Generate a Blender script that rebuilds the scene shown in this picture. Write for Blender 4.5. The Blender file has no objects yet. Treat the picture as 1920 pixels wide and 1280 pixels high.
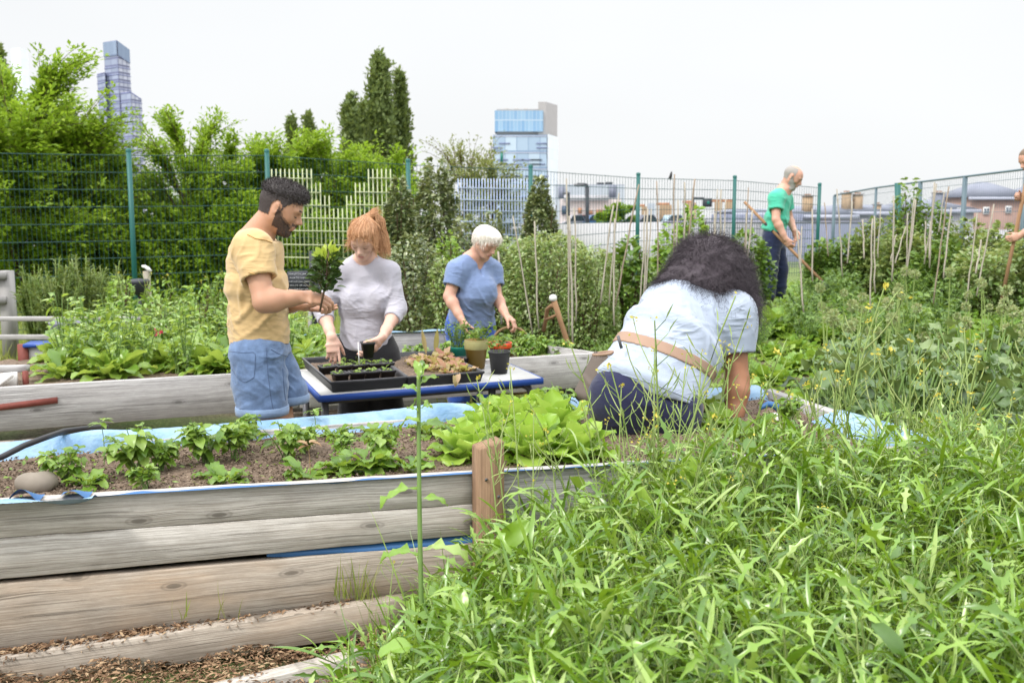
import bpy, math, random
import numpy as np
from mathutils import Vector, Matrix

S = bpy.context.scene
COL = S.collection
rng = np.random.default_rng(11)
random.seed(5)
F, CAMZ = 1867.0, 1.6
TH = math.atan(240 / F)
CT, ST = math.cos(TH), math.sin(TH)
A = lambda *v: np.array(v, dtype=float)


def ray(px, py):
    u, v = (px - 960) / F, (py - 640) / F
    return A(u, CT - v * ST, -ST - v * CT)


def at(px, py, Y):                      # the point of the sight line through a photo pixel that stands Y metres ahead
    d = ray(px, py)
    p = d * (Y / d[1])
    p[2] += CAMZ
    return p


def atz(px, py, Z):                     # ... that lies at height Z
    d = ray(px, py)
    p = d * ((Z - CAMZ) / d[2])
    p[2] += CAMZ
    return p


def nrm(v):
    v = np.asarray(v, float)
    return v / np.maximum(np.linalg.norm(v, axis=-1, keepdims=True), 1e-9)


# ---------------------------------------------------------------- materials
class NT:
    def __init__(s, name):
        s.m = bpy.data.materials.new(name)
        s.m.use_nodes = True
        s.t = s.m.node_tree
        s.b = s.t.nodes['Principled BSDF']
        s.o = s.t.nodes['Material Output']

    def n(s, typ, ins=None, **kw):
        nd = s.t.nodes.new('ShaderNode' + typ)
        for k, v in kw.items():
            setattr(nd, k, v)
        for k, v in (ins or {}).items():
            s.set(nd, k, v)
        return nd

    def set(s, nd, k, v):
        i = nd.inputs[k]
        if isinstance(v, bpy.types.NodeSocket):
            s.t.links.new(v, i)
        elif isinstance(v, (tuple, list)) and len(v) == 3 and i.type == 'RGBA':
            i.default_value = (*v, 1)
        else:
            i.default_value = v

    def P(s, **kw):
        for k, v in kw.items():
            s.set(s.b, k.replace('_', ' '), v)

    def ramp(s, fac, stops, interp='LINEAR'):
        r = s.n('ValToRGB', {'Fac': fac})
        r.color_ramp.interpolation = interp
        e = r.color_ramp.elements
        while len(e) < len(stops):
            e.new(0.5)
        for q, (p, c) in zip(e, stops):
            q.position = p
            q.color = (*c, 1) if len(c) == 3 else c
        return r.outputs[0]

    def noise(s, vec, scale, detail=4, rough=.55, dist=0):
        return s.n('TexNoise', {'Vector': vec, 'Scale': scale, 'Detail': detail, 'Roughness': rough, 'Distortion': dist}).outputs[0]

    def mp(s, vec, scale=(1, 1, 1), loc=(0, 0, 0)):
        return s.n('Mapping', {'Vector': vec, 'Scale': scale, 'Location': loc}).outputs[0]

    def math(s, op, a, b=0.0):
        nd = s.n('Math', operation=op)
        s.set(nd, 0, a)
        s.set(nd, 1, b)
        return nd.outputs[0]

    def mix(s, fac, a, b, mode='MIX'):
        nd = s.n('Mix', data_type='RGBA', blend_type=mode)
        s.set(nd, 0, fac)
        s.set(nd, 6, a)
        s.set(nd, 7, b)
        return nd.outputs[2]

    def obj(s):
        return s.n('TexCoord').outputs['Object']

    def geo(s, k='Random Per Island'):
        return s.n('NewGeometry').outputs[k]

    def rnd(s):
        return s.n('ObjectInfo').outputs['Random']

    def bump(s, h, strength=.3, dist=.01):
        s.P(Normal=s.n('Bump', {'Height': h, 'Strength': strength, 'Distance': dist}).outputs[0])


def m_plain(name, col, rough=.6, metal=0, var=.12, scale=30, bump=.15, spec=.4, dist=.004):
    k = NT(name)
    o = k.obj()
    n1 = k.noise(o, scale, 5)
    n2 = k.noise(o, scale * .13, 3)
    c = k.mix(k.math('MULTIPLY', n1, 1.0), tuple(x * (1 - var) for x in col), tuple(min(1, x * (1 + var)) for x in col))
    c = k.mix(k.math('MULTIPLY', n2, .5), c, tuple(x * (1 - var * 1.5) for x in col))
    k.P(Base_Color=c, Roughness=rough, Metallic=metal)
    k.set(k.b, 'Specular IOR Level', spec)
    if bump:
        k.bump(n1, bump, dist)
    return k.m


def m_leaf(name, stops, trans=.3, rough=.45, tcol=None, spec=.35):
    """foliage: colour differs from leaf to leaf; some light passes through"""
    k = NT(name)
    r = k.geo()
    n = len(stops)
    c = k.ramp(r, [(i / (n - 1), q) for i, q in enumerate(stops)])
    nz = k.noise(k.obj(), 9, 2)
    c = k.mix(k.math('MULTIPLY', nz, .35), c, tuple(x * .72 for x in stops[0]))
    k.P(Base_Color=c, Roughness=rough)
    k.set(k.b, 'Specular IOR Level', spec)
    tb = k.n('BsdfTranslucent', {'Color': k.mix(.5, c, tcol or tuple(min(1, a * b) for a, b in zip(stops[-1], (1.5, 1.35, .6))))})
    mx = k.n('MixShader', {0: trans})
    k.t.links.new(k.b.outputs[0], mx.inputs[1])
    k.t.links.new(tb.outputs[0], mx.inputs[2])
    k.t.links.new(mx.outputs[0], k.o.inputs[0])
    return k.m


def m_wood(name, base, dark, warm=None, rough=.85, knots=True, fine=1.0, stain=.5):
    """weathered sawn timber: grain runs along gco.x"""
    k = NT(name)
    g = k.n('Attribute', attribute_name='gco').outputs['Vector']
    wv = k.noise(k.mp(g, (1.2, 4, 4)), 1.0, 3)
    gg = k.n('VectorMath', operation='ADD')
    k.set(gg, 0, g)
    cmb = k.n('CombineXYZ', {'Y': k.math('MULTIPLY', wv, .006), 'Z': k.math('MULTIPLY', wv, .006)})
    k.set(gg, 1, cmb.outputs[0])
    g2 = gg.outputs[0]
    kn = None
    if knots:
        vo = k.n('TexVoronoi', {'Vector': k.mp(g, (2.3, 6.5, 1)), 'Scale': 1.0}, feature='F1', voronoi_dimensions='2D')
        kd = vo.outputs['Distance']
        kn = k.ramp(kd, [(0, (1, 1, 1)), (.045, (.9, .9, .9)), (.06, (.25, .25, .25)), (.085, (.55, .55, .55)), (.10, (.1, .1, .1)), (.16, (0, 0, 0))])
        warp = k.ramp(kd, [(0, (1, 1, 1)), (.32, (0, 0, 0))])
        g3 = k.n('VectorMath', operation='ADD')
        k.set(g3, 0, g2)
        k.set(g3, 1, k.n('CombineXYZ', {'Y': k.math('MULTIPLY', warp, .008)}).outputs[0])
        g2 = g3.outputs[0]
    fib = k.noise(k.mp(g2, (3.2, 240 * fine, 240 * fine)), 1.0, 7, .78)
    band = k.noise(k.mp(g2, (.4, 75, 75)), 1.0, 6, .7)
    crack = k.ramp(k.noise(k.mp(g2, (1.3, 170, 170), (3, 7, 1)), 1.0, 4), [(.61, (0, 0, 0)), (.65, (1, 1, 1))])
    blot = k.noise(k.mp(g, (1.6, 5, 5), (9, 2, 4)), 1.0, 4)
    c = k.mix(k.ramp(band, [(.35, (0, 0, 0)), (.65, (1, 1, 1))]), base, tuple(x * .84 for x in base))
    c = k.mix(k.ramp(fib, [(.45, (0, 0, 0)), (.58, (.75, .75, .75))]), c, dark)
    if warm:
        c = k.mix(k.ramp(blot, [(.45, (0, 0, 0)), (.75, (stain, stain, stain))]), c, warm)
    c = k.mix(k.math('MULTIPLY', k.ramp(k.noise(k.mp(g, (3, 9, 9), (1, 8, 2)), 1.0, 5), [(.55, (0, 0, 0)), (.8, (1, 1, 1))]), .55), c, dark)
    mot = k.noise(k.mp(g, (9, 22, 22), (4, 4, 4)), 1.0, 6, .7)
    c = k.mix(k.ramp(mot, [(.40, (.30, .30, .30)), (.58, (0, 0, 0))]), c, tuple(x * 1.1 for x in dark))
    c = k.mix(k.math('MULTIPLY', crack, .55), c, tuple(x * .45 for x in dark))
    if kn is not None:
        c = k.mix(k.math('MULTIPLY', kn, .8), c, tuple(x * .5 for x in dark))
    k.P(Base_Color=c, Roughness=rough)
    k.set(k.b, 'Specular IOR Level', .2)
    h = k.math('SUBTRACT', fib, crack)
    k.bump(h, .5, .002)
    return k.m


def m_fabric(name, col, var=.1, weave=900, rough=.9, heather=0.0, bump=.25):
    k = NT(name)
    o = k.obj()
    n1 = k.noise(o, 22, 4)
    c = k.mix(n1, tuple(x * (1 - var) for x in col), tuple(min(1, x * (1 + var)) for x in col))
    if heather:
        hz = k.noise(k.mp(o, (160, 160, 380)), 1.0, 2)
        c = k.mix(k.math('MULTIPLY', hz, heather), c, tuple(x * .5 for x in col))
    k.P(Base_Color=c, Roughness=rough)
    k.set(k.b, 'Specular IOR Level', .15)
    k.set(k.b, 'Sheen Weight', .25)
    w = k.noise(k.mp(o, (weave, weave, weave)), 1.0, 1)
    rg = []
    for rotv, sc_ in (((.3, .5, .2), (2.6, 2.6, 8)), ((-.5, -.7, .4), (3.2, 3.2, 11)), ((.2, 1.2, -.3), (3.5, 3.5, 10))):
        mpn_ = k.n('Mapping', {'Vector': o, 'Rotation': rotv, 'Scale': sc_})
        nn_ = k.noise(mpn_.outputs[0], 1.0, 3, .45, .9)
        r_ = k.math('ABSOLUTE', k.math('SUBTRACT', nn_, .5))
        rg.append(k.math('POWER', k.math('SUBTRACT', 1.0, k.math('MULTIPLY', r_, 3.2)), 3.0))
    gate = k.ramp(k.noise(o, 5, 2), [(.42, (.08, .08, .08)), (.62, (1, 1, 1))])
    fold = k.math('MULTIPLY', k.math('ADD', k.math('ADD', rg[0], rg[1]), rg[2]), gate)
    k.bump(k.math('ADD', k.math('MULTIPLY', w, .06), k.math('MULTIPLY', fold, .5)), min(1.0, bump * 1.7), .014)
    return k.m


def m_skin(name, col, blush=(.6, .25, .2), rough=.5):
    k = NT(name)
    o = k.obj()
    n = k.noise(o, 16, 4)
    c = k.mix(k.ramp(n, [(.4, (0, 0, 0)), (.75, (.35, .35, .35))]), col, tuple(a * .65 + b * .35 for a, b in zip(col, blush)))
    k.P(Base_Color=c, Roughness=rough)
    k.set(k.b, 'Subsurface Weight', .12)
    k.set(k.b, 'Subsurface Radius', (.012, .005, .003))
    k.set(k.b, 'Specular IOR Level', .35)
    k.bump(k.noise(o, 380, 3), .12, .001)
    return k.m


# ---------------------------------------------------------------- objects
ORG = {}                                 # world origin of every root and part


def thing(name, label, cat, loc=(0, 0, 0), group=None):
    o = bpy.data.objects.new(name, None)
    o.empty_display_size = .1
    COL.objects.link(o)
    o.location = loc
    o['label'] = label
    o['category'] = cat
    if group:
        o['group'] = group
    ORG[o.name] = np.array(loc, float)
    return o


def tag(o, label, cat, group=None):
    o['label'] = label
    o['category'] = cat
    if group:
        o['group'] = group
    return o


def kind(o, k, label=None):
    o['kind'] = k
    if label:
        o['label'] = label
    return o


def mk(name, V, Q=None, T=None, mat=None, parent=None, smooth=False, gco=None, org=None):
    """one mesh object from arrays of world-space vertices, quads and triangles"""
    V = np.asarray(V, np.float32)
    Q = np.zeros((0, 4), np.int32) if Q is None else np.asarray(Q, np.int32).reshape(-1, 4)
    T = np.zeros((0, 3), np.int32) if T is None else np.asarray(T, np.int32).reshape(-1, 3)
    if parent is not None:
        org = ORG[parent.name]
    elif org is None:
        org = np.zeros(3)
    me = bpy.data.meshes.new(name)
    me.vertices.add(len(V))
    me.vertices.foreach_set('co', (V - np.asarray(org, np.float32)).ravel())
    nl = Q.size + T.size
    me.loops.add(nl)
    me.loops.foreach_set('vertex_index', np.concatenate([Q.ravel(), T.ravel()]).astype(np.int32))
    nf = len(Q) + len(T)
    me.polygons.add(nf)
    ls = np.concatenate([np.arange(len(Q)) * 4, Q.size + np.arange(len(T)) * 3]).astype(np.int32)
    me.polygons.foreach_set('loop_start', ls)
    if smooth:
        me.polygons.foreach_set('use_smooth', np.ones(nf, bool))
    if gco is not None:
        a = me.attributes.new('gco', 'FLOAT_VECTOR', 'POINT')
        a.data.foreach_set('vector', np.asarray(gco, np.float32).ravel())
    me.update(calc_edges=True)
    if mat is not None:
        for q in (mat if isinstance(mat, (list, tuple)) else [mat]):
            me.materials.append(q)
    o = bpy.data.objects.new(name, me)
    COL.objects.link(o)
    if parent is not None:
        o.parent = parent
    else:
        o.location = tuple(float(x) for x in org)
    ORG[o.name] = np.array(org, float)
    return o


def dup(root, loc, rz=0.0, sc=1.0, label=None, tilt=(0, 0)):
    r = root.copy()
    COL.objects.link(r)
    r.location = tuple(float(x) for x in loc)
    r.rotation_euler = (tilt[0], tilt[1], rz)
    r.scale = (sc, sc, sc) if not isinstance(sc, (tuple, list)) else sc
    if label:
        r['label'] = label
    for ch in list(root.children):
        c = ch.copy()
        COL.objects.link(c)
        c.parent = r
        for g in list(ch.children):
            d = g.copy()
            COL.objects.link(d)
            d.parent = c
    return r


class MB:
    """collects quads and triangles for one mesh object"""
    def __init__(s):
        s.V, s.Q, s.T, s.G, s.n = [], [], [], [], 0

    def add(s, V, Q=None, T=None, G=None):
        V = np.asarray(V, float)
        s.V.append(V)
        if Q is not None and len(Q):
            s.Q.append(np.asarray(Q) + s.n)
        if T is not None and len(T):
            s.T.append(np.asarray(T) + s.n)
        s.G.append(V * 0 if G is None else np.asarray(G, float))
        s.n += len(V)
        return s

    def hexa(s, P8, G=None):             # bottom ring 0-3, top ring 4-7
        q = [(0, 3, 2, 1), (4, 5, 6, 7), (0, 1, 5, 4), (1, 2, 6, 5), (2, 3, 7, 6), (3, 0, 4, 7)]
        return s.add(P8, q, G=G)

    def box(s, lo, hi):
        (a, b, c), (d, e, f) = lo, hi
        return s.hexa([(a, b, c), (d, b, c), (d, e, c), (a, e, c), (a, b, f), (d, b, f), (d, e, f), (a, e, f)])

    def obox(s, c, ax, half, bev=0.0):   # centre, 3 axes, half sizes
        c = np.asarray(c, float)
        ax = [nrm(a) for a in ax]
        pts = []
        for sz in (-1, 1):
            for sx, sy in ((-1, -1), (1, -1), (1, 1), (-1, 1)):
                pts.append(c + ax[0] * half[0] * sx + ax[1] * half[1] * sy + ax[2] * half[2] * sz)
        g = [(sx * half[0], sy * half[1], sz * half[2]) for sz in (-1, 1) for sx, sy in ((-1, -1), (1, -1), (1, 1), (-1, 1))]
        return s.hexa(pts, g)

    def tube(s, pts, r, n=8, cap=True):
        pts = np.asarray(pts, float)
        m = len(pts)
        r = np.full(m, r, float) if np.isscalar(r) else np.asarray(r, float)
        tg = nrm(np.gradient(pts, axis=0))
        up = A(0, 0, 1) if abs(tg[0][2]) < .9 else A(1, 0, 0)
        rings = []
        nv = nrm(np.cross(tg[0], up))
        an = np.arange(n) * 2 * math.pi / n
        for i in range(m):
            nv = nrm(nv - tg[i] * np.dot(nv, tg[i]))
            bv = np.cross(tg[i], nv)
            rings.append(pts[i] + r[i] * (np.cos(an)[:, None] * nv + np.sin(an)[:, None] * bv))
        V = np.concatenate(rings)
        q = []
        for i in range(m - 1):
            for j in range(n):
                q.append((i * n + j, i * n + (j + 1) % n, (i + 1) * n + (j + 1) % n, (i + 1) * n + j))
        t = []
        if cap:
            V = np.concatenate([V, [pts[0], pts[-1]]])
            for j in range(n):
                t.append((m * n, (j + 1) % n, j))
                t.append((m * n + 1, (m - 1) * n + j, (m - 1) * n + (j + 1) % n))
        g = np.zeros_like(V)
        ln = np.concatenate([[0], np.cumsum(np.linalg.norm(np.diff(pts, axis=0), axis=1))])
        for i in range(m):
            g[i * n:(i + 1) * n, 0] = ln[i]
            g[i * n:(i + 1) * n, 1] = r[i] * np.cos(an)
            g[i * n:(i + 1) * n, 2] = r[i] * np.sin(an)
        return s.add(V, q, t, g)

    def lathe(s, c, prof, n=24, ax=None):   # prof: list of (radius, height)
        c = np.asarray(c, float)
        an = np.arange(n) * 2 * math.pi / n
        V, q = [], []
        for r, h in prof:
            V.append(np.stack([c[0] + r * np.cos(an), c[1] + r * np.sin(an), np.full(n, c[2] + h)], 1))
        for i in range(len(prof) - 1):
            for j in range(n):
                q.append((i * n + j, i * n + (j + 1) % n, (i + 1) * n + (j + 1) % n, (i + 1) * n + j))
        return s.add(np.concatenate(V), q)

    def build(s, name, mat, parent=None, smooth=False, off=0.0):
        G = np.concatenate(s.G) + off
        return mk(name, np.concatenate(s.V), np.concatenate(s.Q) if s.Q else None, np.concatenate(s.T) if s.T else None,
                  mat, parent, smooth, G)


# ---------------------------------------------------------------- leaves and stems (arrays)
def frame(D, N):
    D = nrm(D)
    Sd = nrm(np.cross(D, N))
    return D, nrm(np.cross(Sd, D)), Sd


def leaves(P, D, N, L, W, prof, nseg=4, bend=.6, fold=.3, ncol=3, ruf=0.0, rfreq=9.0, twist=0.0):
    """leaf blades as small curved grids; prof(t) is the half-width along the blade"""
    P, D, N = (np.asarray(x, float).reshape(-1, 3) for x in (P, D, N))
    n = len(P)
    f = lambda x: np.broadcast_to(np.asarray(x, float), (n,)).astype(float)
    L, W, bend, fold, ruf, twist = map(f, (L, W, bend, fold, ruf, twist))
    D, N, Sd = frame(D, N)
    t = np.linspace(0, 1, nseg + 1)
    pr = np.array([prof(x) for x in t])
    a = bend[:, None] * t[None]
    dr = D[:, None] * np.cos(a)[..., None] - N[:, None] * np.sin(a)[..., None]
    nr = N[:, None] * np.cos(a)[..., None] + D[:, None] * np.sin(a)[..., None]
    step = (L / nseg)[:, None, None]
    sp = np.concatenate([np.zeros((n, 1, 3)), np.cumsum((dr[:, 1:] + dr[:, :-1]) * .5 * step, 1)], 1) + P[:, None]
    tw = twist[:, None] * t[None]
    sd = Sd[:, None] * np.cos(tw)[..., None] + nr * np.sin(tw)[..., None]
    nn = nr * np.cos(tw)[..., None] - Sd[:, None] * np.sin(tw)[..., None]
    c = np.linspace(-1, 1, ncol)
    hw = W[:, None] * pr[None]
    ph = rng.uniform(0, 6.28, n)
    ruff = ruf[:, None, None] * (c[None, None] ** 2) * np.sin(rfreq * t[None, :, None] + ph[:, None, None] + c[None, None] * 2.2) * (pr > .05)[None, :, None]
    off_s = hw[..., None] * c * np.cos(fold)[:, None, None]
    off_n = hw[..., None] * np.abs(c) * np.sin(fold)[:, None, None] + ruff
    V = sp[:, :, None] + sd[:, :, None] * off_s[..., None] + nn[:, :, None] * off_n[..., None]
    V = V.reshape(-1, 3)
    k = (nseg + 1) * ncol
    q = []
    for i in range(nseg):
        for j in range(ncol - 1):
            q.append((i * ncol + j, i * ncol + j + 1, (i + 1) * ncol + j + 1, (i + 1) * ncol + j))
    Q = (np.arange(n) * k)[:, None, None] + np.array(q)[None]
    return V, Q.reshape(-1, 4)


def leaves_s(P, D, N, L, W, fold=.25):
    """small leaves: four-cornered blades"""
    D, N, Sd = frame(np.asarray(D, float), np.asarray(N, float))
    P = np.asarray(P, float)
    n = len(P)
    L = np.broadcast_to(L, (n,))[:, None]
    W = np.broadcast_to(W, (n,))[:, None]
    mid = P + D * L * .45
    V = np.stack([P, mid + Sd * W + N * W * fold, P + D * L - N * L * .12, mid - Sd * W + N * W * fold], 1).reshape(-1, 3)
    Q = (np.arange(n) * 4)[:, None] + np.arange(4)[None]
    return V, Q


def stems(P0, P1, P2, r0, r1, nseg=4, ns=3):
    """many thin stems: quadratic curves swept with a small polygon"""
    P0, P1, P2 = (np.asarray(x, float).reshape(-1, 3) for x in (P0, P1, P2))
    n = len(P0)
    r0 = np.broadcast_to(np.asarray(r0, float), (n,))
    r1 = np.broadcast_to(np.asarray(r1, float), (n,))
    t = np.linspace(0, 1, nseg + 1)[None, :, None]
    p = (1 - t) ** 2 * P0[:, None] + 2 * t * (1 - t) * P1[:, None] + t * t * P2[:, None]
    tg = nrm(np.gradient(p, axis=1))
    ref = np.where(np.abs(tg[..., 2:3]) < .92, A(0, 0, 1), A(1, 0, 0))
    u = nrm(np.cross(tg, ref))
    w = np.cross(tg, u)
    r = r0[:, None] + (r1 - r0)[:, None] * t[..., 0]
    an = np.arange(ns) * 2 * math.pi / ns
    V = p[:, :, None] + r[:, :, None, None] * (np.cos(an)[:, None] * u[:, :, None] + np.sin(an)[:, None] * w[:, :, None])
    k = (nseg + 1) * ns
    q = [(i * ns + j, i * ns + (j + 1) % ns, (i + 1) * ns + (j + 1) % ns, (i + 1) * ns + j) for i in range(nseg) for j in range(ns)]
    Q = (np.arange(n) * k)[:, None, None] + np.array(q)[None]
    return V.reshape(-1, 3), Q.reshape(-1, 4)


def bez(P0, P1, P2, t):
    t = np.asarray(t)[..., None]
    return (1 - t) ** 2 * P0 + 2 * t * (1 - t) * P1 + t * t * P2


def cat(*vq):
    V, Q, n = [], [], 0
    for v, q in vq:
        V.append(v)
        Q.append(q + n)
        n += len(v)
    return np.concatenate(V), np.concatenate(Q)


def rdir(n, zlo=-1, zhi=1):
    z = rng.uniform(zlo, zhi, n)
    a = rng.uniform(0, 2 * math.pi, n)
    s = np.sqrt(1 - z * z)
    return np.stack([s * np.cos(a), s * np.sin(a), z], 1)


def smooth01(x):
    x = np.clip(x, 0, 1)
    return x * x * (3 - 2 * x)


def gz(x, y):                            # height of the ground
    x, y = np.asarray(x, float), np.asarray(y, float)
    r = smooth01((x - .3) / 2.5) * smooth01((y - 4.6) / 8) * .46
    far = smooth01((y - 24) / 14) * (1 - smooth01((y - 26) / 6) * 0)
    g = r * (1 - far) + far * .05
    return g - 2.2 * smooth01((y - 135) / 20)


def gp(px, Y, dz=0.0):                   # the ground point under a photo column at Y metres ahead
    x = (px - 960) / F * Y / CT * (1 + 0.0)
    return A(x, Y, float(gz(x, Y)) + dz)


# leaf outlines
def pr_ovate(t): return max(.03, math.sin(math.pi * min(1, t ** .75)) ** .9) if t < 1 else .02
def pr_lance(t): return max(.04, math.sin(math.pi * t ** .9) ** .8) if t < 1 else .02
def pr_spoon(t): return (.12 + .2 * t) if t < .3 else (max(.05, math.sin(math.pi * min(1, (t - .22) / .80)) ** .55) if t < 1 else .1)
def pr_grass(t): return max(.03, 1 - t ** 2.2) * (.55 + .45 * min(1, t * 4))


def pr_rocket(t):                        # narrow blade with side lobes
    b = .13 + .26 * math.sin(math.pi * min(1, t ** 1.3)) if t < 1 else .03
    lobe = .95 * max(0, math.sin(t * 25.0)) ** 2.2 * (1 if .15 < t < .85 else .1) * math.sin(math.pi * t) ** .7
    return b + lobe
# ================================================================ camera, sky, sun
cam = bpy.data.cameras.new('camera')
camo = bpy.data.objects.new('camera', cam)
COL.objects.link(camo)
camo.location = (0, 0, CAMZ)
camo.rotation_euler = (math.pi / 2 - TH, 0, 0)
cam.sensor_width = 36
cam.lens = F / 1920 * 36
cam.clip_end = 6000
cam.dof.use_dof = True
cam.dof.focus_distance = 3.5
cam.dof.aperture_fstop = 5.6
S.camera = camo
S.view_settings.view_transform = 'Standard'
S.view_settings.look = 'None'
S.view_settings.exposure = 0.78
S.view_settings.gamma = 1
S.render.engine = 'CYCLES'
S.cycles.max_bounces = 8
S.cycles.diffuse_bounces = 4
S.cycles.transmission_bounces = 4
S.cycles.transparent_max_bounces = 8

SUNV = nrm(A(-.50, -.42, .80))
w = bpy.data.worlds.new('World')
S.world = w
w.use_nodes = True
wt = w.node_tree
sky = wt.nodes.new('ShaderNodeTexSky')
sky.sky_type = 'NISHITA'
sky.sun_disc = False
sky.sun_elevation = math.asin(SUNV[2])
sky.sun_rotation = math.atan2(SUNV[0], SUNV[1])
sky.dust_density = 3
hs = wt.nodes.new('ShaderNodeHueSaturation')
hs.inputs['Saturation'].default_value = .25
wt.links.new(sky.outputs[0], hs.inputs['Color'])
tc = wt.nodes.new('ShaderNodeTexCoord')
sx = wt.nodes.new('ShaderNodeSeparateXYZ')
wt.links.new(tc.outputs['Generated'], sx.inputs[0])
cr = wt.nodes.new('ShaderNodeValToRGB')         # overcast: the zenith is several times brighter than the horizon
e = cr.color_ramp.elements
e[0].position, e[0].color = 0.0, (.238, .242, .243, 1)
e[1].position, e[1].color = 1.0, (.88, .88, .89, 1)
q = e.new(.22); q.color = (.236, .241, .246, 1)
q = e.new(.42); q.color = (.54, .55, .56, 1)
wt.links.new(sx.outputs[2], cr.inputs[0])
nz = wt.nodes.new('ShaderNodeTexNoise')
nz.inputs['Scale'].default_value = 1.3
nz.inputs['Detail'].default_value = 3
mpn = wt.nodes.new('ShaderNodeMapping')
mpn.inputs['Scale'].default_value = (1, 1, 2.6)
wt.links.new(tc.outputs['Generated'], mpn.inputs[0])
wt.links.new(mpn.outputs[0], nz.inputs['Vector'])
mr = wt.nodes.new('ShaderNodeMapRange')
mr.inputs['To Min'].default_value = 20.5
mr.inputs['To Max'].default_value = 26.5
wt.links.new(nz.outputs[0], mr.inputs[0])
vm = wt.nodes.new('ShaderNodeVectorMath')
vm.operation = 'SCALE'
wt.links.new(cr.outputs[0], vm.inputs[0])
wt.links.new(mr.outputs[0], vm.inputs['Scale'])
mx = wt.nodes.new('ShaderNodeMix')
mx.data_type = 'RGBA'
mx.inputs[0].default_value = .94
wt.links.new(hs.outputs[0], mx.inputs[6])
wt.links.new(vm.outputs[0], mx.inputs[7])
wt.links.new(mx.outputs[2], wt.nodes['Background'].inputs[0])
wt.nodes['Background'].inputs[1].default_value = .1

sl = bpy.data.lights.new('sun', 'SUN')
sl.energy = 1.5
sl.angle = math.radians(10)
sl.color = (1, .96, .9)
so = bpy.data.objects.new('sun', sl)
COL.objects.link(so)
so.rotation_euler = Vector(SUNV).to_track_quat('Z', 'Y').to_euler()

# ================================================================ materials of the setting
M = {}
M['grey_wood'] = m_wood('weathered grey planks', (.60, .57, .53), (.24, .215, .185), (.46, .38, .30), stain=.4)
M['grey_wood_b'] = m_wood('weathered brown planks', (.49, .43, .365), (.20, .165, .13), (.42, .29, .185), stain=.8)
M['old_wood'] = m_wood('old silver planks', (.50, .49, .485), (.22, .21, .205), (.36, .34, .32), stain=.5, fine=.8)
M['post_wood'] = m_wood('treated brown post', (.33, .215, .135), (.17, .10, .06), (.38, .28, .19), knots=False)
M['stick_wood'] = m_wood('tool handle wood', (.36, .22, .12), (.2, .11, .06), None, knots=False)
M['cane'] = m_plain('bamboo cane', (.30, .27, .215), .7, var=.25, scale=14)
M['cane_d'] = m_plain('dark cane', (.24, .19, .14), .8, var=.25, scale=14)
M['green_steel'] = m_plain('green coated steel', (.012, .105, .095), .45, var=.06)
M['wire'] = m_plain('dark green wire', (.008, .055, .055), .5, var=.05, bump=0)
M['cream_bar'] = m_plain('cream green coated bar', (.47, .51, .31), .5, var=.05)
M['blue_bar'] = m_plain('pale blue coated bar', (.36, .43, .60), .5, var=.05)
M['steel'] = m_plain('grey tube steel', (.10, .10, .11), .4, .3, var=.1)
M['blue_edge'] = m_plain('blue plastic edging', (.02, .068, .30), .35, var=.05)
M['table_top'] = m_plain('pale laminate with stains', (.50, .50, .485), .5, var=.22, scale=7)
M['black_plastic'] = m_plain('black plastic', (.022, .022, .025), .42, var=.25, scale=25, bump=.1)
M['tray_plastic'] = m_plain('dark grey moulded plastic', (.038, .038, .042), .45, var=.25, scale=14, bump=.1)
M['rim_plastic'] = m_plain('worn dark plastic rim', (.11, .11, .12), .5, var=.2)
M['gold_pot'] = m_plain('olive gold plastic', (.20, .125, .022), .35, var=.12, scale=9)
M['green_pot'] = m_plain('green plastic', (.01, .16, .12), .4, var=.08)
M['orange'] = m_plain('orange red plastic', (.62, .07, .015), .45, var=.08)
M['red_paint'] = m_plain('worn red paint', (.21, .055, .042), .7, var=.3, scale=40)
M['white_paint'] = m_plain('white paint', (.72, .72, .70), .6, var=.06)
M['slate'] = m_plain('dark slate grey', (.035, .038, .048), .6, var=.15)
M['chalk'] = m_plain('chalk', (.62, .64, .66), .9, var=.1)
M['grey_plastic'] = m_plain('grey violet plastic', (.20, .20, .26), .5, var=.1)
M['rubber'] = m_plain('black hose rubber', (.02, .02, .024), .5, var=.2)
M['wicker'] = m_plain('straw wicker', (.30, .20, .10), .8, var=.4, scale=120)
M['stone'] = m_plain('beige stone', (.21, .18, .145), .85, var=.25, scale=18, bump=.4)


def soil_mat():
    k = NT('crumbly soil')
    o = k.obj()
    n1 = k.noise(o, 55, 6, .65)
    n2 = k.noise(o, 6, 3)
    c = k.ramp(n1, [(.28, (.042, .028, .019)), (.46, (.12, .083, .057)), (.60, (.20, .145, .102)), (.74, (.36, .28, .205))])
    c = k.mix(k.ramp(n2, [(.4, (0, 0, 0)), (.7, (.5, .5, .5))]), c, (.15, .105, .075))
    vo = k.n('TexVoronoi', {'Vector': o, 'Scale': 75.0})
    sp = k.ramp(vo.outputs['Distance'], [(.0, (1, 1, 1)), (.22, (0, 0, 0))])
    pick = k.ramp(k.n('SeparateColor', {0: vo.outputs['Color']}).outputs[0], [(.80, (0, 0, 0)), (.84, (1, 1, 1))])
    c = k.mix(k.math('MULTIPLY', sp, pick), c, (.52, .43, .33))
    k.P(Base_Color=c, Roughness=.95)
    k.bump(n1, 1.0, .012)
    return k.m


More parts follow.
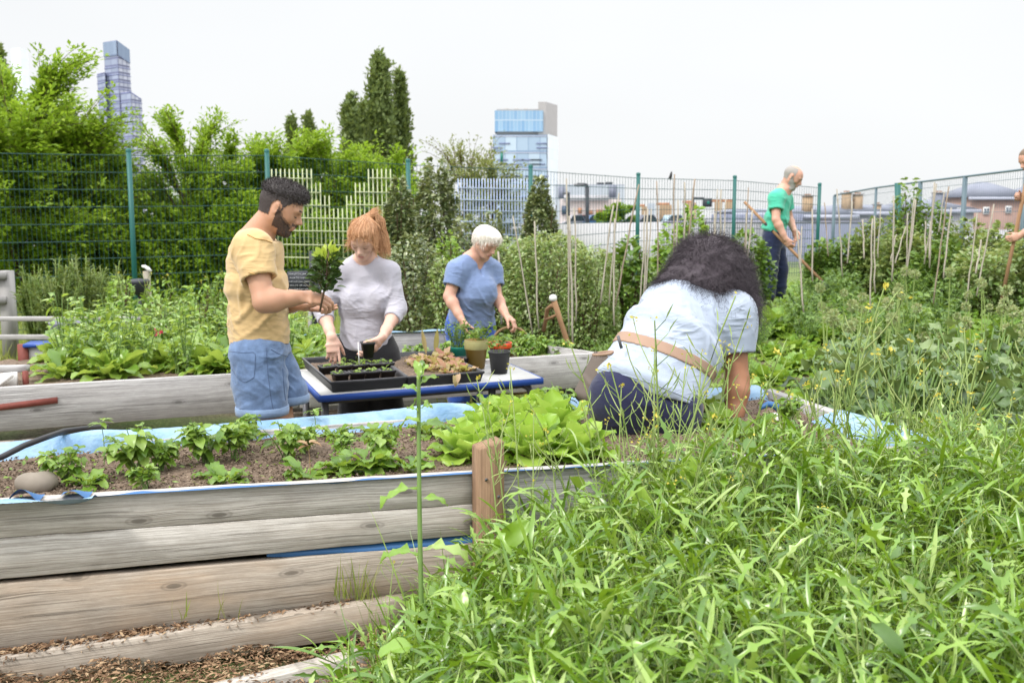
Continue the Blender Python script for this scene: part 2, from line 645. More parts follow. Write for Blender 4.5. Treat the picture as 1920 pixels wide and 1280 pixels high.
def ground_mat():
    k = NT('garden ground')
    o = k.obj()
    n1 = k.noise(o, 40, 5, .65)
    n2 = k.noise(o, .9, 4)
    soil = k.ramp(n1, [(.3, (.04, .028, .02)), (.5, (.12, .085, .058)), (.7, (.26, .2, .14))])
    grass = k.ramp(n1, [(.3, (.05, .085, .018)), (.55, (.13, .18, .045)), (.75, (.28, .30, .11))])
    sx_ = k.n('SeparateXYZ', {0: o})
    far = k.n('MapRange', {0: sx_.outputs[1], 1: 8.0, 2: 12.0}).outputs[0]
    f = k.math('ADD', k.ramp(n2, [(.45, (0, 0, 0)), (.6, (1, 1, 1))]), far)
    c = k.mix(k.math('MINIMUM', f, 1.0), soil, grass)
    tar = k.n('MapRange', {0: sx_.outputs[1], 1: 34.0, 2: 37.0}).outputs[0]
    c = k.mix(tar, c, (.25, .25, .26))
    k.P(Base_Color=c, Roughness=.95)
    k.bump(n1, .8, .02)
    return k.m


M['soil'] = soil_mat()


def tarp_mat():
    k = NT('blue tarpaulin liner')
    o = k.obj()
    n = k.noise(o, 9, 4)
    f = k.noise(k.mp(o, (30, 30, 60)), 1.0, 3)
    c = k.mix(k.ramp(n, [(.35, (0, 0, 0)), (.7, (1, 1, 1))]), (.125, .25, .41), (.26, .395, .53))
    c = k.mix(k.ramp(f, [(.62, (0, 0, 0)), (.75, (.6, .6, .6))]), c, (.16, .22, .26))
    k.P(Base_Color=c, Roughness=.42)
    k.bump(k.math('ADD', k.noise(o, 26, 3), k.math('MULTIPLY', f, .4)), .6, .012)
    return k.m


M['tarp'] = tarp_mat()
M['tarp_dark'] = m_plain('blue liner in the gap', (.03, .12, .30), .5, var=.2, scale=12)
M['chips'] = m_leaf('wood chips', [(.10, .055, .03), (.20, .115, .062), (.32, .20, .115), (.46, .33, .20)], trans=0.0, rough=.9)

# ================================================================ ground
gx = np.unique(np.concatenate([np.linspace(-12, 14, 105), np.linspace(-60, 60, 41), np.linspace(-900, 900, 25)]))
gy = np.unique(np.concatenate([np.linspace(-3, 20, 116), np.linspace(20, 100, 61), np.linspace(100, 2400, 24)]))
XX, YY = np.meshgrid(gx, gy, indexing='ij')


def gnear(x, y):
    """the lower path in front of the bed, the ground behind it"""
    lim = 3.15 + .22 * x
    return gz(x, y) + .22 * (1 - smooth01((y - lim) / .35))


ZZ = gnear(XX, YY) + .012 * np.sin(XX * 5.1 + 1.3 * np.sin(YY * 3)) * np.cos(YY * 4.3)
ni, nj = XX.shape
idx = np.arange(ni * nj).reshape(ni, nj)
Qg = np.stack([idx[:-1, :-1], idx[1:, :-1], idx[1:, 1:], idx[:-1, 1:]], -1).reshape(-1, 4)
kind(mk('ground', np.stack([XX, YY, ZZ], -1).reshape(-1, 3), Qg, None, ground_mat(), None, True), 'structure')


# ================================================================ planks
def board(name, bl, br, tr, tl, back, mat, parent=None, seg=18, wob=.0007, bevel=.0025):
    """a sawn plank: front face given by four corners, thickness by the vector 'back'"""
    bl, br, tr, tl, back = (np.asarray(v, float) for v in (bl, br, tr, tl, back))
    L = np.linalg.norm(br - bl)
    up = nrm(tl - bl)
    t = np.linspace(0, 1, seg + 1)
    lo = bl + (br - bl) * t[:, None]
    hi = tl + (tr - tl) * t[:, None]
    lo = lo + up * (rng.normal(0, wob, seg + 1))[:, None]
    hi = hi + up * (rng.normal(0, wob, seg + 1))[:, None]
    b = nrm(back) * bevel
    ring = [lo + b, lo + up * bevel, hi - up * bevel, hi + b, hi + back - b, hi + back - up * bevel, lo + back + up * bevel, lo + back - b]
    V = np.stack(ring, 1)                                 # seg+1, 8, 3
    h = np.linalg.norm(hi - lo, axis=1).mean()
    T = np.linalg.norm(back)
    gy_ = [0, 0, h, h, h, h, 0, 0]
    gz_ = [0, 0, 0, 0, T, T, T, T]
    off = rng.uniform(0, 40)
    G = np.zeros_like(V)
    G[..., 0] = t[:, None] * L + off
    G[..., 1] = np.array(gy_) + off * .37
    G[..., 2] = np.array(gz_)
    q = [(i * 8 + j, (i + 1) * 8 + j, (i + 1) * 8 + (j + 1) % 8, i * 8 + (j + 1) % 8) for i in range(seg) for j in range(8)]
    n = seg * 8
    caps = [(0, 1, 2, 3), (0, 3, 4, 7), (7, 4, 5, 6), (n, n + 3, n + 2, n + 1), (n, n + 7, n + 4, n + 3), (n + 7, n + 6, n + 5, n + 4)]
    return mk(name, V.reshape(-1, 3), np.array(q + caps), None, mat, parent, False, G.reshape(-1, 3))


def hit(px, py, P0, P1, off=0.0):
    """the sight line through a pixel meets the upright plane through P0 and P1"""
    d = nrm(A(P1[0] - P0[0], P1[1] - P0[1], 0))
    n = A(d[1], -d[0], 0)                                  # towards the camera
    r = ray(px, py)
    o = A(0, 0, CAMZ)
    t = np.dot(np.asarray(P0) + n * off - o, n) / np.dot(r, n)
    return o + r * t


ZB = .76
FL, FR = atz(-300, 958, ZB), atz(1742, 838, ZB)
BL, BR = atz(-300, 869, ZB), atz(1425, 730, ZB)
fd = nrm(A(*(FR - FL)))
fn = A(-fd[1], fd[0], 0)                                   # into the bed
bed = thing('raised_bed', 'near raised bed of weathered planks lined with blue tarpaulin, holding young peppers and lettuces', 'raised bed', (FL[0], FL[1], 0))
hf = lambda px, py, off=0.0: hit(px, py, FL, FR, off)
# upper plank left of the post, second plank, low front plank
PX0 = -300
jx = 905
board('plank', hf(PX0, 1030.5), hf(jx, 942.5), atz(jx, 886.5, ZB), FL, fn * .045, M['grey_wood'], bed, 26)
board('plank', hf(PX0, 1114), hf(jx, 1000), hf(jx, 943.8), hf(PX0, 1032), fn * .045, M['grey_wood'], bed, 26)
board('plank', hf(PX0, 1277), hf(jx, 1110), hf(jx, 1016), hf(PX0, 1121), fn * .045, M['grey_wood_b'], bed, 26)
board('plank', hf(jx + 4, 1000), hf(1742, 905), FR, atz(jx + 4, 886, ZB), fn * .045, M['old_wood'], bed, 20)
board('plank', hf(jx + 4, 1200), hf(1742, 1130), hf(1742, 912), hf(jx + 4, 1010), fn * .045, M['grey_wood_b'], bed, 20)
lowb = thing('edging_board', 'low grey board standing on the wood chips along the foot of the near raised bed', 'board', tuple(hf(200, 1260, .06)))
board('board', hf(PX0, 1345, .07), hf(760, 1180, .07), hf(760, 1121, .07), hf(PX0, 1277, .07), fn * .045, M['grey_wood_b'], lowb, 24)
# end and rear planks
ed = nrm(BR - FR)
en = A(-ed[1], ed[0], 0)
board('end_plank', BR * A(1, 1, 0) + A(0, 0, .12), FR * A(1, 1, 0) + A(0, 0, .12), FR + A(.02, .0, 0), BR + A(.02, 0, 0), A(.045, .02, 0), M['old_wood'], bed, 12)
board('end_plank', BL * A(1, 1, 0), FL * A(1, 1, 0) + fn * .046, FL + fn * .046 - A(0, 0, .004), BL - A(0, 0, .004), fd * .045, M['old_wood'], bed, 6)
board('rear_plank', BL * A(1, 1, 0) + A(0, 0, .05), BR * A(1, 1, 0) + A(0, 0, .05), BR + A(0, .02, -.01), BL + A(0, .02, -.01), A(-.01, .045, 0), M['old_wood'], bed, 20)


def liner(name, pts, width, inw, mat, parent, n=120, top=.0, drop=.06, amp=.02, freq=7, over=.035, seed=0):
    """a strip of tarpaulin folded over a plank edge, hanging into the bed"""
    r = np.random.default_rng(seed)
    pts = np.asarray(pts, float)
    t = np.linspace(0, 1, n)
    cum = np.concatenate([[0], np.cumsum(np.linalg.norm(np.diff(pts, axis=0), axis=1))])
    P = np.stack([np.interp(t * cum[-1], cum, pts[:, k]) for k in range(3)], 1)
    ph = r.uniform(0, 6.28, 6)
    x = t * cum[-1]
    wv = sum(np.sin(x * freq * (.5 + .6 * k) + ph[k]) / (1 + .7 * k) for k in range(5))
    wv2 = sum(np.sin(x * freq * (.8 + .7 * k) + ph[5 - k]) / (1 + .5 * k) for k in range(5))
    inw = np.asarray(inw, float)
    up = A(0, 0, 1)
    rows = []
    m = 9
    for i in range(m):
        s = i / (m - 1)
        bulge = math.sin(math.pi * min(1, s * 1.15))
        off = inw * (-over + (width + over) * s)
        z = top * (1 - s) + bulge * (amp * .9 + amp * .8 * wv)[:, None] * 1.0 - drop * s ** 1.6
        rows.append(P + off + up * z + inw * (bulge * .25 * amp * wv2)[:, None] + up * (r.normal(0, amp * .02, n))[:, None])
    V = np.stack(rows, 1)
    id_ = np.arange(n * m).reshape(n, m)
    Q = np.stack([id_[:-1, :-1], id_[1:, :-1], id_[1:, 1:], id_[:-1, 1:]], -1).reshape(-1, 4)
    o = mk(name, V.reshape(-1, 3), Q, None, mat, parent, True)
    return o


# rear liner: bulging blue band; front liner: a narrow folded edge, humped at the left
rear_pts = [BL, atz(0, 842, ZB), atz(190, 822, ZB), atz(330, 812, ZB), atz(480, 800, ZB), atz(700, 782, ZB), atz(945, 762, ZB), atz(1200, 746, ZB), BR]
bn = nrm(A(BR[1] - BL[1], -(BR[0] - BL[0]), 0))
liner('liner', np.array(rear_pts) + A(0, 0, .006), .09, bn, M['tarp'], bed, 220, .012, .075, .020, 6, .03, 3)
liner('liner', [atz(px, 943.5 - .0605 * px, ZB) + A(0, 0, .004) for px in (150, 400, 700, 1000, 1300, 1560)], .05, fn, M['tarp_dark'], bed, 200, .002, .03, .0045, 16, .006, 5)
liner('liner', [atz(px, 952 - .0605 * px, ZB) + A(0, 0, .006) for px in (-120, 0, 60, 120, 175)], .13, fn, M['tarp'], bed, 120, .012, .05, .020, 15, .02, 8)
liner('liner', [BR + (FR - BR) * .48 + A(0, 0, .004), BR + (FR - BR) * .75 + A(0, 0, .015), FR + A(0, 0, .012)], .13, nrm(A(-ed[1], ed[0], 0)) * (1 if np.dot(A(-ed[1], ed[0], 0), A(-1, 0, 0)) > 0 else -1), M['tarp'], bed, 100, .01, .06, .014, 14, .05, 9)
for pa_, pb_, hh_ in ((12, 74, .036), (108, 166, .022)):      # folds of the liner standing up like little tunnels, their inner shade put into the dark blue
    a_, b_ = (atz(px, 947 - .0605 * px, ZB) + A(0, 0, .004) for px in (pa_, pb_))
    u_, v_ = np.meshgrid(np.linspace(0, 1, 22), np.linspace(0, 1, 9), indexing='ij')
    V = a_ + (b_ - a_) * u_[..., None] + fn * (.085 * v_ + .012 * np.sin(u_ * 5))[..., None]
    V[..., 2] += hh_ * np.sin(math.pi * u_ ** .85) * (1 - v_) ** .8 + .002
    i_ = np.arange(198).reshape(22, 9)
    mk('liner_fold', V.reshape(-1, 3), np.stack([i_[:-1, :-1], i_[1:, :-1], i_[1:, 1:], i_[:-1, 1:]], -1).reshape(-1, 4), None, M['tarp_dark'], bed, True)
# blue liner bulging through the gap under the upper plank
gp0, gp1 = hf(500, 1046, -.004), hf(900, 1008, -.004)
gap = []
for i in range(30):
    t = i / 29
    b = gp0 + (gp1 - gp0) * t
    hgt = .042 * t ** .8 * (1 + .15 * math.sin(t * 17))
    for s in range(6):
        u = s / 5
        gap.append(b + A(0, 0, .010 - (hgt + .01) * u) + fn * (.014 - .016 * math.sin(math.pi * u) * min(1, t * 2)))
id_ = np.arange(180).reshape(30, 6)
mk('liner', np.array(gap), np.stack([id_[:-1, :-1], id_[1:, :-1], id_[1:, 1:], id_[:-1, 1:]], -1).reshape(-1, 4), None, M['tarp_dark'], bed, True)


def patch(name, corners, z, amp, mat, n=70, freq=6, parent=None, seed=1):
    """a bumpy sheet of soil inside four corners"""
    r = np.random.default_rng(seed)
    a, b, c, d = (np.asarray(p, float) for p in corners)
    u, v = np.meshgrid(np.linspace(0, 1, n), np.linspace(0, 1, n // 2), indexing='ij')
    P = (a[None, None] * ((1 - u) * (1 - v))[..., None] + b * (u * (1 - v))[..., None] + c * (u * v)[..., None] + d * ((1 - u) * v)[..., None])
    hx = sum(np.sin(P[..., 0] * freq * k + r.uniform(0, 6)) * np.sin(P[..., 1] * freq * k * 1.2 + r.uniform(0, 6)) / k for k in (1, 2.3, 4.1, 7.7))
    P[..., 2] = z + amp * hx * .5 + r.normal(0, amp * .18, hx.shape)
    i_ = np.arange(P.shape[0] * P.shape[1]).reshape(P.shape[:2])
    Q = np.stack([i_[:-1, :-1], i_[1:, :-1], i_[1:, 1:], i_[:-1, 1:]], -1).reshape(-1, 4)
    return mk(name, P.reshape(-1, 3), Q, None, mat, parent, True)


ins = fn * .035
kind(patch('soil', [FL + ins, FR + ins - fd * .03, BR + A(-.02, -.03, 0), BL + A(0, -.03, 0)], .728, .012, M['soil'], 260, 7), 'structure')


def scatter_bits(name, pts, r0, r1, mat, flat=.6, parent=None):
    """crumbs, stones or chips as small irregular boxes"""
    n = len(pts)
    ax, ay, az = frame(rdir(n, -.4, .4), rdir(n, .4, 1))
    sx_, sy_, sz_ = (rng.uniform(r0, r1, n) for _ in range(3))
    sz_ = sz_ * flat
    V = []
    for c in ((-1, -1, -1), (1, -1, -1), (1, 1, -1), (-1, 1, -1), (-1, -1, 1), (1, -1, 1), (1, 1, 1), (-1, 1, 1)):
        j = rng.uniform(.55, 1.0, (n, 3))
        V.append(pts + ax * (c[0] * sx_ * j[:, 0])[:, None] + az * (c[1] * sy_ * j[:, 1])[:, None] + ay * (c[2] * sz_ * j[:, 2])[:, None])
    V = np.stack(V, 1).reshape(-1, 3)
    q = np.array([(0, 3, 2, 1), (4, 5, 6, 7), (0, 1, 5, 4), (1, 2, 6, 5), (2, 3, 7, 6), (3, 0, 4, 7)])
    return mk(name, V, ((np.arange(n) * 8)[:, None, None] + q[None]).reshape(-1, 4), None, mat, parent)


def in_quad(n, a, b, c, d):
    u, v = rng.uniform(0, 1, n)[:, None], rng.uniform(0, 1, n)[:, None]
    return a * (1 - u) * (1 - v) + b * u * (1 - v) + c * u * v + d * (1 - u) * v


M['crumb'] = m_leaf('soil crumbs', [(.055, .037, .025), (.12, .083, .058), (.19, .137, .098), (.34, .265, .195)], trans=0, rough=.95)
pp = in_quad(12000, FL + fn * .05, FR + fn * .05, BR, BL)
pp[:, 2] = .731 + rng.uniform(-.004, .006, len(pp))
o = scatter_bits('soil_crumbs', pp, .0014, .0042, M['crumb'], .8)
kind(o, 'stuff', 'brown crumbs and pale pebbles lying on the soil of the near bed')
o['category'] = 'soil'

# corner post of the near bed
pc = hf(915, 888, .05)
pm = MB()
pa = nrm(A(.93, .36, 0)); pb = A(-pa[1], pa[0], 0)
pz0, pz1 = .05, float(at(915, 829, pc[1])[2])
prof = [(-.041, -.038), (.041, -.038), (.041, .038), (-.041, .038)]
V, G = [], []
for z, s in ((pz0, 1), (pz1 - .006, 1), (pz1, .93)):
    for x, y in prof:
        V.append(A(pc[0], pc[1], z + (.0 if z == pz0 else .012 * x / .048)) + pa * x * s + pb * y * s)
        G.append((z, x, y))
qs = [(i * 4 + j, i * 4 + (j + 1) % 4, (i + 1) * 4 + (j + 1) % 4, (i + 1) * 4 + j) for i in range(2) for j in range(4)] + [(8, 9, 10, 11)]
pm.add(V, qs, G=G)
post = thing('corner_post', 'square brown timber post standing against the front of the near raised bed', 'post', (pc[0], pc[1], 0.05))
pm.build('post', M['post_wood'], post)
sc_ = MB()
for dz, dx in ((.11, -.02), (.17, .022), (.245, -.01)):
    c = A(pc[0], pc[1], pz1 - dz) + pa * dx - pb * .039
    sc_.obox(c, (pa, A(0, 0, 1), pb), (.004, .004, .002))
sc_.build('screw_head', M['rim_plastic'], post)

# wood chips on the path and on the ledge
n = 9500
a_, b_ = hf(-120, 1240, .05), hf(800, 1130, .05)
u = rng.uniform(0, 1, n)
v = np.abs(rng.normal(0, .28, n))
pp = a_ + (b_ - a_) * u[:, None] - fn * v[:, None]
pp[:, 2] = gnear(pp[:, 0], pp[:, 1]) + .03 * np.exp(-v * 3) + rng.uniform(0, .022, n) + .02 * np.sin(u * 23)
P_ = pp
D_ = nrm(rdir(n, -.25, .25))
V, Q = leaves_s(P_, D_, rdir(n, .5, 1), rng.uniform(.008, .034, n), rng.uniform(.0016, .0046, n), .5)
n2 = 1500
u2 = np.clip(np.concatenate([rng.normal(.30, .04, 500), rng.normal(.49, .06, 700), rng.uniform(.2, .9, 300)]), 0, 1)
L0, L1 = hf(PX0, 1276, .035), hf(760, 1120, .035)
pp = L0 + (L1 - L0) * u2[:, None] + fn * rng.uniform(-.025, .02, n2)[:, None]
pp[:, 2] += rng.uniform(0, .02, n2)
V2, Q2 = leaves_s(pp, nrm(rdir(n2, -.3, .3)), rdir(n2, .5, 1), rng.uniform(.01, .035, n2), rng.uniform(.002, .005, n2), .5)
V, Q = cat((V, Q), (V2, Q2))
o = kind(mk('wood_chips', V, Q, None, M['chips']), 'stuff', 'brown wood chips spread over the path and ledge at the foot of the near bed')
o['category'] = 'mulch'
# board lying at the bottom edge
pb0, pb1 = atz(380, 1300, .27), atz(700, 1222, .27)
dd = nrm(pb1 - pb0)
sd = A(-dd[1], dd[0], 0)
pl = thing('path_board', 'pale grey board lying along the path edge at the bottom, half under the weeds', 'board', tuple(pb0 - A(0, 0, .1)))
board('board', pb0 - dd * .5 - A(0, 0, .16), pb1 - A(0, 0, .16), pb1, pb0 - dd * .5, sd * .055, M['grey_wood'], pl, 14)

# hose over the rear liner
hz = [atz(-160, 905, .79), atz(0, 858, .80), atz(45, 835, .815), atz(85, 820, .82), atz(120, 808, .80), atz(160, 803, .77), atz(200, 800, .70)]
hp = bez(np.array(hz)[0], np.array(hz)[1], np.array(hz)[2], np.linspace(0, 1, 4))
t = np.linspace(0, 6, 40)
hp = np.stack([np.interp(t, range(7), np.array(hz)[:, k]) for k in range(3)], 1)
hm = MB()
hm.tube(hp, .011, 8)
tag(hm.build('hose', M['rubber'], None, True), 'black garden hose curving over the blue liner at the rear left of the near bed', 'hose')


# stones in the near bed
def stone(px, py, z, r, label, sq=(1, .8, .7)):
    m = MB()
    n1, n2 = 10, 14
    V = []
    ph = rng.uniform(0, 6, 4)
    for i in range(n1 + 1):
        th = math.pi * i / n1
        for j in range(n2):
            f_ = 2 * math.pi * j / n2
            k = 1 + .14 * math.sin(3 * f_ + ph[0]) * math.sin(th) + .1 * math.sin(2 * th + ph[1])
            V.append((r * sq[0] * k * math.sin(th) * math.cos(f_), r * sq[1] * k * math.sin(th) * math.sin(f_), r * sq[2] * k * math.cos(th)))
    q = [(i * n2 + j, i * n2 + (j + 1) % n2, (i + 1) * n2 + (j + 1) % n2, (i + 1) * n2 + j) for i in range(n1) for j in range(n2)]
    m.add(np.array(V) + atz(px, py, z), q)
    return tag(m.build('stone', M['stone'], None, True), label, 'stone')


stone(70, 908, .745, .055, 'smooth beige stone beside the blue liner at the front left of the near bed', (1.1, .9, .75))
stone(40, 897, .735, .016, 'small pale stone lying in the soil behind the larger beige stone', (1.3, .9, .7))
stone(395, 836, .735, .018, 'little grey stone on bare soil between two pepper plants near the rear liner')

# ---------------------------------------------------------------- second bed, behind the table
ZW = .60
WL, WR = atz(-260, 742, ZW), atz(1124, 662, ZW)
wd = nrm(WR - WL)
wn = A(-wd[1], wd[0], 0)
hw_ = lambda px, py, off=0.0: hit(px, py, WL, WR, off)
bed2 = thing('raised_bed', 'long raised bed with a silver grey plank wall behind the potting table, full of chard', 'raised bed', (WL[0], WL[1], 0))
jx2 = 560
board('plank', hw_(-260, 829), hw_(jx2, 765), atz(jx2, 694.7, ZW), WL, wn * .05, M['old_wood'], bed2, 22)
board('plank', hw_(jx2 + 2, 765), hw_(1124, 724), WR, atz(jx2 + 2, 694.6, ZW), wn * .05, M['old_wood'], bed2, 22)
board('plank', hw_(-260, 1095), hw_(1124, 850), hw_(1124, 743), hw_(-260, 848), wn * .05, M['grey_wood_b'], bed2, 22)
EB = atz(1026, 648, ZW)
board('end_plank', WL * A(1, 1, 0) + wn * 1.9, WL * A(1, 1, 0) + wn * .05, WL + wn * .05, WL + wn * 1.9, A(.045, .01, 0), M['old_wood'], bed2, 8)
board('end_plank', A(WR[0], WR[1], 0), A(EB[0], EB[1], 0), EB, WR, A(.045, -.01, 0), M['old_wood'], bed2, 8)
rb0, rb1 = hw_(-20, 766, .012), hw_(108, 750, .012)
mred = MB()
mred.hexa([rb0 - A(0, 0, .018), rb1 - A(0, 0, .018), rb1 - A(0, 0, .018) + wn * .01, rb0 - A(0, 0, .018) + wn * .01,
           rb0 + A(0, 0, .018), rb1 + A(0, 0, .018), rb1 + A(0, 0, .018) + wn * .01, rb0 + A(0, 0, .018) + wn * .01])
mred.build('red_batten', M['red_paint'], bed2)
SB = [WL + wn * .06, WR + wn * .06, EB - A(.05, 0, 0), WL + wn * 1.9]
kind(patch('soil', SB, .53, .02, M['soil'], 120, 4, None, 4), 'structure')
# wall further back with blue liner on top
RL, RR = atz(520, 634, .62), atz(866, 622, .62)
rwall = thing('plank_wall', 'short grey plank wall topped with blue sheeting behind the two women', 'wall', (RL[0], RL[1], 0))
board('plank', A(RL[0], RL[1], .33), A(RR[0], RR[1], .33), RR, RL, A(0, .05, 0), M['old_wood'], rwall, 12)
board('plank', A(RL[0], RL[1], .02), A(RR[0], RR[1], .02), A(RR[0], RR[1], .32), A(RL[0], RL[1], .32), A(0, .05, 0), M['old_wood'], rwall, 12)
liner('liner', [RL + A(0, .03, .012), (RL + RR) / 2 + A(0, .03, .012), RR + A(0, .03, .012)], .1, A(0, 1, 0), M['tarp'], rwall, 80, .005, .02, .008, 9, .045, 12)

# rails at the left
rl = thing('rail_fence', 'low fence of two horizontal grey rails at the left behind the chard bed', 'fence', tuple(at(-100, 660, 8.6) * A(1, 1, 0)))
for y0, y1, xe in ((594, 602, 260), (628, 637, 150)):
    a0, a1 = at(-160, y1, 8.6), at(xe, y1, 8.6)
    b0, b1 = at(-160, y0, 8.6), at(xe, y0, 8.6)
    board('rail', a0, a1, b1, b0, A(0, .04, 0), M['old_wood'], rl, 10)
for px in (-90, 235):
    p = at(px, 640, 8.66)
    m = MB()
    m.box((p[0] - .04, p[1], 0), (p[0] + .04, p[1] + .07, p[2] + .18))
    m.build('post', M['old_wood'], rl)
gpst = thing('gate_post', 'thick grey timber post with two short rails at the far left edge', 'post', tuple(at(12, 590, 10.5) * A(1, 1, 0)))
p = at(11, 592, 10.5)
zt = float(at(11, 508, 10.5)[2])
m = MB(); m.box((p[0] - .06, p[1], 0), (p[0] + .06, p[1] + .12, zt)); m.build('post', M['old_wood'], gpst)
for py in (517, 563):
    q_ = at(0, py, 10.45)
    m = MB(); m.box((q_[0] - 1.2, q_[1], q_[2] - .035), (q_[0] + .05, q_[1] + .06, q_[2] + .035)); m.build('rail', M['old_wood'], gpst)

# crate, grey tub, little wooden frame at the left end of the chard bed
c0 = at(88, 668, 7.4)
cr8 = thing('crate', 'white and brown crate with blue trim at the left end of the chard bed', 'crate', (c0[0], c0[1], c0[2] - .14))
m = MB(); m.obox(c0, (A(1, .2, 0), A(-.2, 1, 0), A(0, 0, 1)), (.13, .1, .09)); m.build('box', M['white_paint'], cr8)
m = MB(); m.obox(c0 + A(-.11, -.13, -.03), (A(1, .2, 0), A(-.2, 1, 0), A(0, 0, 1)), (.035, .02, .14)); m.build('corner', M['red_paint'], cr8)
m = MB(); m.obox(c0 + A(.02, -.03, .1), (A(1, .2, 0), A(-.2, 1, 0), A(0, 0, 1)), (.14, .11, .012)); m.build('lid', M['blue_edge'], cr8)
c0 = at(132, 634, 7.7)
m = MB()
m.lathe(c0 - A(0, 0, .16), [(.0, 0), (.11, 0), (.15, .28), (.155, .29), (.145, .29), (.12, .1), (0, .1)], 20)
tag(m.build('tub', M['grey_plastic'], None, True), 'grey violet plastic tub half hidden in the leaves at the left', 'tub')
fr = thing('wooden_frame', 'small old wooden cold frame with a whitish board at the far left', 'frame', tuple(at(20, 715, 6.2)))
a0, a1, b0, b1 = at(-120, 700, 6.25), at(49, 698, 6.25), at(-120, 688, 6.25), at(49, 685, 6.25)
board('top_rail', a0, a1, b1, b0, A(0, .05, 0), M['old_wood'], fr, 8)
m = MB(); q_ = at(46, 705, 6.22); m.box((q_[0] - .015, q_[1], q_[2] - .1), (q_[0] + .012, q_[1] + .03, q_[2] + .03)); m.build('corner', M['red_paint'], fr)
m = MB(); q_ = at(14, 712, 6.2); m.obox(q_, (A(1, 0, .1), A(0, 1, 0), A(0, 0, 1)), (.06, .015, .045)); m.build('board', M['white_paint'], fr)
m = MB(); q_ = at(0, 720, 6.15); m.obox(q_, (A(1, 0, .7), A(0, 1, 0), A(0, 0, 1)), (.1, .012, .014)); m.build('brace', M['white_paint'], fr)

# barbecue bowl and bent-topped post behind the fence at the left
q_ = at(262, 560, 11.2)
bb = thing('fire_bowl', 'black round bowl on a leg beside the green fence post at the left', 'bowl', (q_[0], q_[1], 0))
zb = float(at(262, 527, 11.2)[2])
m = MB(); m.lathe((q_[0], q_[1], zb - .16), [(.02, 0), (.06, .01), (.1, .1), (.115, .14), (.12, .16), (.1, .18), (0, .19)], 20); m.build('bowl', M['slate'], bb, True)
m = MB(); m.tube([(q_[0], q_[1], 0), (q_[0], q_[1], zb - .14)], .02); m.build('leg', M['slate'], bb)
q_ = at(279, 560, 11.3)
sp_ = thing('tap_post', 'slim pale timber post with a curved white arm at its top, near the fence', 'post', (q_[0], q_[1], 0))
zb = float(at(279, 508, 11.3)[2])
m = MB(); m.obox((q_[0], q_[1], zb / 2), (A(1, 0, .03), A(0, 1, 0), A(-.03, 0, 1)), (.03, .03, zb / 2)); m.build('post', M['cane'], sp_)
m = MB(); m.tube([at(266, 499, 11.3), at(272, 500, 11.3), at(278, 504, 11.3), at(283, 509, 11.3)], [.012, .02, .022, .018]); m.build('arm', M['white_paint'], sp_, True)

# ---------------------------------------------------------------- chalkboard and dark planter behind the man
bp = [at(538, 509, 9.6), at(590, 507, 9.6), at(590, 544, 9.6), at(538, 545, 9.6)]
cb = thing('chalkboard', 'dark chalkboard covered in lines of white handwriting, seen between the man and the bay sapling', 'sign', (float((bp[0][0] + bp[1][0]) / 2), 9.6, 0))
m = MB()
bw, e_ = bp[1][0] - bp[0][0], .0
m.hexa([bp[3], bp[2], bp[2] + A(0, .02, 0), bp[3] + A(0, .02, 0), bp[0], bp[1], bp[1] + A(0, .02, 0), bp[0] + A(0, .02, 0)])
m.build('board', M['slate'], cb)
m = MB()
for ln in range(5):
    x = .015 + .01 * (ln % 2)
    zl = bp[0][2] - .028 - ln * .036
    while x < bw - .03:
        wlen = random.uniform(.02, .05)
        pts = []
        k = int(wlen / .0042)
        for i in range(k + 1):
            pts.append((bp[0][0] + x + wlen * i / k, 9.597, zl + random.uniform(-.001, .001) + (.009 if i % 2 else -.005) * random.uniform(.5, 1.25)))
        m.tube(pts, .0022, 4)
        x += wlen + .011
m.build('chalk_writing', M['chalk'], cb)
m = MB(); m.box((bp[0][0] + .05, 9.62, 0), (bp[0][0] + .08, 9.65, bp[3][2])); m.box((bp[1][0] - .08, 9.62, 0), (bp[1][0] - .05, 9.65, bp[3][2])); m.build('leg', M['old_wood'], cb)
q0, q1 = at(581, 540, 9.8), at(606, 540, 9.8)
zt = float(at(585, 471, 9.8)[2])
m = MB()
m.hexa([(q0[0], 9.8, 0), (q1[0] + .02, 9.8, 0), (q1[0] + .02, 9.95, 0), (q0[0], 9.95, 0), (q0[0], 9.8, zt), (q0[0] + .07, 9.8, zt), (q0[0] + .07, 9.95, zt), (q0[0], 9.95, zt)])
tag(m.build('slate_panel', M['slate'], None), 'dark grey upright slab with a sloping side behind the chalkboard', 'panel')

# ================================================================ fence
FX0, FY0, FDX, FDY = -5.13, 13.3, 1.81, .8645


def fpos(px):
    k = (px - 960) / F / CT * 1.0
    # X/Y = k  (pitch only shifts it a little at this height)
    i = (k * FY0 - FX0) / (FDX - k * FDY)
    return A(FX0 + FDX * i, FY0 + FDY * i, 0)


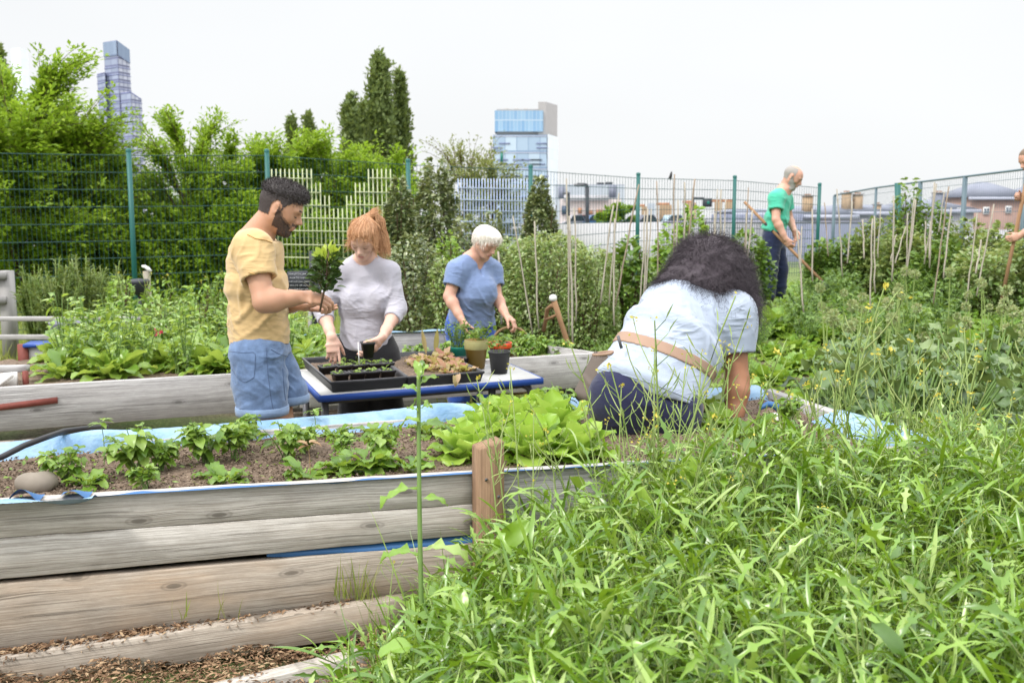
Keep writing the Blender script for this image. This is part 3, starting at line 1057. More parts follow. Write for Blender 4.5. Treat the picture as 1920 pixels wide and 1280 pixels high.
fence = thing('mesh_fence', 'tall green welded mesh fence with round green posts running behind the garden', 'fence', tuple(fpos(240)))
posts = [(-330, 268), (-30, 275), (241, 280), (500, 281), (765, 299), (995, 310), (1197, 325), (1378, 330), (1537, 344)]
FP = []
for px, py in posts:
    p = fpos(px)
    for _ in range(3):
        tp = at(px, py, p[1])
        p = fpos(px) * A(1, 1, 0)
        sc = (tp[0] / p[0]) if abs(p[0]) > .01 else 1
    p = A(tp[0], p[1], 0)
    zb = float(gz(p[0], p[1])) - .1
    m = MB()
    m.tube([(p[0], p[1], zb), (p[0], p[1], tp[2])], .034, 12)
    m.lathe((p[0], p[1], tp[2]), [(.037, -.03), (.037, .0), (.02, .012), (0, .014)], 12)
    m.build('post', M['green_steel'], fence, False)
    FP.append((p, zb, float(tp[2])))
for (p, za, ta), (q, zb2, tb) in zip(FP[:-1], FP[1:]):
    L = np.linalg.norm((q - p)[:2])
    n = int(L / .055)
    t = (np.arange(n) + .5) / n
    P0 = p + (q - p) * t[:, None]
    P0[:, 2] = za + (zb2 - za) * t
    P1 = P0.copy()
    P1[:, 2] = ta + (tb - ta) * t - .07
    V, Q = stems(P0, (P0 + P1) / 2, P1, .0026, .0026, 1, 4)
    hs_ = np.arange(0, 1.001, .0909)
    H0 = np.array([A(p[0], p[1], za + (ta - .08 - za) * h) for h in hs_])
    H1 = np.array([A(q[0], q[1], zb2 + (tb - .08 - zb2) * h) for h in hs_])
    V2, Q2 = stems(H0, (H0 + H1) / 2, H1, .0048, .0048, 1, 4)
    V, Q = cat((V, Q), (V2, Q2))
    mk('mesh_panel', V, Q, None, M['wire'], fence)

# second fence coming forward on the right
fence2 = thing('mesh_fence', 'fence with a grey top rail that rises towards the right edge above the bean canes', 'fence', tuple(gp(1700, 16)))
f2 = [(1565, 366, 20.0), (1643, 352, 17.6), (1726, 341, 15.6), (1810, 331, 14.0), (1925, 317, 12.3), (2080, 300, 10.8)]
M['rail_steel'] = m_plain('grey green rail', (.10, .15, .18), .5, var=.08)
tops = [at(*v) for v in f2]
for i, tp in enumerate(tops):
    m = MB()
    m.tube([(tp[0], tp[1], float(gz(tp[0], tp[1])) - .1), tuple(tp - A(0, 0, .01))], .032 if i != 1 else .022, 10)
    m.build('post', M['rail_steel'], fence2)
m = MB(); m.tube(tops, .015, 8); m.build('top_rail', M['rail_steel'], fence2)
for a_, b_ in zip(tops[:-1], tops[1:]):
    L = np.linalg.norm(b_ - a_)
    n = int(L / .06)
    t = (np.arange(n) + .5)[:, None] / n
    P1 = a_ + (b_ - a_) * t
    P0 = P1 * A(1, 1, 0) + A(0, 0, .1)
    V, Q = stems(P0, (P0 + P1) / 2, P1, .0018, .0018, 1, 4)
    hz_ = np.linspace(.2, .95, 5)[:, None]
    H0, H1 = A(a_[0], a_[1], 0) + A(0, 0, a_[2]) * hz_, A(b_[0], b_[1], 0) + A(0, 0, b_[2]) * hz_
    V2, Q2 = stems(H0, (H0 + H1) / 2, H1, .003, .003, 1, 4)
    V, Q = cat((V, Q), (V2, Q2))
    mk('mesh_panel', V, Q, None, M['rail_steel'], fence2)
p = gp(1683, 14.4)
m = MB(); tp = at(1683, 343, 14.4); m.tube([tuple(p), tuple(tp)], .042, 10)
tag(m.build('fence_post', M['green_steel'], None), 'single thick green post standing among the bean canes at the right', 'post')


def screen(name, label, cols, ybot, Y, mat, step_px, bar, rails, Y2=None):
    """trellis of upright bars with a stepped skyline: cols = (pixel column, pixel row of its top)"""
    xs = np.arange(cols[0][0], cols[-1][0] + .1, step_px)
    Yf = lambda px: fpos(px)[1] - .18
    rt = thing(name, label, 'screen', tuple(at(xs[0], ybot, Yf(xs[0]))))
    tops_ = np.interp(xs, [c[0] for c in cols], [c[1] for c in cols])
    rr_ = np.array(rails)
    tops_ = np.array([rr_[np.searchsorted(rr_, t + 8).clip(0, len(rr_) - 1)] - 17.0 for t in tops_])   # cut square, one cell at a time
    m = MB()
    ax = nrm(A(FDX, FDY, 0))
    for px, ty in zip(xs, tops_):
        a0, a1 = at(px, ybot, Yf(px)), at(px, ty, Yf(px))
        c = (a0 + a1) / 2
        c[0] = (a0[0] + a1[0]) / 2
        m.obox(c, (ax, A(-ax[1], ax[0], 0), A(0, 0, 1)), (bar, .008, (a1[2] - a0[2]) / 2))
    m.build('bars', mat, rt)
    for ry in rails:
        run = []
        for i in range(len(xs)):
            ok = tops_[i] <= ry + 2
            if ok:
                run.append(i)
            if (not ok or i == len(xs) - 1) and len(run) > 1:
                m = MB()
                a0, a1 = at(xs[run[0]], ry, Yf(xs[run[0]])), at(xs[run[-1]], ry + (run[-1] - run[0]) * .12, Yf(xs[run[-1]]))
                c = (a0 + a1) / 2 - A(0, .014, 0)
                m.obox(c, (nrm(a1 - a0), A(-ax[1], ax[0], 0), A(0, 0, 1)), (np.linalg.norm(a1 - a0) / 2, .006, bar * 1.15))
                m.build('rail', mat, rt)
            if not ok:
                run = []
    return rt


screen('trellis_screen', 'cream green trellis with a stepped valley skyline fixed to the fence behind the young woman',
       [(512, 325), (522, 316), (580, 313), (595, 330), (606, 345), (616, 362), (632, 385), (640, 384), (652, 370), (664, 350), (678, 336), (692, 322), (735, 324), (745, 332)],
       500, 13.5, M['cream_bar'], 8.2, .0065, (334, 360, 384, 408, 432, 458, 482))
screen('trellis_screen', 'pale blue trellis with a stepped skyline fixed to the fence left of the glass tower',
       [(848, 360), (856, 345), (866, 332), (905, 330), (950, 338), (992, 340)], 470, 14, M['blue_bar'], 5.6, .006, (352, 374, 394, 415, 438))


# ================================================================ city
def facade(name, glass, frame_c, floor=3.1, bay=1.6, slab=.16, mull=.12, var=.35, rough=.12, dark=(.05, .08, .14)):
    k = NT(name)
    g = k.n('Attribute', attribute_name='gco').outputs['Vector']
    s = k.n('SeparateXYZ', {0: g})
    fz = k.math('FRACT', k.math('DIVIDE', s.outputs[2], floor))
    fu = k.math('FRACT', k.math('DIVIDE', s.outputs[0], bay))
    line = k.math('LESS_THAN', fz, slab)
    ml = k.math('LESS_THAN', fu, mull)
    cell = k.n('CombineXYZ', {'X': k.math('FLOOR', k.math('DIVIDE', s.outputs[0], bay)), 'Y': k.math('FLOOR', k.math('DIVIDE', s.outputs[2], floor)), 'Z': s.outputs[1]})
    wn_ = k.n('TexWhiteNoise', {'Vector': cell.outputs[0]}).outputs[0]
    c = k.mix(k.math('MULTIPLY', wn_, var), glass, dark)
    c = k.mix(k.math('MULTIPLY', ml, .7), c, frame_c)
    c = k.mix(line, c, frame_c)
    k.P(Base_Color=c, Roughness=k.math('ADD', k.math('MULTIPLY', k.math('MAXIMUM', line, ml), .5), rough))
    k.set(k.b, 'Specular IOR Level', .6)
    k.bump(k.math('MAXIMUM', line, ml), .5, .2)
    return k.m


def prism(m, foot, z0, z1):
    """upright walls and a roof over a footprint; z1 may differ per corner"""
    n = len(foot)
    z1 = [z1] * n if np.isscalar(z1) else z1
    u = 0
    for i in range(n):
        a_, b_ = foot[i], foot[(i + 1) % n]
        za, zb_ = z1[i], z1[(i + 1) % n]
        L = math.hypot(b_[0] - a_[0], b_[1] - a_[1])
        m.add([(a_[0], a_[1], z0), (b_[0], b_[1], z0), (b_[0], b_[1], zb_), (a_[0], a_[1], za)], [(0, 1, 2, 3)],
              G=[(u, i, z0), (u + L, i, z0), (u + L, i, zb_), (u, i, za)])
        u += L
    cx = [(p_[0], p_[1], z) for p_, z in zip(foot, z1)]
    if n == 4:
        m.add(cx, [(0, 1, 2, 3)], G=[(0.5, 9, .7)] * 4)
    return m


def slabs(m, foot, zs, out, th):
    c = np.mean(np.array(foot), 0)
    for z in zs:
        f_ = [(p_[0] + out * np.sign(p_[0] - c[0]), p_[1] + out * np.sign(p_[1] - c[1])) for p_ in foot]
        m.hexa([(*p_, z) for p_ in f_] + [(*p_, z + th) for p_ in f_])


def px_foot(pxs, Ys):
    return [((px - 960) / F * y / CT * .995, y) for px, y in zip(pxs, Ys)]


zat = lambda py, Y: float(at(960, py, Y)[2])
M['tower_glass_l'] = facade('tower glass shaded side', (.29, .33, .43), (.12, .135, .23), 4.2, 6, .24, .10, .25)
M['tower_glass_r'] = facade('tower glass lit side', (.46, .48, .54), (.11, .12, .19), 4.2, 3.4, .26, .22, .25)
M['slab'] = m_plain('slab edge', (.42, .44, .52), .6, var=.05)
M['slab_d'] = m_plain('blue grey slab edge', (.16, .18, .32), .6, var=.05)
M['crown_glass'] = facade('crown glass', (.24, .31, .41), (.12, .16, .25), 12, 3, .06, .10, .25)
Yt = 600
tw = thing('skyscraper', 'tall stepped blue glass skyscraper rising above the trees at the left', 'skyscraper', ((227 - 960) / F * Yt, Yt, -5))


def tblock(pxl, pxc, pxr, ytop, dY, ytop_r=None, cr=False, z0=-5):
    ft = [(q_[0] * .978, q_[1]) for q_ in px_foot((pxc, pxr, (pxl + pxr) / 2, pxl), (Yt + dY, Yt + dY + 9, Yt + dY + 18, Yt + dY + 7))]
    za = zat(ytop, Yt + dY)
    zr = za if ytop_r is None else zat(ytop_r, Yt + dY + 9)
    z1 = [za, zr, (za + zr) / 2, za]
    m = MB()
    # left face separately from the right one: how light falls is put into the glass colour
    m1, m2 = MB(), MB()
    f0, f1, f2_, f3 = ft
    zz = min(z1)
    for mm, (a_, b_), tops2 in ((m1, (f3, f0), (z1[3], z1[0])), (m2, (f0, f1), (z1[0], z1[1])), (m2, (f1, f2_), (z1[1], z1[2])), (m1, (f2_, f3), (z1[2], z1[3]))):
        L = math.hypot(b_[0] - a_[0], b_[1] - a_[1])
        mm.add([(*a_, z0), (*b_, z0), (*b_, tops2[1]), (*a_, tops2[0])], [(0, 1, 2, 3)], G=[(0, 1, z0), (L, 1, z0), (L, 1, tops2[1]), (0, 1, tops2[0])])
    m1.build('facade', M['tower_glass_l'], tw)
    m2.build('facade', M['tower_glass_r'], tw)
    ms = MB()
    slabs(ms, ft, np.arange(20, zz - 9 if cr else zz, 4.2), .25, .5)
    ms.hexa([(*q_, z - .2) for q_, z in zip(ft, z1)] + [(*q_, z + .7) for q_, z in zip(ft, z1)])
    ms.build('floor_edges', M['slab_d'], tw)
    return ft, z1


ftA, zA = tblock(202, 227, 249, 78, 6, 95, True)
m = MB()
for i, j in ((3, 0), (0, 1)):
    a_, b_ = np.array(ftA[i]), np.array(ftA[j])
    nv_ = nrm(A((b_ - a_)[1], -(b_ - a_)[0])) * .4
    L = np.linalg.norm(b_ - a_)
    m.add([(*(a_ + nv_), zA[i] - 8), (*(b_ + nv_), zA[j] - 8), (*(b_ + nv_), zA[j] + .4), (*(a_ + nv_), zA[i] + .4)], [(0, 1, 2, 3)],
          G=[(0, 2, 0), (L, 2, 0), (L, 2, 8), (0, 2, 8)])
m.build('crown', M['crown_glass'], tw)
tblock(187, 201.5, 206, 138, 9)
tblock(229, 248, 268, 174, -2, 188)

# second tower
M['glass2'] = facade('pale blue panels', (.43, .53, .60), (.15, .23, .34), 6.4, 4.6, .09, .08, .6, dark=(.2, .30, .42))
M['glass2b'] = facade('blue top glass', (.27, .41, .53), (.36, .46, .54), 7.6, 1.5, .06, .16, .5, dark=(.08, .22, .42))
M['pale_panel'] = facade('white panels', (.74, .80, .83), (.62, .70, .76), 6.4, 5, .03, .03, .08, .4)
M['concrete'] = m_plain('grey beige concrete', (.40, .385, .37), .8, var=.1, scale=.4, bump=0)
Y2 = 400
tb = thing('tower_block', 'pale blue glass tower block with a grey concrete top right of the trees', 'tower block', ((985 - 960) / F * Y2, Y2, -5))
fb = px_foot((925, 1024, 1043, 940), (Y2, Y2, Y2 + 18, Y2 + 20))
ztb = zat(253, Y2)
m = MB(); prism(m, fb, -5, ztb); m.build('facade', M['glass2'], tb)
m = MB()
a_, b_ = np.array(fb[1]), np.array(fb[2])
m.add([(a_[0] + .3, a_[1] - .1, -5), (b_[0] + .3, b_[1], -5), (b_[0] + .3, b_[1], ztb + .4), (a_[0] + .3, a_[1] - .1, ztb + .4)], [(0, 1, 2, 3)], G=[(0, 0, 0), (18, 0, 0), (18, 0, 60), (0, 0, 60)])
m.build('side_facade', M['pale_panel'], tb)
m = MB(); prism(m, px_foot((928, 1016, 1020, 1010, 930), (Y2 + 3, Y2 + 3, Y2 + 6, Y2 + 16, Y2 + 16)), ztb + 1.5, zat(206, Y2)); m.build('upper_facade', M['glass2b'], tb)
m = MB(); prism(m, px_foot((1008, 1022, 1043, 1030), (Y2 + 4, Y2 + 4.5, Y2 + 17, Y2 + 20)), ztb - .5, zat(193, Y2 + 8)); m.build('concrete_core', M['concrete'], tb)
m = MB(); prism(m, px_foot((932, 1012, 1012, 934), (Y2 + 6, Y2 + 6, Y2 + 14, Y2 + 14)), ztb, zat(202, Y2)); 
for px in (950, 968, 985):
    c = px_foot((px,), (Y2 + 8,))[0]
    m.box((c[0] - .8, c[1] - .8, zat(203, Y2)), (c[0] + .8, c[1] + .8, zat(200, Y2)))
m.build('plant_room', M['concrete'], tb)
ms = MB()
slabs(ms, fb, np.arange(6, ztb, 6.4), .18, .28)
ms.build('floor_edges', M['slab'], tb)
m = MB()
for i in range(46):
    px = random.uniform(930, 1020)
    z = random.randint(0, 4) * 6.4 + random.choice((1.5, 3.2))
    c = px_foot((px,), (Y2 - .35,))[0]
    m.box((c[0] - 2.2, c[1], z), (c[0] + 2.2, c[1] + .3, z + .35))
m.build('balcony_rail', M['slab_d'], tb)
m = MB()
c = px_foot((941,), (Y2 - .4,))[0]
m.box((c[0] - .5, c[1], zat(305, Y2)), (c[0] + .5, c[1] + .3, zat(285, Y2))); m.build('banner', M['green_pot'], tb)

pb_ = thing('pale_tower', 'pale hazy tower behind the big elm at the far left', 'tower block', ((62 - 960) / F * 800, 800, -5))
m = MB(); prism(m, px_foot((50, 66, 80, 60), (800, 800, 815, 816)), -5, [zat(92, 800), zat(90, 800), zat(96, 815), zat(96, 816)]); m.build('facade', M['pale_panel'], pb_)


def low_block(name, label, pxl, pxr, ytop, Y, depth, mat, extras=(), cat_='building', z0=-3):
    rt = thing(name, label, cat_, ((pxl + pxr) / 2 / F * Y - 960 / F * Y, Y, z0))
    m = MB(); prism(m, px_foot((pxl, pxr, pxr, pxl), (Y, Y, Y + depth, Y + depth)), z0, zat(ytop, Y)); m.build('wall', mat, rt)
    for nm, l, r, t, b, dy, mt in extras:
        m = MB()
        f_ = px_foot((l, r), (Y, Y))
        m.box((f_[0][0], Y - .25 + dy, zat(b, Y)), (f_[1][0], Y + .1 + dy if dy <= 0 else Y + dy + 2, zat(t, Y)))
        m.build(nm, mt, rt)
    return rt


M['grey_clad'] = facade('grey cladding', (.40, .44, .48), (.33, .36, .42), 6, 2.4, .03, .06, .15, .5, dark=(.25, .3, .36))
M['pink_wall'] = m_plain('pinkish white render', (.60, .54, .52), .8, var=.06, scale=.5, bump=0)
M['brick'] = m_plain('orange brick', (.42, .22, .13), .85, var=.2, scale=2, bump=0)
M['ybrick'] = m_plain('yellow stock brick', (.42, .30, .19), .85, var=.2, scale=2, bump=0)
M['roof_slate'] = m_plain('blue grey slate roof', (.19, .205, .26), .6, var=.12, scale=1, bump=0)
M['warehouse'] = facade('blue grey profiled sheet', (.27, .29, .38), (.21, .23, .32), 8, .9, .02, .2, .05, .5, dark=(.2, .22, .3))
M['hoarding'] = m_plain('pale grey concrete wall', (.42, .42, .44), .85, var=.08, scale=.6, bump=0)
M['window_d'] = m_plain('window glass', (.06, .09, .14), .1, var=.1, bump=0)
M['rbrick'] = m_plain('pinkish brick', (.36, .24, .20), .85, var=.15, scale=2, bump=0)
low_block('office_block', 'low grey office block with rooftop plant right of the glass tower', 1040, 1168, 346, 160, 25, M['grey_clad'],
          [('rooftop_unit', 1122, 1134, 341, 347, 4, M['slate']), ('rooftop_unit', 1138, 1150, 340, 347, 4, M['slate']), ('rooftop_unit', 1086, 1100, 342, 347, 4, M['grey_plastic']),
           ('balcony_bay', 1139, 1152, 348, 370, 0, M['roof_slate']), ('balcony_bay', 1046, 1057, 350, 372, 0, M['roof_slate'])])
low_block('shop_row', 'long low pinkish building with orange brick bays beyond the car park', 1048, 1162, 372, 112, 12, M['pink_wall'],
          [('roof_band', 1056, 1138, 366, 377, -.2, M['hoarding']), ('brick_bay', 1082, 1089, 390, 400, -.1, M['brick']), ('brick_bay', 1098, 1109, 394, 402, -.1, M['brick']),
           ('brick_bay', 1116, 1129, 393, 402, -.1, M['brick']), ('brick_bay', 1134, 1150, 390, 402, -.1, M['brick']), ('shop_front', 1052, 1060, 386, 402, -.1, M['window_d'])])
for lb, l, r, t in (('yellow brick end house behind the car park just right of the fence post', 1200, 1210, 387), ('short reddish brick stack house beyond the parked cars', 1233, 1256, 384),
                    ('yellow brick house end with a row of chimney pots', 1283, 1301, 380), ('brick chimney wall left of the green fence post', 1335, 1349, 378), ('brick house end with red pots on its wall', 1356, 1373, 378)):
    low_block('terraced_house', lb, l, r, t, 100, 6, M['ybrick'], [('chimney_pots', l + 2, r - 2, t - 4, t + .5, 1, M['brick'])], 'house')
low_block('glass_kiosk', 'small pale glazed building between two brick house ends', 1212, 1225, 381, 96, 5, M['grey_clad'])
low_block('warehouse', 'wide blue grey metal warehouse behind the hoeing man', 1330, 1500, 402, 62, 14, M['warehouse'])


def gable_house(label, pxl, pxr, yeave, yridge, Y, wall, roof, wins=(), hip=.25, name='house', z0=-3, depth=9):
    f_ = px_foot((pxl, pxr), (Y, Y))
    rt = thing(name, label, 'house', ((f_[0][0] + f_[1][0]) / 2, Y, z0))
    xl, xr = f_[0][0], f_[1][0]
    ze, zr = zat(yeave, Y), zat(yridge, Y + depth / 2)
    m = MB(); m.box((xl, Y, z0), (xr, Y + depth, ze - .01)); m.build('wall', wall, rt)
    h = (xr - xl) * hip
    m = MB()
    o_ = .35
    m.add([(xl - o_, Y - o_, ze), (xr + o_, Y - o_, ze), (xr + o_, Y + depth + o_, ze), (xl - o_, Y + depth + o_, ze), (xl + h, Y + depth / 2, zr), (xr - h, Y + depth / 2, zr)],
          [(0, 1, 5, 4), (2, 3, 4, 5), (0, 3, 2, 1)], [(1, 2, 5), (3, 0, 4)])
    m.build('roof', roof, rt)
    m = MB(); m.box((xl - .4, Y - .42, ze - .28), (xr + .4, Y - .02, ze - .02)); m.build('gutter', M['slab'], rt)
    for px, t, b in wins:
        w0 = px_foot((px - 5.5, px + 5.5), (Y, Y))
        m = MB(); m.box((w0[0][0], Y - .12, zat(b, Y)), (w0[1][0], Y - .02, zat(t, Y))); wf = m.build('window', M['white_paint'], rt)
        m = MB()
        wdx = (w0[1][0] - w0[0][0])
        for k in range(2):
            for j in range(2):
                zb_, zt_ = zat(b, Y) + .1, zat(t, Y) - .1
                m.box((w0[0][0] + .08 + k * (wdx / 2 - .02), Y - .15, zb_ + j * (zt_ - zb_) / 2 + .02), (w0[0][0] + wdx / 2 - .04 + k * (wdx / 2 - .02), Y - .125, zb_ + (j + 1) * (zt_ - zb_) / 2 - .03))
        m.build('pane', M['window_d'], wf)
    return rt


def chimney(parent_label, px, yt, yb, Y, wpx, mat):
    f_ = px_foot((px - wpx / 2, px + wpx / 2), (Y, Y))
    rt = None
    return f_


gable_house('slate roofed terrace left of the hoeing man with pale upper walls', 1378, 1545, 398, 392, 78, M['warehouse'], M['roof_slate'], (), .05, 'terraced_house')
gable_house('dark slate roofed terrace just right of the hoeing man', 1500, 1590, 402, 386, 70, M['hoarding'], M['roof_slate'], (), .1, 'terraced_house')
gable_house('grey terrace roof with two chimneys behind the bean canes', 1580, 1700, 396, 384, 74, M['hoarding'], M['roof_slate'], ((1612, 410, 424), (1640, 410, 424)), .1, 'terraced_house')
gable_house('slate roofed house half hidden by the tall bean plants', 1700, 1816, 392, 374, 78, M['hoarding'], M['roof_slate'], ((1790, 390, 400),), .3, 'house')
gable_house('pinkish brick house with a hipped slate roof and white windows at the right edge', 1812, 1925, 369, 341, 96, M['rbrick'], M['roof_slate'], ((1838, 388, 402), (1879, 386, 400), (1908, 386, 400)), .42, 'house')
gable_house('brick house with slate roof cut off by the right edge of the view', 1932, 2040, 369, 341, 97, M['rbrick'], M['roof_slate'], ((1950, 386, 400), (1980, 386, 400)), .4, 'house')
for i, (px, yt, wp, Y) in enumerate(((1510, 364, 14, 71), (1582, 358, 12, 75), (1603, 361, 13, 75), (1640, 380, 8, 75), (1753, 358, 16, 79))):
    f_ = px_foot((px - wp / 2, px + wp / 2), (Y, Y))
    rt = thing('chimney_stack', ('squat brick chimney stack right of the hoeing man', 'left of two tall chimney stacks above the grey terrace', 'right of two tall chimney stacks above the grey terrace',
                                 'small chimney at the right end of the grey terrace', 'broad dark chimney stack behind the tall bean plants')[i], 'chimney', (f_[0][0], Y, zat(400, Y)))
    m = MB(); m.box((f_[0][0], Y, zat(404, Y)), (f_[1][0], Y + .8, zat(yt + 4, Y))); m.build('stack', M['ybrick'] if i < 4 else M['roof_slate'], rt)
    m = MB(); m.box((f_[0][0] - .08, Y - .08, zat(yt + 4, Y)), (f_[1][0] + .08, Y + .88, zat(yt + 2, Y))); m.build('cap', M['concrete'], rt)
    m = MB()
    for k in range(2):
        x = f_[0][0] + (f_[1][0] - f_[0][0]) * (.28 + .44 * k)
        m.lathe((x, Y + .4, zat(yt + 2, Y)), [(.13, 0), (.11, zat(yt, Y) - zat(yt + 2, Y)), (.14, zat(yt - .3, Y) - zat(yt + 2, Y)), (0, zat(yt - .3, Y) - zat(yt + 2, Y))], 10)
    m.build('pot', M['brick'], rt)

# concrete wall of the car park and railings
hw0, hw1 = px_foot((1030, 1440), (26, 22))
m = MB()
za, zb_ = zat(420, 26), zat(413, 22)
m.hexa([(*hw0, -.2), (*hw1, -.2), (hw1[0], hw1[1] + .3, -.2), (hw0[0], hw0[1] + .3, -.2), (*hw0, za), (*hw1, zb_), (hw1[0], hw1[1] + .3, zb_), (hw0[0], hw0[1] + .3, za)])
tag(m.build('concrete_wall', M['hoarding'], None), 'long pale grey concrete wall of the car park beyond the fence', 'wall')
rt = thing('metal_railing', 'blue grey metal railing of closely set bars right of the car park wall', 'railing', (*px_foot((1500,), (21,))[0], 0))
r0, r1 = px_foot((1240, 1660), (21.5, 21))
n = 120
t = np.linspace(0, 1, n)
P0 = np.stack([r0[0] + (r1[0] - r0[0]) * t, r0[1] + (r1[1] - r0[1]) * t, np.full(n, .3)], 1)
P1 = P0.copy(); P1[:, 2] = zat(408, 21)
V, Q = stems(P0, (P0 + P1) / 2, P1, .008, .008, 1, 4)
mk('bars', V, Q, None, M['grey_plastic'], rt)
m = MB(); m.tube([P1[0] - A(0, 0, .1), P1[-1] - A(0, 0, .1)], .03, 6); m.build('rail', M['grey_plastic'], rt)
m = MB()
p0, p1 = px_foot((1400, 1700), (24, 23))
m.hexa([(*p0, -.5), (*p1, -.5), (p1[0], p1[1] + .1, -.5), (p0[0], p0[1] + .1, -.5), (*p0, zat(414, 24)), (*p1, zat(420, 23)), (p1[0], p1[1] + .1, zat(420, 23)), (p0[0], p0[1] + .1, zat(414, 24))])
tag(m.build('panel_fence', M['warehouse'], None), 'blue grey panel fence behind the railing and the hoeing man', 'fence')

# street lamps, traffic sign
for lb, px, yt, yb, Y, arm in (('dark street lamp with a curved arm to the left in front of the office block', 1101, 346, 445, 44, -19), ('small grey street lamp with two short arms near the glass tower', 1066, 361, 425, 60, -5)):
    rt = thing('street_lamp', lb, 'street lamp', (*px_foot((px,), (Y,))[0], .4))
    a0, a1 = at(px, yb, Y), at(px, yt + 4, Y)
    m = MB(); m.tube([a0, a1], .09, 8); m.build('pole', M['slate'], rt)
    m = MB(); m.tube([a1, at(px - .5, yt + 1, Y), at(px + arm * .3, yt, Y), at(px + arm, yt + 1, Y)], [.07, .07, .07, .1], 6); m.build('arm', M['slate'], rt)
    m = MB(); q_ = at(px + arm * .8, yt + 1.5, Y); m.obox(q_, (A(1, 0, 0), A(0, 1, 0), A(0, 0, 1)), (.22, .1, .05)); m.build('lamp_head', M['rim_plastic'], rt)
rt = thing('traffic_light', 'dark traffic light box with a teal lamp on a horizontal arm above the terrace', 'traffic light', tuple(at(1300, 425, 50)))
m = MB(); m.tube([at(1298, 430, 50), at(1300, 370, 50), at(1301, 371.5, 50), at(1320, 372, 50)], .06, 6); m.build('mast', M['slate'], rt)
m = MB(); q_ = at(1326, 380, 50); m.obox(q_, (A(1, 0, 0), A(0, 1, 0), A(0, 0, 1)), (.21, .12, .21)); m.build('box', M['slate'], rt)
m = MB(); m.lathe((0, 0, 0), [(.0, .02), (.07, .02), (.08, 0)], 12)
V = np.concatenate(m.V); V = np.stack([V[:, 0], -V[:, 2], V[:, 1]], 1) + at(1328, 380, 49.87)
mk('lamp', V, np.concatenate(m.Q), None, M['green_pot'], rt)
rt = thing('crow', 'small black bird in flight above the bean canes', 'bird', tuple(at(1257, 330, 30)))
m = MB(); q_ = at(1257, 330, 30)
m.tube([q_ + A(0, 0, -.13), q_ + A(.01, 0, -.04), q_ + A(.02, 0, .06), q_ + A(.03, -.02, .13)], [.01, .04, .035, .012], 8)
m.add([q_ + A(0, 0, .05), q_ + A(.0, .18, .02), q_ + A(-.04, .3, -.12), q_ + A(0, .05, -.06)], [(0, 1, 2, 3)])
m.build('body', M['rubber'], rt)

# parked cars
M['tyre'] = m_plain('tyre', (.02, .02, .02), .8)
M['car_glass'] = m_plain('car glass', (.03, .04, .05), .08, bump=0)


def car(px, Y, col, label, yaw=0.0):
    x, y = px_foot((px,), (Y,))[0]
    z = float(gz(x, Y))
    rt = thing('parked_car', label, 'car', (x, y, z), 'cars parked beyond the wall')
    mt = m_plain('car paint', col, .25, .2, var=.02, bump=0)
    X5 = lambda a: a * .46
    side = [(-2.1, .35), (-2.1, .75), (-1.9, .9), (-1.0, .98), (-.5, 1.42), (.9, 1.45), (1.6, .98), (2.1, .85), (2.15, .35)]
    m = MB()
    n = len(side)
    V = [(x + X5(a_), y - 1.6, z + b_) for a_, b_ in side] + [(x + X5(a_), y + 1.6, z + b_) for a_, b_ in side]
    q = [(i, (i + 1) % n, n + (i + 1) % n, n + i) for i in range(n)]
    tri = [(0, i, i + 1) for i in range(1, n - 1)] + [(n, n + i + 1, n + i) for i in range(1, n - 1)]
    m.add(V, q, tri); m.build('body', mt, rt)
    m = MB()
    m.add([(x - .42, y - 1.61, z + 1.0), (x + .62, y - 1.61, z + 1.0), (x + .40, y - 1.61, z + 1.38), (x - .22, y - 1.61, z + 1.36)], [(0, 1, 2, 3)]); m.build('window', M['car_glass'], rt)
    for wx in (-1.35, 1.35):
        m = MB(); m.tube([(x + X5(wx), y - 1.64, z + .32), (x + X5(wx), y - 1.4, z + .32)], .32, 14); m.build('wheel', M['tyre'], rt)


for px, Y, c, lb in ((1077, 74, (.30, .30, .33), 'grey parked car partly behind the canes at the left of the car row'), (1094, 76, (.35, .10, .08), 'dark red parked car beside the street lamp pole'),
                     (1111, 73, (.06, .16, .35), 'blue parked car just right of the street lamp pole'), (1128, 77, (.55, .55, .56), 'silver parked car before the orange brick bay'),
                     (1206, 70, (.10, .10, .14), 'dark parked car right of the green fence post'), (1255, 68, (.30, .42, .48), 'pale blue van shaped car at the right of the car row')):
    car(px, Y, c, lb)
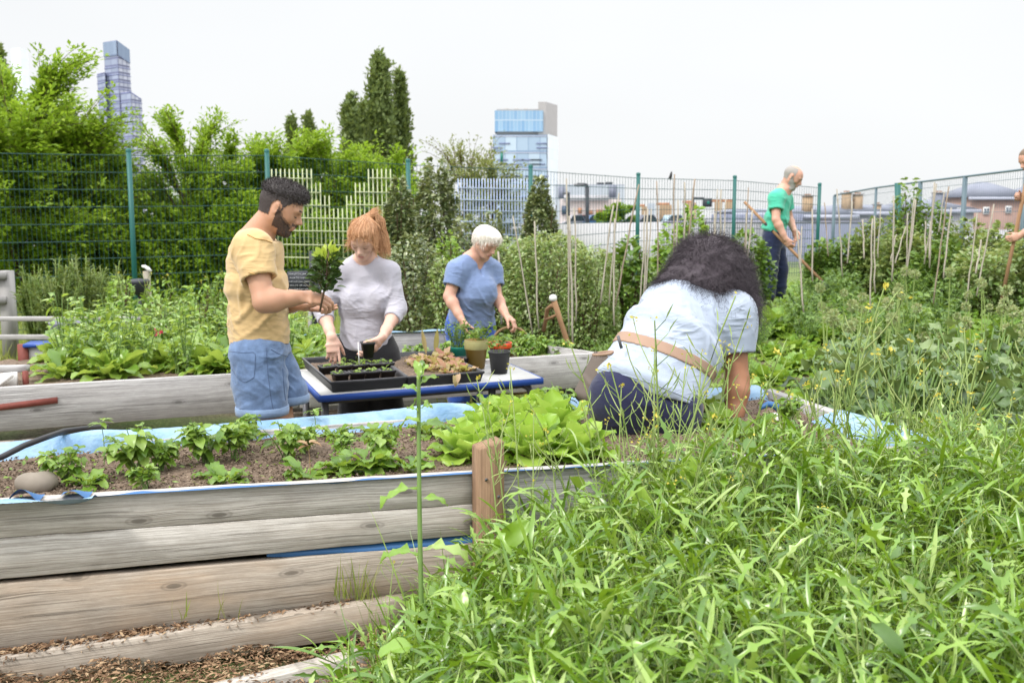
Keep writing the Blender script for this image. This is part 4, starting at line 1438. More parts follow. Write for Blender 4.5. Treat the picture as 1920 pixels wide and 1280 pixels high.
# ================================================================ figures: smooth bodies from blended volumes
class Field:
    def __init__(s, lo, hi, h):
        s.lo, s.h = np.asarray(lo, float), h
        s.n = np.ceil((np.asarray(hi, float) - s.lo) / h).astype(int) + 1
        s.F = np.full(s.n, .08, np.float32)

    def sub(s, lo, hi, pad=.05):
        a = np.clip(np.floor((np.asarray(lo) - pad - s.lo) / s.h).astype(int), 0, s.n)
        b = np.clip(np.ceil((np.asarray(hi) + pad - s.lo) / s.h).astype(int) + 1, 0, s.n)
        if np.any(b <= a):
            return None
        sl = tuple(slice(i, j) for i, j in zip(a, b))
        ax = [(s.lo[k] + np.arange(a[k], b[k]) * s.h).astype(np.float32) for k in range(3)]
        return sl, ax[0][:, None, None], ax[1][None, :, None], ax[2][None, None, :]

    def put(s, sl, d, k, op='u'):
        f = s.F[sl]
        if op == 'u':
            if k > 0:
                h = np.clip(.5 + .5 * (f - d) / k, 0, 1)
                s.F[sl] = f + (d - f) * h - k * h * (1 - h)
            else:
                s.F[sl] = np.minimum(f, d)
        elif op == 's':                                   # carve away
            d = -d
            if k > 0:
                h = np.clip(.5 - .5 * (f - d) / k, 0, 1)
                s.F[sl] = f + (d - f) * h + k * h * (1 - h)
            else:
                s.F[sl] = np.maximum(f, d)

    def cone(s, a, b, ra, rb, k=.02, op='u', flat=None):
        a, b = np.asarray(a, float), np.asarray(b, float)
        R = max(ra, rb)
        g = s.sub(np.minimum(a, b) - R, np.maximum(a, b) + R)
        if g is None:
            return s
        sl, X, Y, Z = g
        ba = b - a
        L2 = max(1e-9, np.dot(ba, ba))
        x, y, z = X - a[0], Y - a[1], Z - a[2]
        tt = (x * ba[0] + y * ba[1] + z * ba[2]) / L2
        t = np.clip(tt, 0, 1)
        d = np.sqrt((x - t * ba[0]) ** 2 + (y - t * ba[1]) ** 2 + (z - t * ba[2]) ** 2) - (ra + (rb - ra) * t)
        if flat:
            d = np.maximum(d, (tt - 1) * math.sqrt(L2))
        s.put(sl, d, k, op)
        return s

    def chain(s, pts, rs, k=.015, op='u'):
        for i in range(len(pts) - 1):
            s.cone(pts[i], pts[i + 1], rs[i], rs[i + 1], k, op)
        return s

    def ell(s, c, r, ax=None, k=.02, op='u'):
        c, r = np.asarray(c, float), np.asarray(r, float)
        R = r.max()
        g = s.sub(c - R, c + R)
        if g is None:
            return s
        sl, X, Y, Z = g
        ax = np.eye(3) if ax is None else np.array([nrm(q) for q in ax])
        x, y, z = X - c[0], Y - c[1], Z - c[2]
        q = [(x * ax[i][0] + y * ax[i][1] + z * ax[i][2]) / r[i] for i in range(3)]
        k0 = np.sqrt(q[0] ** 2 + q[1] ** 2 + q[2] ** 2)
        k1 = np.sqrt((q[0] / r[0]) ** 2 + (q[1] / r[1]) ** 2 + (q[2] / r[2]) ** 2)
        d = k0 * (k0 - 1) / np.maximum(k1, 1e-6)
        s.put(sl, d, k, op)
        return s

    def econe(s, a, b, side, wd1, wd2, k=.03, op='u', cap=.6, flat=None):
        """a limb or trunk piece of elliptical section: half-width and half-depth at both ends"""
        a, b = np.asarray(a, float), np.asarray(b, float)
        R = max(*wd1, *wd2)
        g = s.sub(np.minimum(a, b) - R, np.maximum(a, b) + R)
        if g is None:
            return s
        sl, X, Y, Z = g
        L = np.linalg.norm(b - a)
        e = (b - a) / L
        sd = nrm(np.asarray(side, float) - e * np.dot(side, e))
        dp = np.cross(e, sd)
        x, y, z = X - a[0], Y - a[1], Z - a[2]
        tt = x * e[0] + y * e[1] + z * e[2]
        t = np.clip(tt / L, 0, 1)
        u = x * sd[0] + y * sd[1] + z * sd[2]
        v = x * dp[0] + y * dp[1] + z * dp[2]
        ex = tt - t * L
        W = wd1[0] + (wd2[0] - wd1[0]) * t
        D = wd1[1] + (wd2[1] - wd1[1]) * t
        mn = np.minimum(W, D)
        d = (np.sqrt((u / W) ** 2 + (v / D) ** 2 + (ex / (mn * cap)) ** 2) - 1) * mn
        if flat == 'b':
            d = np.maximum(d, tt - L)
        if flat == 'a':
            d = np.maximum(d, -tt)
        s.put(sl, d, k, op)
        return s

    def plane(s, p, n, k=0.0):                            # keep the side against n
        ax = [(s.lo[i] + np.arange(s.n[i]) * s.h).astype(np.float32) for i in range(3)]
        d = (ax[0][:, None, None] - p[0]) * n[0] + (ax[1][None, :, None] - p[1]) * n[1] + (ax[2][None, None, :] - p[2]) * n[2]
        s.F = np.maximum(s.F, d.astype(np.float32))
        return s

    def mesh(s):
        Fd = s.F
        ins = Fd < 0
        c = np.zeros(tuple(np.array(Fd.shape) - 1), np.uint8)
        offs = [(i, j, k) for i in (0, 1) for j in (0, 1) for k in (0, 1)]
        sh = c.shape
        for o in offs:
            c += ins[o[0]:o[0] + sh[0], o[1]:o[1] + sh[1], o[2]:o[2] + sh[2]]
        act = np.argwhere((c > 0) & (c < 8))
        idm = np.full(sh, -1, np.int32)
        idm[tuple(act.T)] = np.arange(len(act))
        acc = np.zeros((len(act), 3))
        cnt = np.zeros(len(act))
        for o in offs:
            for ax_ in range(3):
                if o[ax_]:
                    continue
                p = list(o); p[ax_] = 1
                fa = Fd[tuple((act + o).T)].astype(float)
                fb = Fd[tuple((act + p).T)].astype(float)
                m = (fa < 0) != (fb < 0)
                t = fa[m] / (fa[m] - fb[m])
                q = np.tile(np.array(o, float), (m.sum(), 1))
                q[:, ax_] += t
                acc[m] += q
                cnt[m] += 1
        V = (act + acc / cnt[:, None]) * s.h + s.lo
        Qs = []
        for ax_ in range(3):
            b_, c_ = [(1, 2), (2, 0), (0, 1)][ax_]
            d1 = np.zeros(3, int); d1[ax_] = 1
            A0 = ins[tuple(slice(0, -1) if i == ax_ else slice(None) for i in range(3))]
            A1 = ins[tuple(slice(1, None) if i == ax_ else slice(None) for i in range(3))]
            e_ = np.argwhere(A0 != A1)
            ok = (e_[:, b_] > 0) & (e_[:, c_] > 0) & (e_[:, b_] < s.n[b_] - 1) & (e_[:, c_] < s.n[c_] - 1)
            e_ = e_[ok]
            ob = np.zeros(3, int); ob[b_] = 1
            oc = np.zeros(3, int); oc[c_] = 1
            q = np.stack([idm[tuple((e_ - ob - oc).T)], idm[tuple((e_ - oc).T)], idm[tuple(e_.T)], idm[tuple((e_ - ob).T)]], 1)
            fl = ~ins[tuple(e_.T)]
            q[fl] = q[fl][:, ::-1]
            Qs.append(q)
        return V, np.concatenate(Qs)


def normals(V, Q):
    n = np.cross(V[Q[:, 2]] - V[Q[:, 0]], V[Q[:, 3]] - V[Q[:, 1]])
    N = np.zeros_like(V)
    for i in range(4):
        np.add.at(N, Q[:, i], n)
    return nrm(N)


def wrinkle(V, Q, waves):
    """cloth folds: (centre, radius, direction, wavelength, height)"""
    N = normals(V, Q)
    d = np.zeros(len(V))
    for c, r, k, wl, amp in waves:
        w_ = np.exp(-(np.linalg.norm(V - np.asarray(c), axis=1) / r) ** 2)
        k = nrm(np.asarray(k, float))
        o = nrm(np.cross(k, A(.3, .5, .8)))
        k2 = np.cross(k, o)
        sd_ = float(c[0]) * 9 + float(c[2]) * 5
        ph = V @ k * 6.283 / wl + 1.9 * np.sin(V @ o * 6.283 / (wl * 3.3) + sd_) + 1.3 * np.sin(V @ k2 * 6.283 / (wl * 2.6) + 2 * sd_) + .8 * np.sin(V @ k * 6.283 / (wl * 2.3) + sd_)
        ridge = np.maximum(0, np.sin(ph)) ** 2.2
        gate = np.clip(.5 + .9 * np.sin(V @ o * 6.283 / (wl * 2.9) + 3 * sd_) * np.sin(V @ k * 6.283 / (wl * 4.1) + sd_), 0, 1)
        d += w_ * amp * 1.25 * ridge * gate
    return V + N * d[:, None]


def shell(name, V, Q, mask, off, mat, parent, rough=.0):
    """a thin layer (stubble, cropped hair) lying on part of a surface"""
    N = normals(V, Q)
    fm = mask[Q].sum(1) >= 4
    q = Q[fm]
    ids = np.unique(q)
    re_ = np.full(len(V), -1); re_[ids] = np.arange(len(ids))
    W = V[ids] + N[ids] * (off + rng.uniform(-rough, rough, len(ids)))[:, None]
    return mk(name, W, re_[q], None, mat, parent, True), W, N[ids]


def seam(pts, V, Q, r, mat, parent, name='seam', n=24):
    """a stitched line lying on cloth"""
    from mathutils.bvhtree import BVHTree
    bv = BVHTree.FromPolygons([tuple(v) for v in V], [tuple(int(i) for i in q) for q in Q])
    t = np.linspace(0, len(pts) - 1, n)
    out_ = []
    for x, y in zip(np.interp(t, range(len(pts)), [p[0] for p in pts]), np.interp(t, range(len(pts)), [p[1] for p in pts])):
        h, nn_, _, _ = bv.ray_cast(Vector((0, 0, CAMZ)), Vector(ray(x, y)).normalized())
        if h is not None:
            out_.append(np.array(h) + np.array(nn_) * r * .35)
    if len(out_) > 3:
        m = MB()
        m.tube(out_, r, 5)
        return m.build(name, mat, parent, True)


class Head:
    """a head in its own axes: f forward, u up, l the person's left"""
    def __init__(s, c, f, u, size=1.0):
        s.c = np.asarray(c, float)
        s.f = nrm(f)
        s.l = nrm(np.cross(u, s.f))
        s.u = np.cross(s.f, s.l)
        s.k = size

    def p(s, f, l, u):
        return s.c + (s.f * f + s.l * l + s.u * u) * s.k

    @property
    def ax(s):
        return (s.f, s.l, s.u)

    def build(s, fd, fem=False, jaw=1.0, nose=1.0):
        k = s.k
        fd.ell(s.p(-.012, 0, .035), (.097 * k, .076 * k, .088 * k), s.ax, .02)
        fd.ell(s.p(.028, 0, .03), (.068 * k, .066 * k, .072 * k), s.ax, .03)
        fd.econe(s.p(.03, 0, .0), s.p(.05, 0, -.085), s.l, (.060 * k, .055 * k), (.034 * k * jaw, .032 * k), .03)
        for g in (-1, 1):
            fd.cone(s.p(.0, .055 * g, -.04), s.p(.055, .022 * g, -.095), .023 * k, .018 * k * jaw, .025)
            fd.ell(s.p(.055, .040 * g, -.018), (.026 * k, .022 * k, .024 * k), s.ax, .02)
        fd.ell(s.p(.073, 0, -.098), (.017 * k, .020 * k * jaw, .016 * k), s.ax, .015)
        # eye sockets, brow, nose, mouth
        for g in (-1, 1):
            fd.ell(s.p(.097, .033 * g, .006), (.016 * k, .020 * k, .012 * k), s.ax, .014, 's')
            fd.ell(s.p(.077, .031 * g, .004), (.0125 * k, .0145 * k, .0115 * k), s.ax, .004)
            fd.cone(s.p(.082, .046 * g, .026), s.p(.091, .012 * g, .026), .009 * k, .008 * k, .014)
        fd.cone(s.p(.088, 0, .022), s.p(.113 * nose, 0, -.022), .0075 * k, .011 * k, .012)
        fd.ell(s.p(.116 * nose, 0, -.026), (.0105 * k, .0115 * k, .009 * k), s.ax, .008)
        for g in (-1, 1):
            fd.ell(s.p(.102, .012 * g, -.029), (.009 * k, .0075 * k, .0075 * k), s.ax, .006)
        fd.ell(s.p(.085, 0, -.055), (.016 * k, .026 * k, .018 * k), s.ax, .014)
        fd.cone(s.p(.082, 0, -.018), s.p(.090, 0, -.044), .017 * k, .012 * k, .010)
        fd.ell(s.p(.103, 0, -.0595), (.010 * k, .030 * k, .0022 * k), s.ax, .004, 's')
        fd.cone(s.p(.093, .017, -.055), s.p(.093, -.017, -.055), .0062 * k, .0062 * k, .006)
        fd.cone(s.p(.092, .014, -.066), s.p(.092, -.014, -.066), .0070 * k, .0070 * k, .006)
        for g in (-1, 1):                                  # ears
            fd.ell(s.p(-.010, .077 * g, .002), (.019 * k, .008 * k, .032 * k), (nrm(s.f - s.u * .15), nrm(s.l + s.f * -.5 * g), nrm(s.u + s.f * .15)), .006)
            fd.ell(s.p(-.006, .087 * g, .004), (.011 * k, .006 * k, .020 * k), s.ax, .004, 's')

    def lip_mask(s, V):
        q = (V - s.c) / s.k
        a, b, c = q @ s.f, q @ s.l, q @ s.u
        return (a > .082) & (np.abs(b) < .022 - .25 * np.abs(c + .060)) & (c < -.0515) & (c > -.0715)

    def loc(s, V):
        q = (V - s.c) / s.k
        return q @ s.f, q @ s.l, q @ s.u

    def beard_mask(s, V, hi=.0):
        f, l, u = s.loc(V)
        al = np.abs(l)
        nz_ = .003 * np.sin(V[:, 0] * 700) * np.sin(V[:, 2] * 640 + V[:, 1] * 500)
        line = np.where(f < .026, .012, -.012 - (f - .026) * .72) + hi          # cheek line falls from the ear towards the mouth
        jaw = (u < line + nz_) & (u > -.125) & (f > -.004 + nz_) & (al < .09)
        mouth = (u > -.074) & (u < -.048) & (al < .024) & (f > .08)
        mous = (u > -.051) & (u < -.036) & (al < .031) & (f > .082)
        under = (f < .03) & (u < -.085)
        return ((jaw & ~mouth) | mous) & ~under & ((al < .062) | (f > -.002))

    def crop_mask(s, V, back=-.045):
        f, l, u = s.loc(V)
        al = np.abs(l)
        nz_ = .004 * np.sin(V[:, 0] * 500) * np.sin(V[:, 2] * 540 + V[:, 1] * 400)
        ear = ((f + .008) ** 2 / .024 ** 2 + (u - .0) ** 2 / .040 ** 2 < 1) & (al > .066)
        base = np.where(f < -.03, back, np.where(f < .028, -.004, .02 + (f - .028) * 1.1))
        return (u > base + nz_) & ~ear & (f < .088 - np.maximum(0, .085 - u) * .42 + nz_)

    def trace(s, name, parts, mat, parent, n=6):
        m = MB()
        for pts, r in parts:
            m.tube([s.p(*q) for q in pts], np.array(r) * s.k, n)
        return m.build(name, mat, parent, True)

    def face_lines(s, parent, browmat, lashmat, thick=1.0):
        for g in (-1, 1):
            s.trace('eyebrow', [([(.085, .050 * g, .024), (.0935, .036 * g, .0315), (.098, .022 * g, .031), (.1005, .012 * g, .027)], [.002 * thick, .0036 * thick, .004 * thick, .003 * thick])], browmat, parent)
            s.trace('eyelashes', [([(.083, .045 * g, -.002), (.0895, .038 * g, -.0055), (.091, .030 * g, -.006), (.0885, .020 * g, -.003)], [.0012, .0019, .0019, .001])], lashmat, parent)


def hand(fd, w, d, pn, thumb, curl=(.35, .4, .4, .45), sp=.12, sc=1.0, tcurl=.4, tout=.75, rf=1.0):
    """w wrist, d along the hand, pn towards the palm, thumb = side of the thumb; returns fingertips"""
    w, d = np.asarray(w, float), nrm(d)
    pn = nrm(np.asarray(pn, float) - d * np.dot(pn, d))
    th = np.cross(d, pn)
    if np.dot(th, thumb) < 0:
        th = -th
    K = sc
    fd.econe(w - d * .01 * K, w + d * .045 * K, th, (.027 * K, .019 * K), (.037 * K, .016 * K), .012)
    fd.econe(w + d * .045 * K, w + d * .085 * K, th, (.038 * K, .015 * K), (.038 * K, .012 * K), .012)
    tips = []
    for i, (o, ln, r) in enumerate(((.030, .95, .0088), (.0105, 1.05, .0092), (-.009, 1.0, .0088), (-.028, .78, .0078))):
        p = w + d * (.088 - .004 * abs(i - 1)) * K + th * o * K
        a = curl[i] * .7
        dir_ = nrm(d + th * sp * (1.2 - i) * .5)
        pts = [p - dir_ * .012 * K]
        for sl, da in ((.044, 1.0), (.027, 1.15), (.022, .8)):
            v = dir_ * math.cos(a) + pn * math.sin(a)
            pts.append(pts[-1] + v * (sl + (.012 if len(pts) == 1 else 0)) * ln * K)
            a += curl[i] * da
        rr = np.array([r * 1.1, r * 1.02, r * .95, r * .8]) * K * rf
        fd.chain(pts, rr, .0035)
        tips.append(pts[-1])
    p = w + d * .022 * K + th * .026 * K + pn * .006 * K
    v0 = nrm(d * (1 - tout * .6) + th * tout + pn * .25)
    p1 = p + v0 * .040 * K
    v1 = nrm(v0 + d * .35 + pn * tcurl)
    p2 = p1 + v1 * .032 * K
    v2 = nrm(v1 + pn * tcurl * .6 + d * .15)
    p3 = p2 + v2 * .026 * K
    fd.cone(p, p1, .016 * K, .0115 * K, .012)
    fd.cone(p1, p2, .0112 * K, .010 * K, .004)
    fd.cone(p2, p3, .0100 * K, .0078 * K, .004)
    tips.append(p3)
    return tips


def arm(fd, sh, el, wr, r=(.052, .043, .040, .027), k=.02):
    sh, el, wr = (np.asarray(x, float) for x in (sh, el, wr))
    fd.chain([sh, sh + (el - sh) * .4, el], [r[0], r[0] * .98, r[1]], k)
    fd.chain([el, el + (wr - el) * .28, el + (wr - el) * .75, wr], [r[2], r[2] * 1.10, r[3] * 1.12, r[3]], k)


def leg(fd, hip, kn, an, r=(.090, .058, .052, .038), k=.03):
    hip, kn, an = (np.asarray(x, float) for x in (hip, kn, an))
    fd.chain([hip, hip + (kn - hip) * .45, kn], [r[0], r[0] * .88, r[1]], k)
    c = kn + (an - kn) * .32
    fd.chain([kn, c, an], [r[2], r[2] * 1.08, r[3]], k)


def shoe(fd, an, f, sc=1.0):
    an, f = np.asarray(an, float), nrm(f)
    b = an - A(0, 0, 1) * (an[2] - 0)
    fd.econe(an + A(0, 0, -.03) - f * .03, an + A(0, 0, -.045) + f * .13, np.cross(f, A(0, 0, 1)), (.040 * sc, .045 * sc), (.044 * sc, .028 * sc), .02)


def out(name, fd, mat, parent, waves=None, lips=None, lipmat=None):
    V, Q = fd.mesh()
    # relax once: keeps the surface free of voxel steps
    for _ in range(2):
        S_ = np.zeros_like(V); c_ = np.zeros(len(V))
        for i in range(4):
            for j in ((i + 1) % 4, (i + 3) % 4):
                np.add.at(S_, Q[:, i], V[Q[:, j]]); np.add.at(c_, Q[:, i], 1)
        V = V * .6 + S_ / np.maximum(c_, 1)[:, None] * .4
    if waves:
        V = wrinkle(V, Q, waves)
    global LAST
    LAST = (V, Q)
    o = mk(name, V, Q, None, mat if lipmat is None else [mat, lipmat], parent, True)
    if lips is not None:
        mk_ = lips.lip_mask(V)
        fm = mk_[Q].sum(1) >= 3
        o.data.polygons.foreach_set('material_index', fm.astype(np.int32))
        o.data.update()
    return o


def strands(name, roots, dirs, length, width, mat, parent, curl=0.0, droop=0.0, seg=6, wl=.03, curl2=None):
    """hair as many thin ribbons"""
    n = len(roots)
    roots, dirs = np.asarray(roots, float), nrm(dirs)
    length = np.broadcast_to(length, (n,))
    t = np.linspace(0, 1, seg + 1)
    u = nrm(np.cross(dirs, rdir(n)))
    v = np.cross(dirs, u)
    ph = rng.uniform(0, 6.28, n)
    fq = rng.uniform(.7, 1.4, n)
    P = roots[:, None] + dirs[:, None] * (length[:, None] * t)[..., None]
    a = (length[:, None] * t) / wl * 6.28 * fq[:, None] + ph[:, None]
    cu = curl * np.minimum(1, t * 3)[None]
    P += u[:, None] * (np.cos(a) * cu)[..., None] + v[:, None] * (np.sin(a) * cu)[..., None]
    P[..., 2] -= droop * (length[:, None] * t ** 2)
    view = nrm(A(0, 0, CAMZ) - P)
    tg = nrm(np.gradient(P, axis=1))
    sd = nrm(np.cross(tg, rdir(n)[:, None] * .6 + tg[:, :1] * 0 + A(.3, -1, .2)))
    wdt = width * (1 - .7 * t)[None, :, None]
    V = np.stack([P - sd * wdt, P + sd * wdt], 2).reshape(-1, 3)
    k = (seg + 1) * 2
    q = np.array([(2 * i, 2 * i + 1, 2 * i + 3, 2 * i + 2) for i in range(seg)])
    Q = ((np.arange(n) * k)[:, None, None] + q[None]).reshape(-1, 4)
    return mk(name, V, Q, None, mat, parent, True)


def m_hair(name, c1, c2, rough=.45):
    k = NT(name)
    r = k.geo()
    k.P(Base_Color=k.ramp(r, [(0, c1), (1, c2)]), Roughness=rough)
    k.set(k.b, 'Specular IOR Level', .35)
    k.bump(k.noise(k.mp(k.obj(), (150, 150, 25)), 1.0, 4), .4, .004)
    return k.m


M['skin_tan'] = m_skin('tanned skin', (.45, .25, .16))
M['skin_pale'] = m_skin('fair skin', (.60, .39, .305), (.7, .3, .25))
M['skin_old'] = m_skin('weathered fair skin', (.52, .30, .22), (.6, .22, .17))
M['skin_dark'] = m_skin('brown skin', (.33, .155, .085), (.4, .16, .1))
M['lips'] = m_skin('lips', (.46, .19, .16))
M['lips_p'] = m_skin('pink lips', (.52, .22, .20))
M['hair_black'] = m_hair('short black hair', (.018, .014, .014), (.045, .036, .036), .5)
M['beard'] = m_hair('short beard', (.085, .050, .036), (.11, .068, .05), .7)
M['stubble'] = m_hair('stubbled skin', (.19, .11, .075), (.23, .135, .095), .7)
M['fade'] = m_hair('cropped black hair', (.04, .031, .03), (.055, .043, .04), .7)
M['hair_red'] = m_hair('strawberry blonde hair', (.36, .17, .075), (.62, .36, .19), .4)
M['hair_white'] = m_hair('white blonde hair', (.60, .55, .47), (.78, .74, .68), .5)
M['hair_frizz'] = m_hair('dark frizzy hair', (.016, .012, .016), (.054, .040, .050), .6)
M['hair_grey'] = m_hair('grey stubble hair', (.22, .20, .18), (.4, .38, .36), .6)
M['hair_brown'] = m_hair('brown hair', (.10, .065, .04), (.2, .13, .08), .5)
M['yellow_tee'] = m_fabric('yellow cotton', (.56, .39, .19), heather=.12)
M['denim_light'] = m_fabric('washed denim', (.125, .19, .325), var=.8, heather=.35)
M['stitch'] = m_fabric('dark denim stitching', (.07, .11, .20))
M['tee_hem'] = m_fabric('yellow hem', (.47, .28, .10))
M['white_hem'] = m_fabric('white hem', (.30, .34, .43))
M['blue_hem'] = m_fabric('blue hem', (.12, .17, .30))
M['cuff'] = m_fabric('denim cuff', (.19, .27, .41), var=.3, heather=.35)
M['sweater'] = m_fabric('pale grey knit', (.43, .42, .475), heather=.22)
M['black_trousers'] = m_fabric('black cotton', (.014, .014, .017))
M['blue_tee'] = m_fabric('dusty blue cotton', (.175, .24, .41), heather=.2)
M['blue_trousers'] = m_fabric('bright blue cotton', (.035, .095, .42))
M['white_tee'] = m_fabric('pale bluish white cotton', (.345, .395, .49), bump=.5)
M['navy'] = m_fabric('navy cotton', (.018, .02, .055))
M['green_tee'] = m_fabric('mint green cotton', (.07, .43, .29), var=.12)
M['denim_dark'] = m_fabric('dark denim', (.022, .030, .075), var=.4, heather=.4)
M['leather'] = m_plain('tan leather', (.30, .19, .13), .55, var=.15, scale=20)
M['suede'] = m_plain('dark taupe suede', (.12, .095, .08), .8, var=.2, scale=20)
M['boot'] = m_plain('dark boots', (.03, .025, .022), .6)
M['grey_shirt'] = m_fabric('grey green cotton', (.22, .24, .24))
UP = A(0, 0, 1)


def rot(v, ax, ang):
    ax = nrm(ax)
    v = np.asarray(v, float)
    return v * math.cos(ang) + np.cross(ax, v) * math.sin(ang) + ax * np.dot(ax, v) * (1 - math.cos(ang))


# ---------------------------------------------------------------- the man in the yellow T-shirt
def man_yellow():
    Y = 4.30
    J = lambda px, py, dy=0.0: at(px, py, Y + dy)
    rt = thing('person', 'young man in yellow T-shirt and denim shorts holding a leafy bay sapling', 'person', (float(J(490, 700)[0]), Y + .02, 0))
    fwd = nrm(A(.96, .0, 0)); fwd = nrm(A(.955, .12, 0)); side = A(fwd[1], -fwd[0], 0)      # side: the person's right, towards the camera
    hd = Head(J(525, 392, .0), nrm(A(.90, .06, -.40)), nrm(A(.40, 0, .90)), .885)
    R_sh, L_sh = J(474, 468, -.17), J(487, 470, .20)
    R_el, R_wr = J(495, 566, -.25), J(563, 557, -.20)
    L_el, L_wr = J(512, 575, .22), J(557, 571, .04)
    hipc = J(489, 660, .02)
    Rhip, Lhip = hipc + side * .095, hipc - side * .095
    Rk, Lk = A(Rhip[0] + .03, Rhip[1] - .02, .50), A(Lhip[0] + .075, Lhip[1] + .01, .50)
    Ra, La = A(Rk[0] - .03, Rk[1], .09), A(Lk[0] - .01, Lk[1], .09)
    chest = J(481, 505, .02)
    lo, hi = A(-1.42, 3.92, -.02), A(-.72, 4.72, 1.86)
    fd = Field(lo, hi, .0045)
    hd.build(fd, jaw=1.08)
    neck0 = hd.p(-.022, 0, -.035)
    nb = J(476, 447, .01)
    fd.cone(neck0, nb, .054, .064, .03)
    fd.econe(nb - A(0, 0, .02), J(483, 520, .02), side, (.13, .08), (.17, .105), .05)
    fd.econe(J(483, 520, .02), hipc, side, (.165, .1), (.165, .11), .05)
    for a, e, w_ in ((R_sh, R_el, R_wr), (L_sh, L_el, L_wr)):
        arm(fd, a, e, w_, (.051, .043, .042, .028))
    for h_, k_, a_ in ((Rhip, Rk, Ra), (Lhip, Lk, La)):
        leg(fd, h_, k_, a_, (.092, .066, .058, .04))
        fd.cone(a_, a_ + fwd * .12 - A(0, 0, .05), .036, .026, .02)
    # right hand pinches the stem, back of the hand up; left hand open below, palm up
    hand(fd, R_wr, nrm(A(1, .12, -.05)), nrm(A(.25, .55, -.8)), A(.3, .9, .3), (.95, .85, .9, .95), .05, 1.02, .75, .45)
    hand(fd, L_wr, nrm(A(.98, -.12, -.16)), nrm(A(.1, -.25, .95)), A(.1, -1, .2), (.16, .14, .16, .2), .12, 1.0, .25, .35)
    out('body', fd, M['skin_tan'], rt, None, hd, M['lips'])
    BV, BQ = LAST
    # T-shirt
    fd = Field(A(-1.42, 3.9, .85), A(-.74, 4.74, 1.60), .0055)
    fd.econe(J(476, 470, .01), J(481, 535, .015), side, (.165, .098), (.178, .122), .05, cap=.45)
    fd.econe(J(481, 520, .015), J(487, 640, .02), side, (.176, .120), (.178, .128), .05, cap=.3)
    fd.cone(nb - A(.005, 0, .03), J(478, 470, .01), .085, .12, .05)
    for a, e in ((R_sh, R_el), (L_sh, L_el)):
        b = a + (e - a) * .56
        fd.econe(nb * .45 + a * .55 + A(.0, 0, -.015), a, A(1, 0, 0), (.075, .06), (.082, .078), .05)
        fd.cone(a, b, .080, .073, .035, flat=True)
        fd.cone(b - (e - a) * .06, b + (e - a) * .1, .056, .060, .01, 's')
    hem0 = J(487, 649, .02)
    fd.plane(hem0, nrm(A(-.03, 0, -1)))
    fd.ell(hem0 - A(0, 0, .005), (.12, .155, .03), None, .01, 's')
    fd.cone(neck0 + A(.03, 0, .06), nb + A(.008, 0, -.012), .055, .072, .012, 's')
    out('t_shirt', fd, M['yellow_tee'], rt, [(J(505, 520, -.12), .13, A(.6, 0, .8), .07, .006), (J(470, 480, -.2), .10, A(.8, 0, -.5), .055, .005), (J(480, 630, 0), .15, A(.2, 0, 1), .05, .0075),
                                             (J(520, 610, 0), .14, A(.7, 0, .8), .085, .006), (J(445, 600, 0), .14, A(-.35, 0, 1), .075, .006), (J(460, 540, 0), .2, A(.3, .2, 1), .12, .006), (J(470, 560, -.1), .2, A(.9, 0, .45), .09, .006), (J(485, 600, -.1), .2, A(-.5, 0, .9), .10, .008), (J(470, 500, -.2), .08, A(.3, 0, 1), .05, .007), (J(515, 560, -.05), .12, A(.3, 0, 1), .06, .006)])
    SV, SQ = LAST
    seam([(466, 511), (480, 514), (498, 516), (515, 516)], SV, SQ, .0022, M['tee_hem'], rt, 'hem')
    seam([(429, 641), (460, 645), (500, 646), (540, 643)], SV, SQ, .0022, M['tee_hem'], rt, 'hem')
    seam([(464, 440), (480, 448), (497, 450), (510, 455)], SV, SQ, .0030, M['tee_hem'], rt, 'neckband')
    fd = Field(A(-1.42, 3.9, .60), A(-.74, 4.74, 1.12), .0055)
    wb = J(488, 640, .02)
    fd.econe(wb, hipc, side, (.165, .118), (.180, .128), .04, cap=.2)
    for h_, k_, (bx, by) in ((Rhip, Rk, (492, 776)), (Lhip, Lk, (533, 754))):
        b = at(bx, by, h_[1] - (.02 if bx < 500 else -.01))
        fd.chain([h_ + A(-.005, 0, .0), (h_ + b) / 2, b], [.115, .108, .104], .04)
        fd.cone(b, b - A(0, 0, .12), .14, .14, .0, 's', None) if False else None
        fd.cone(b + A(0, 0, .045), b, .107, .109, .006)
    # flat leg openings
    for (h_, bx, by) in ((Rhip, 492, 776), (Lhip, 533, 754)):
        b = at(bx, by, h_[1] - (.02 if bx < 500 else -.01))
        fd.econe(b + A(0, 0, -.001), b + A(0, 0, -.16), A(1, 0, 0), (.118, .118), (.118, .118), 0, 's', cap=.01)
        fd.cone(b + A(0, 0, .02), b - A(0, 0, .03), .084, .094, .006, 's')
    out('shorts', fd, M['denim_light'], rt, [(J(488, 700, -.1), .10, A(.7, 0, .7), .07, .007), (J(470, 740, -.1), .12, A(-.5, 0, .9), .08, .006), (J(530, 720, 0), .12, A(.2, 0, 1), .06, .009), (J(480, 690, -.1), .12, A(.9, 0, .4), .06, .009), (J(500, 660, -.1), .10, A(.6, 0, .8), .05, .008)])
    SV, SQ = LAST
    seam([(431, 659), (455, 661), (479, 660), (478, 690), (476, 708), (459, 717), (444, 707), (434, 690)], SV, SQ, .0016, M['stitch'], rt)
    seam([(499, 652), (502, 700), (508, 745), (513, 772)], SV, SQ, .0018, M['stitch'], rt)
    seam([(508, 655), (525, 664), (541, 668)], SV, SQ, .0016, M['stitch'], rt)
    seam([(530, 690), (532, 720), (535, 750)], SV, SQ, .0016, M['stitch'], rt)
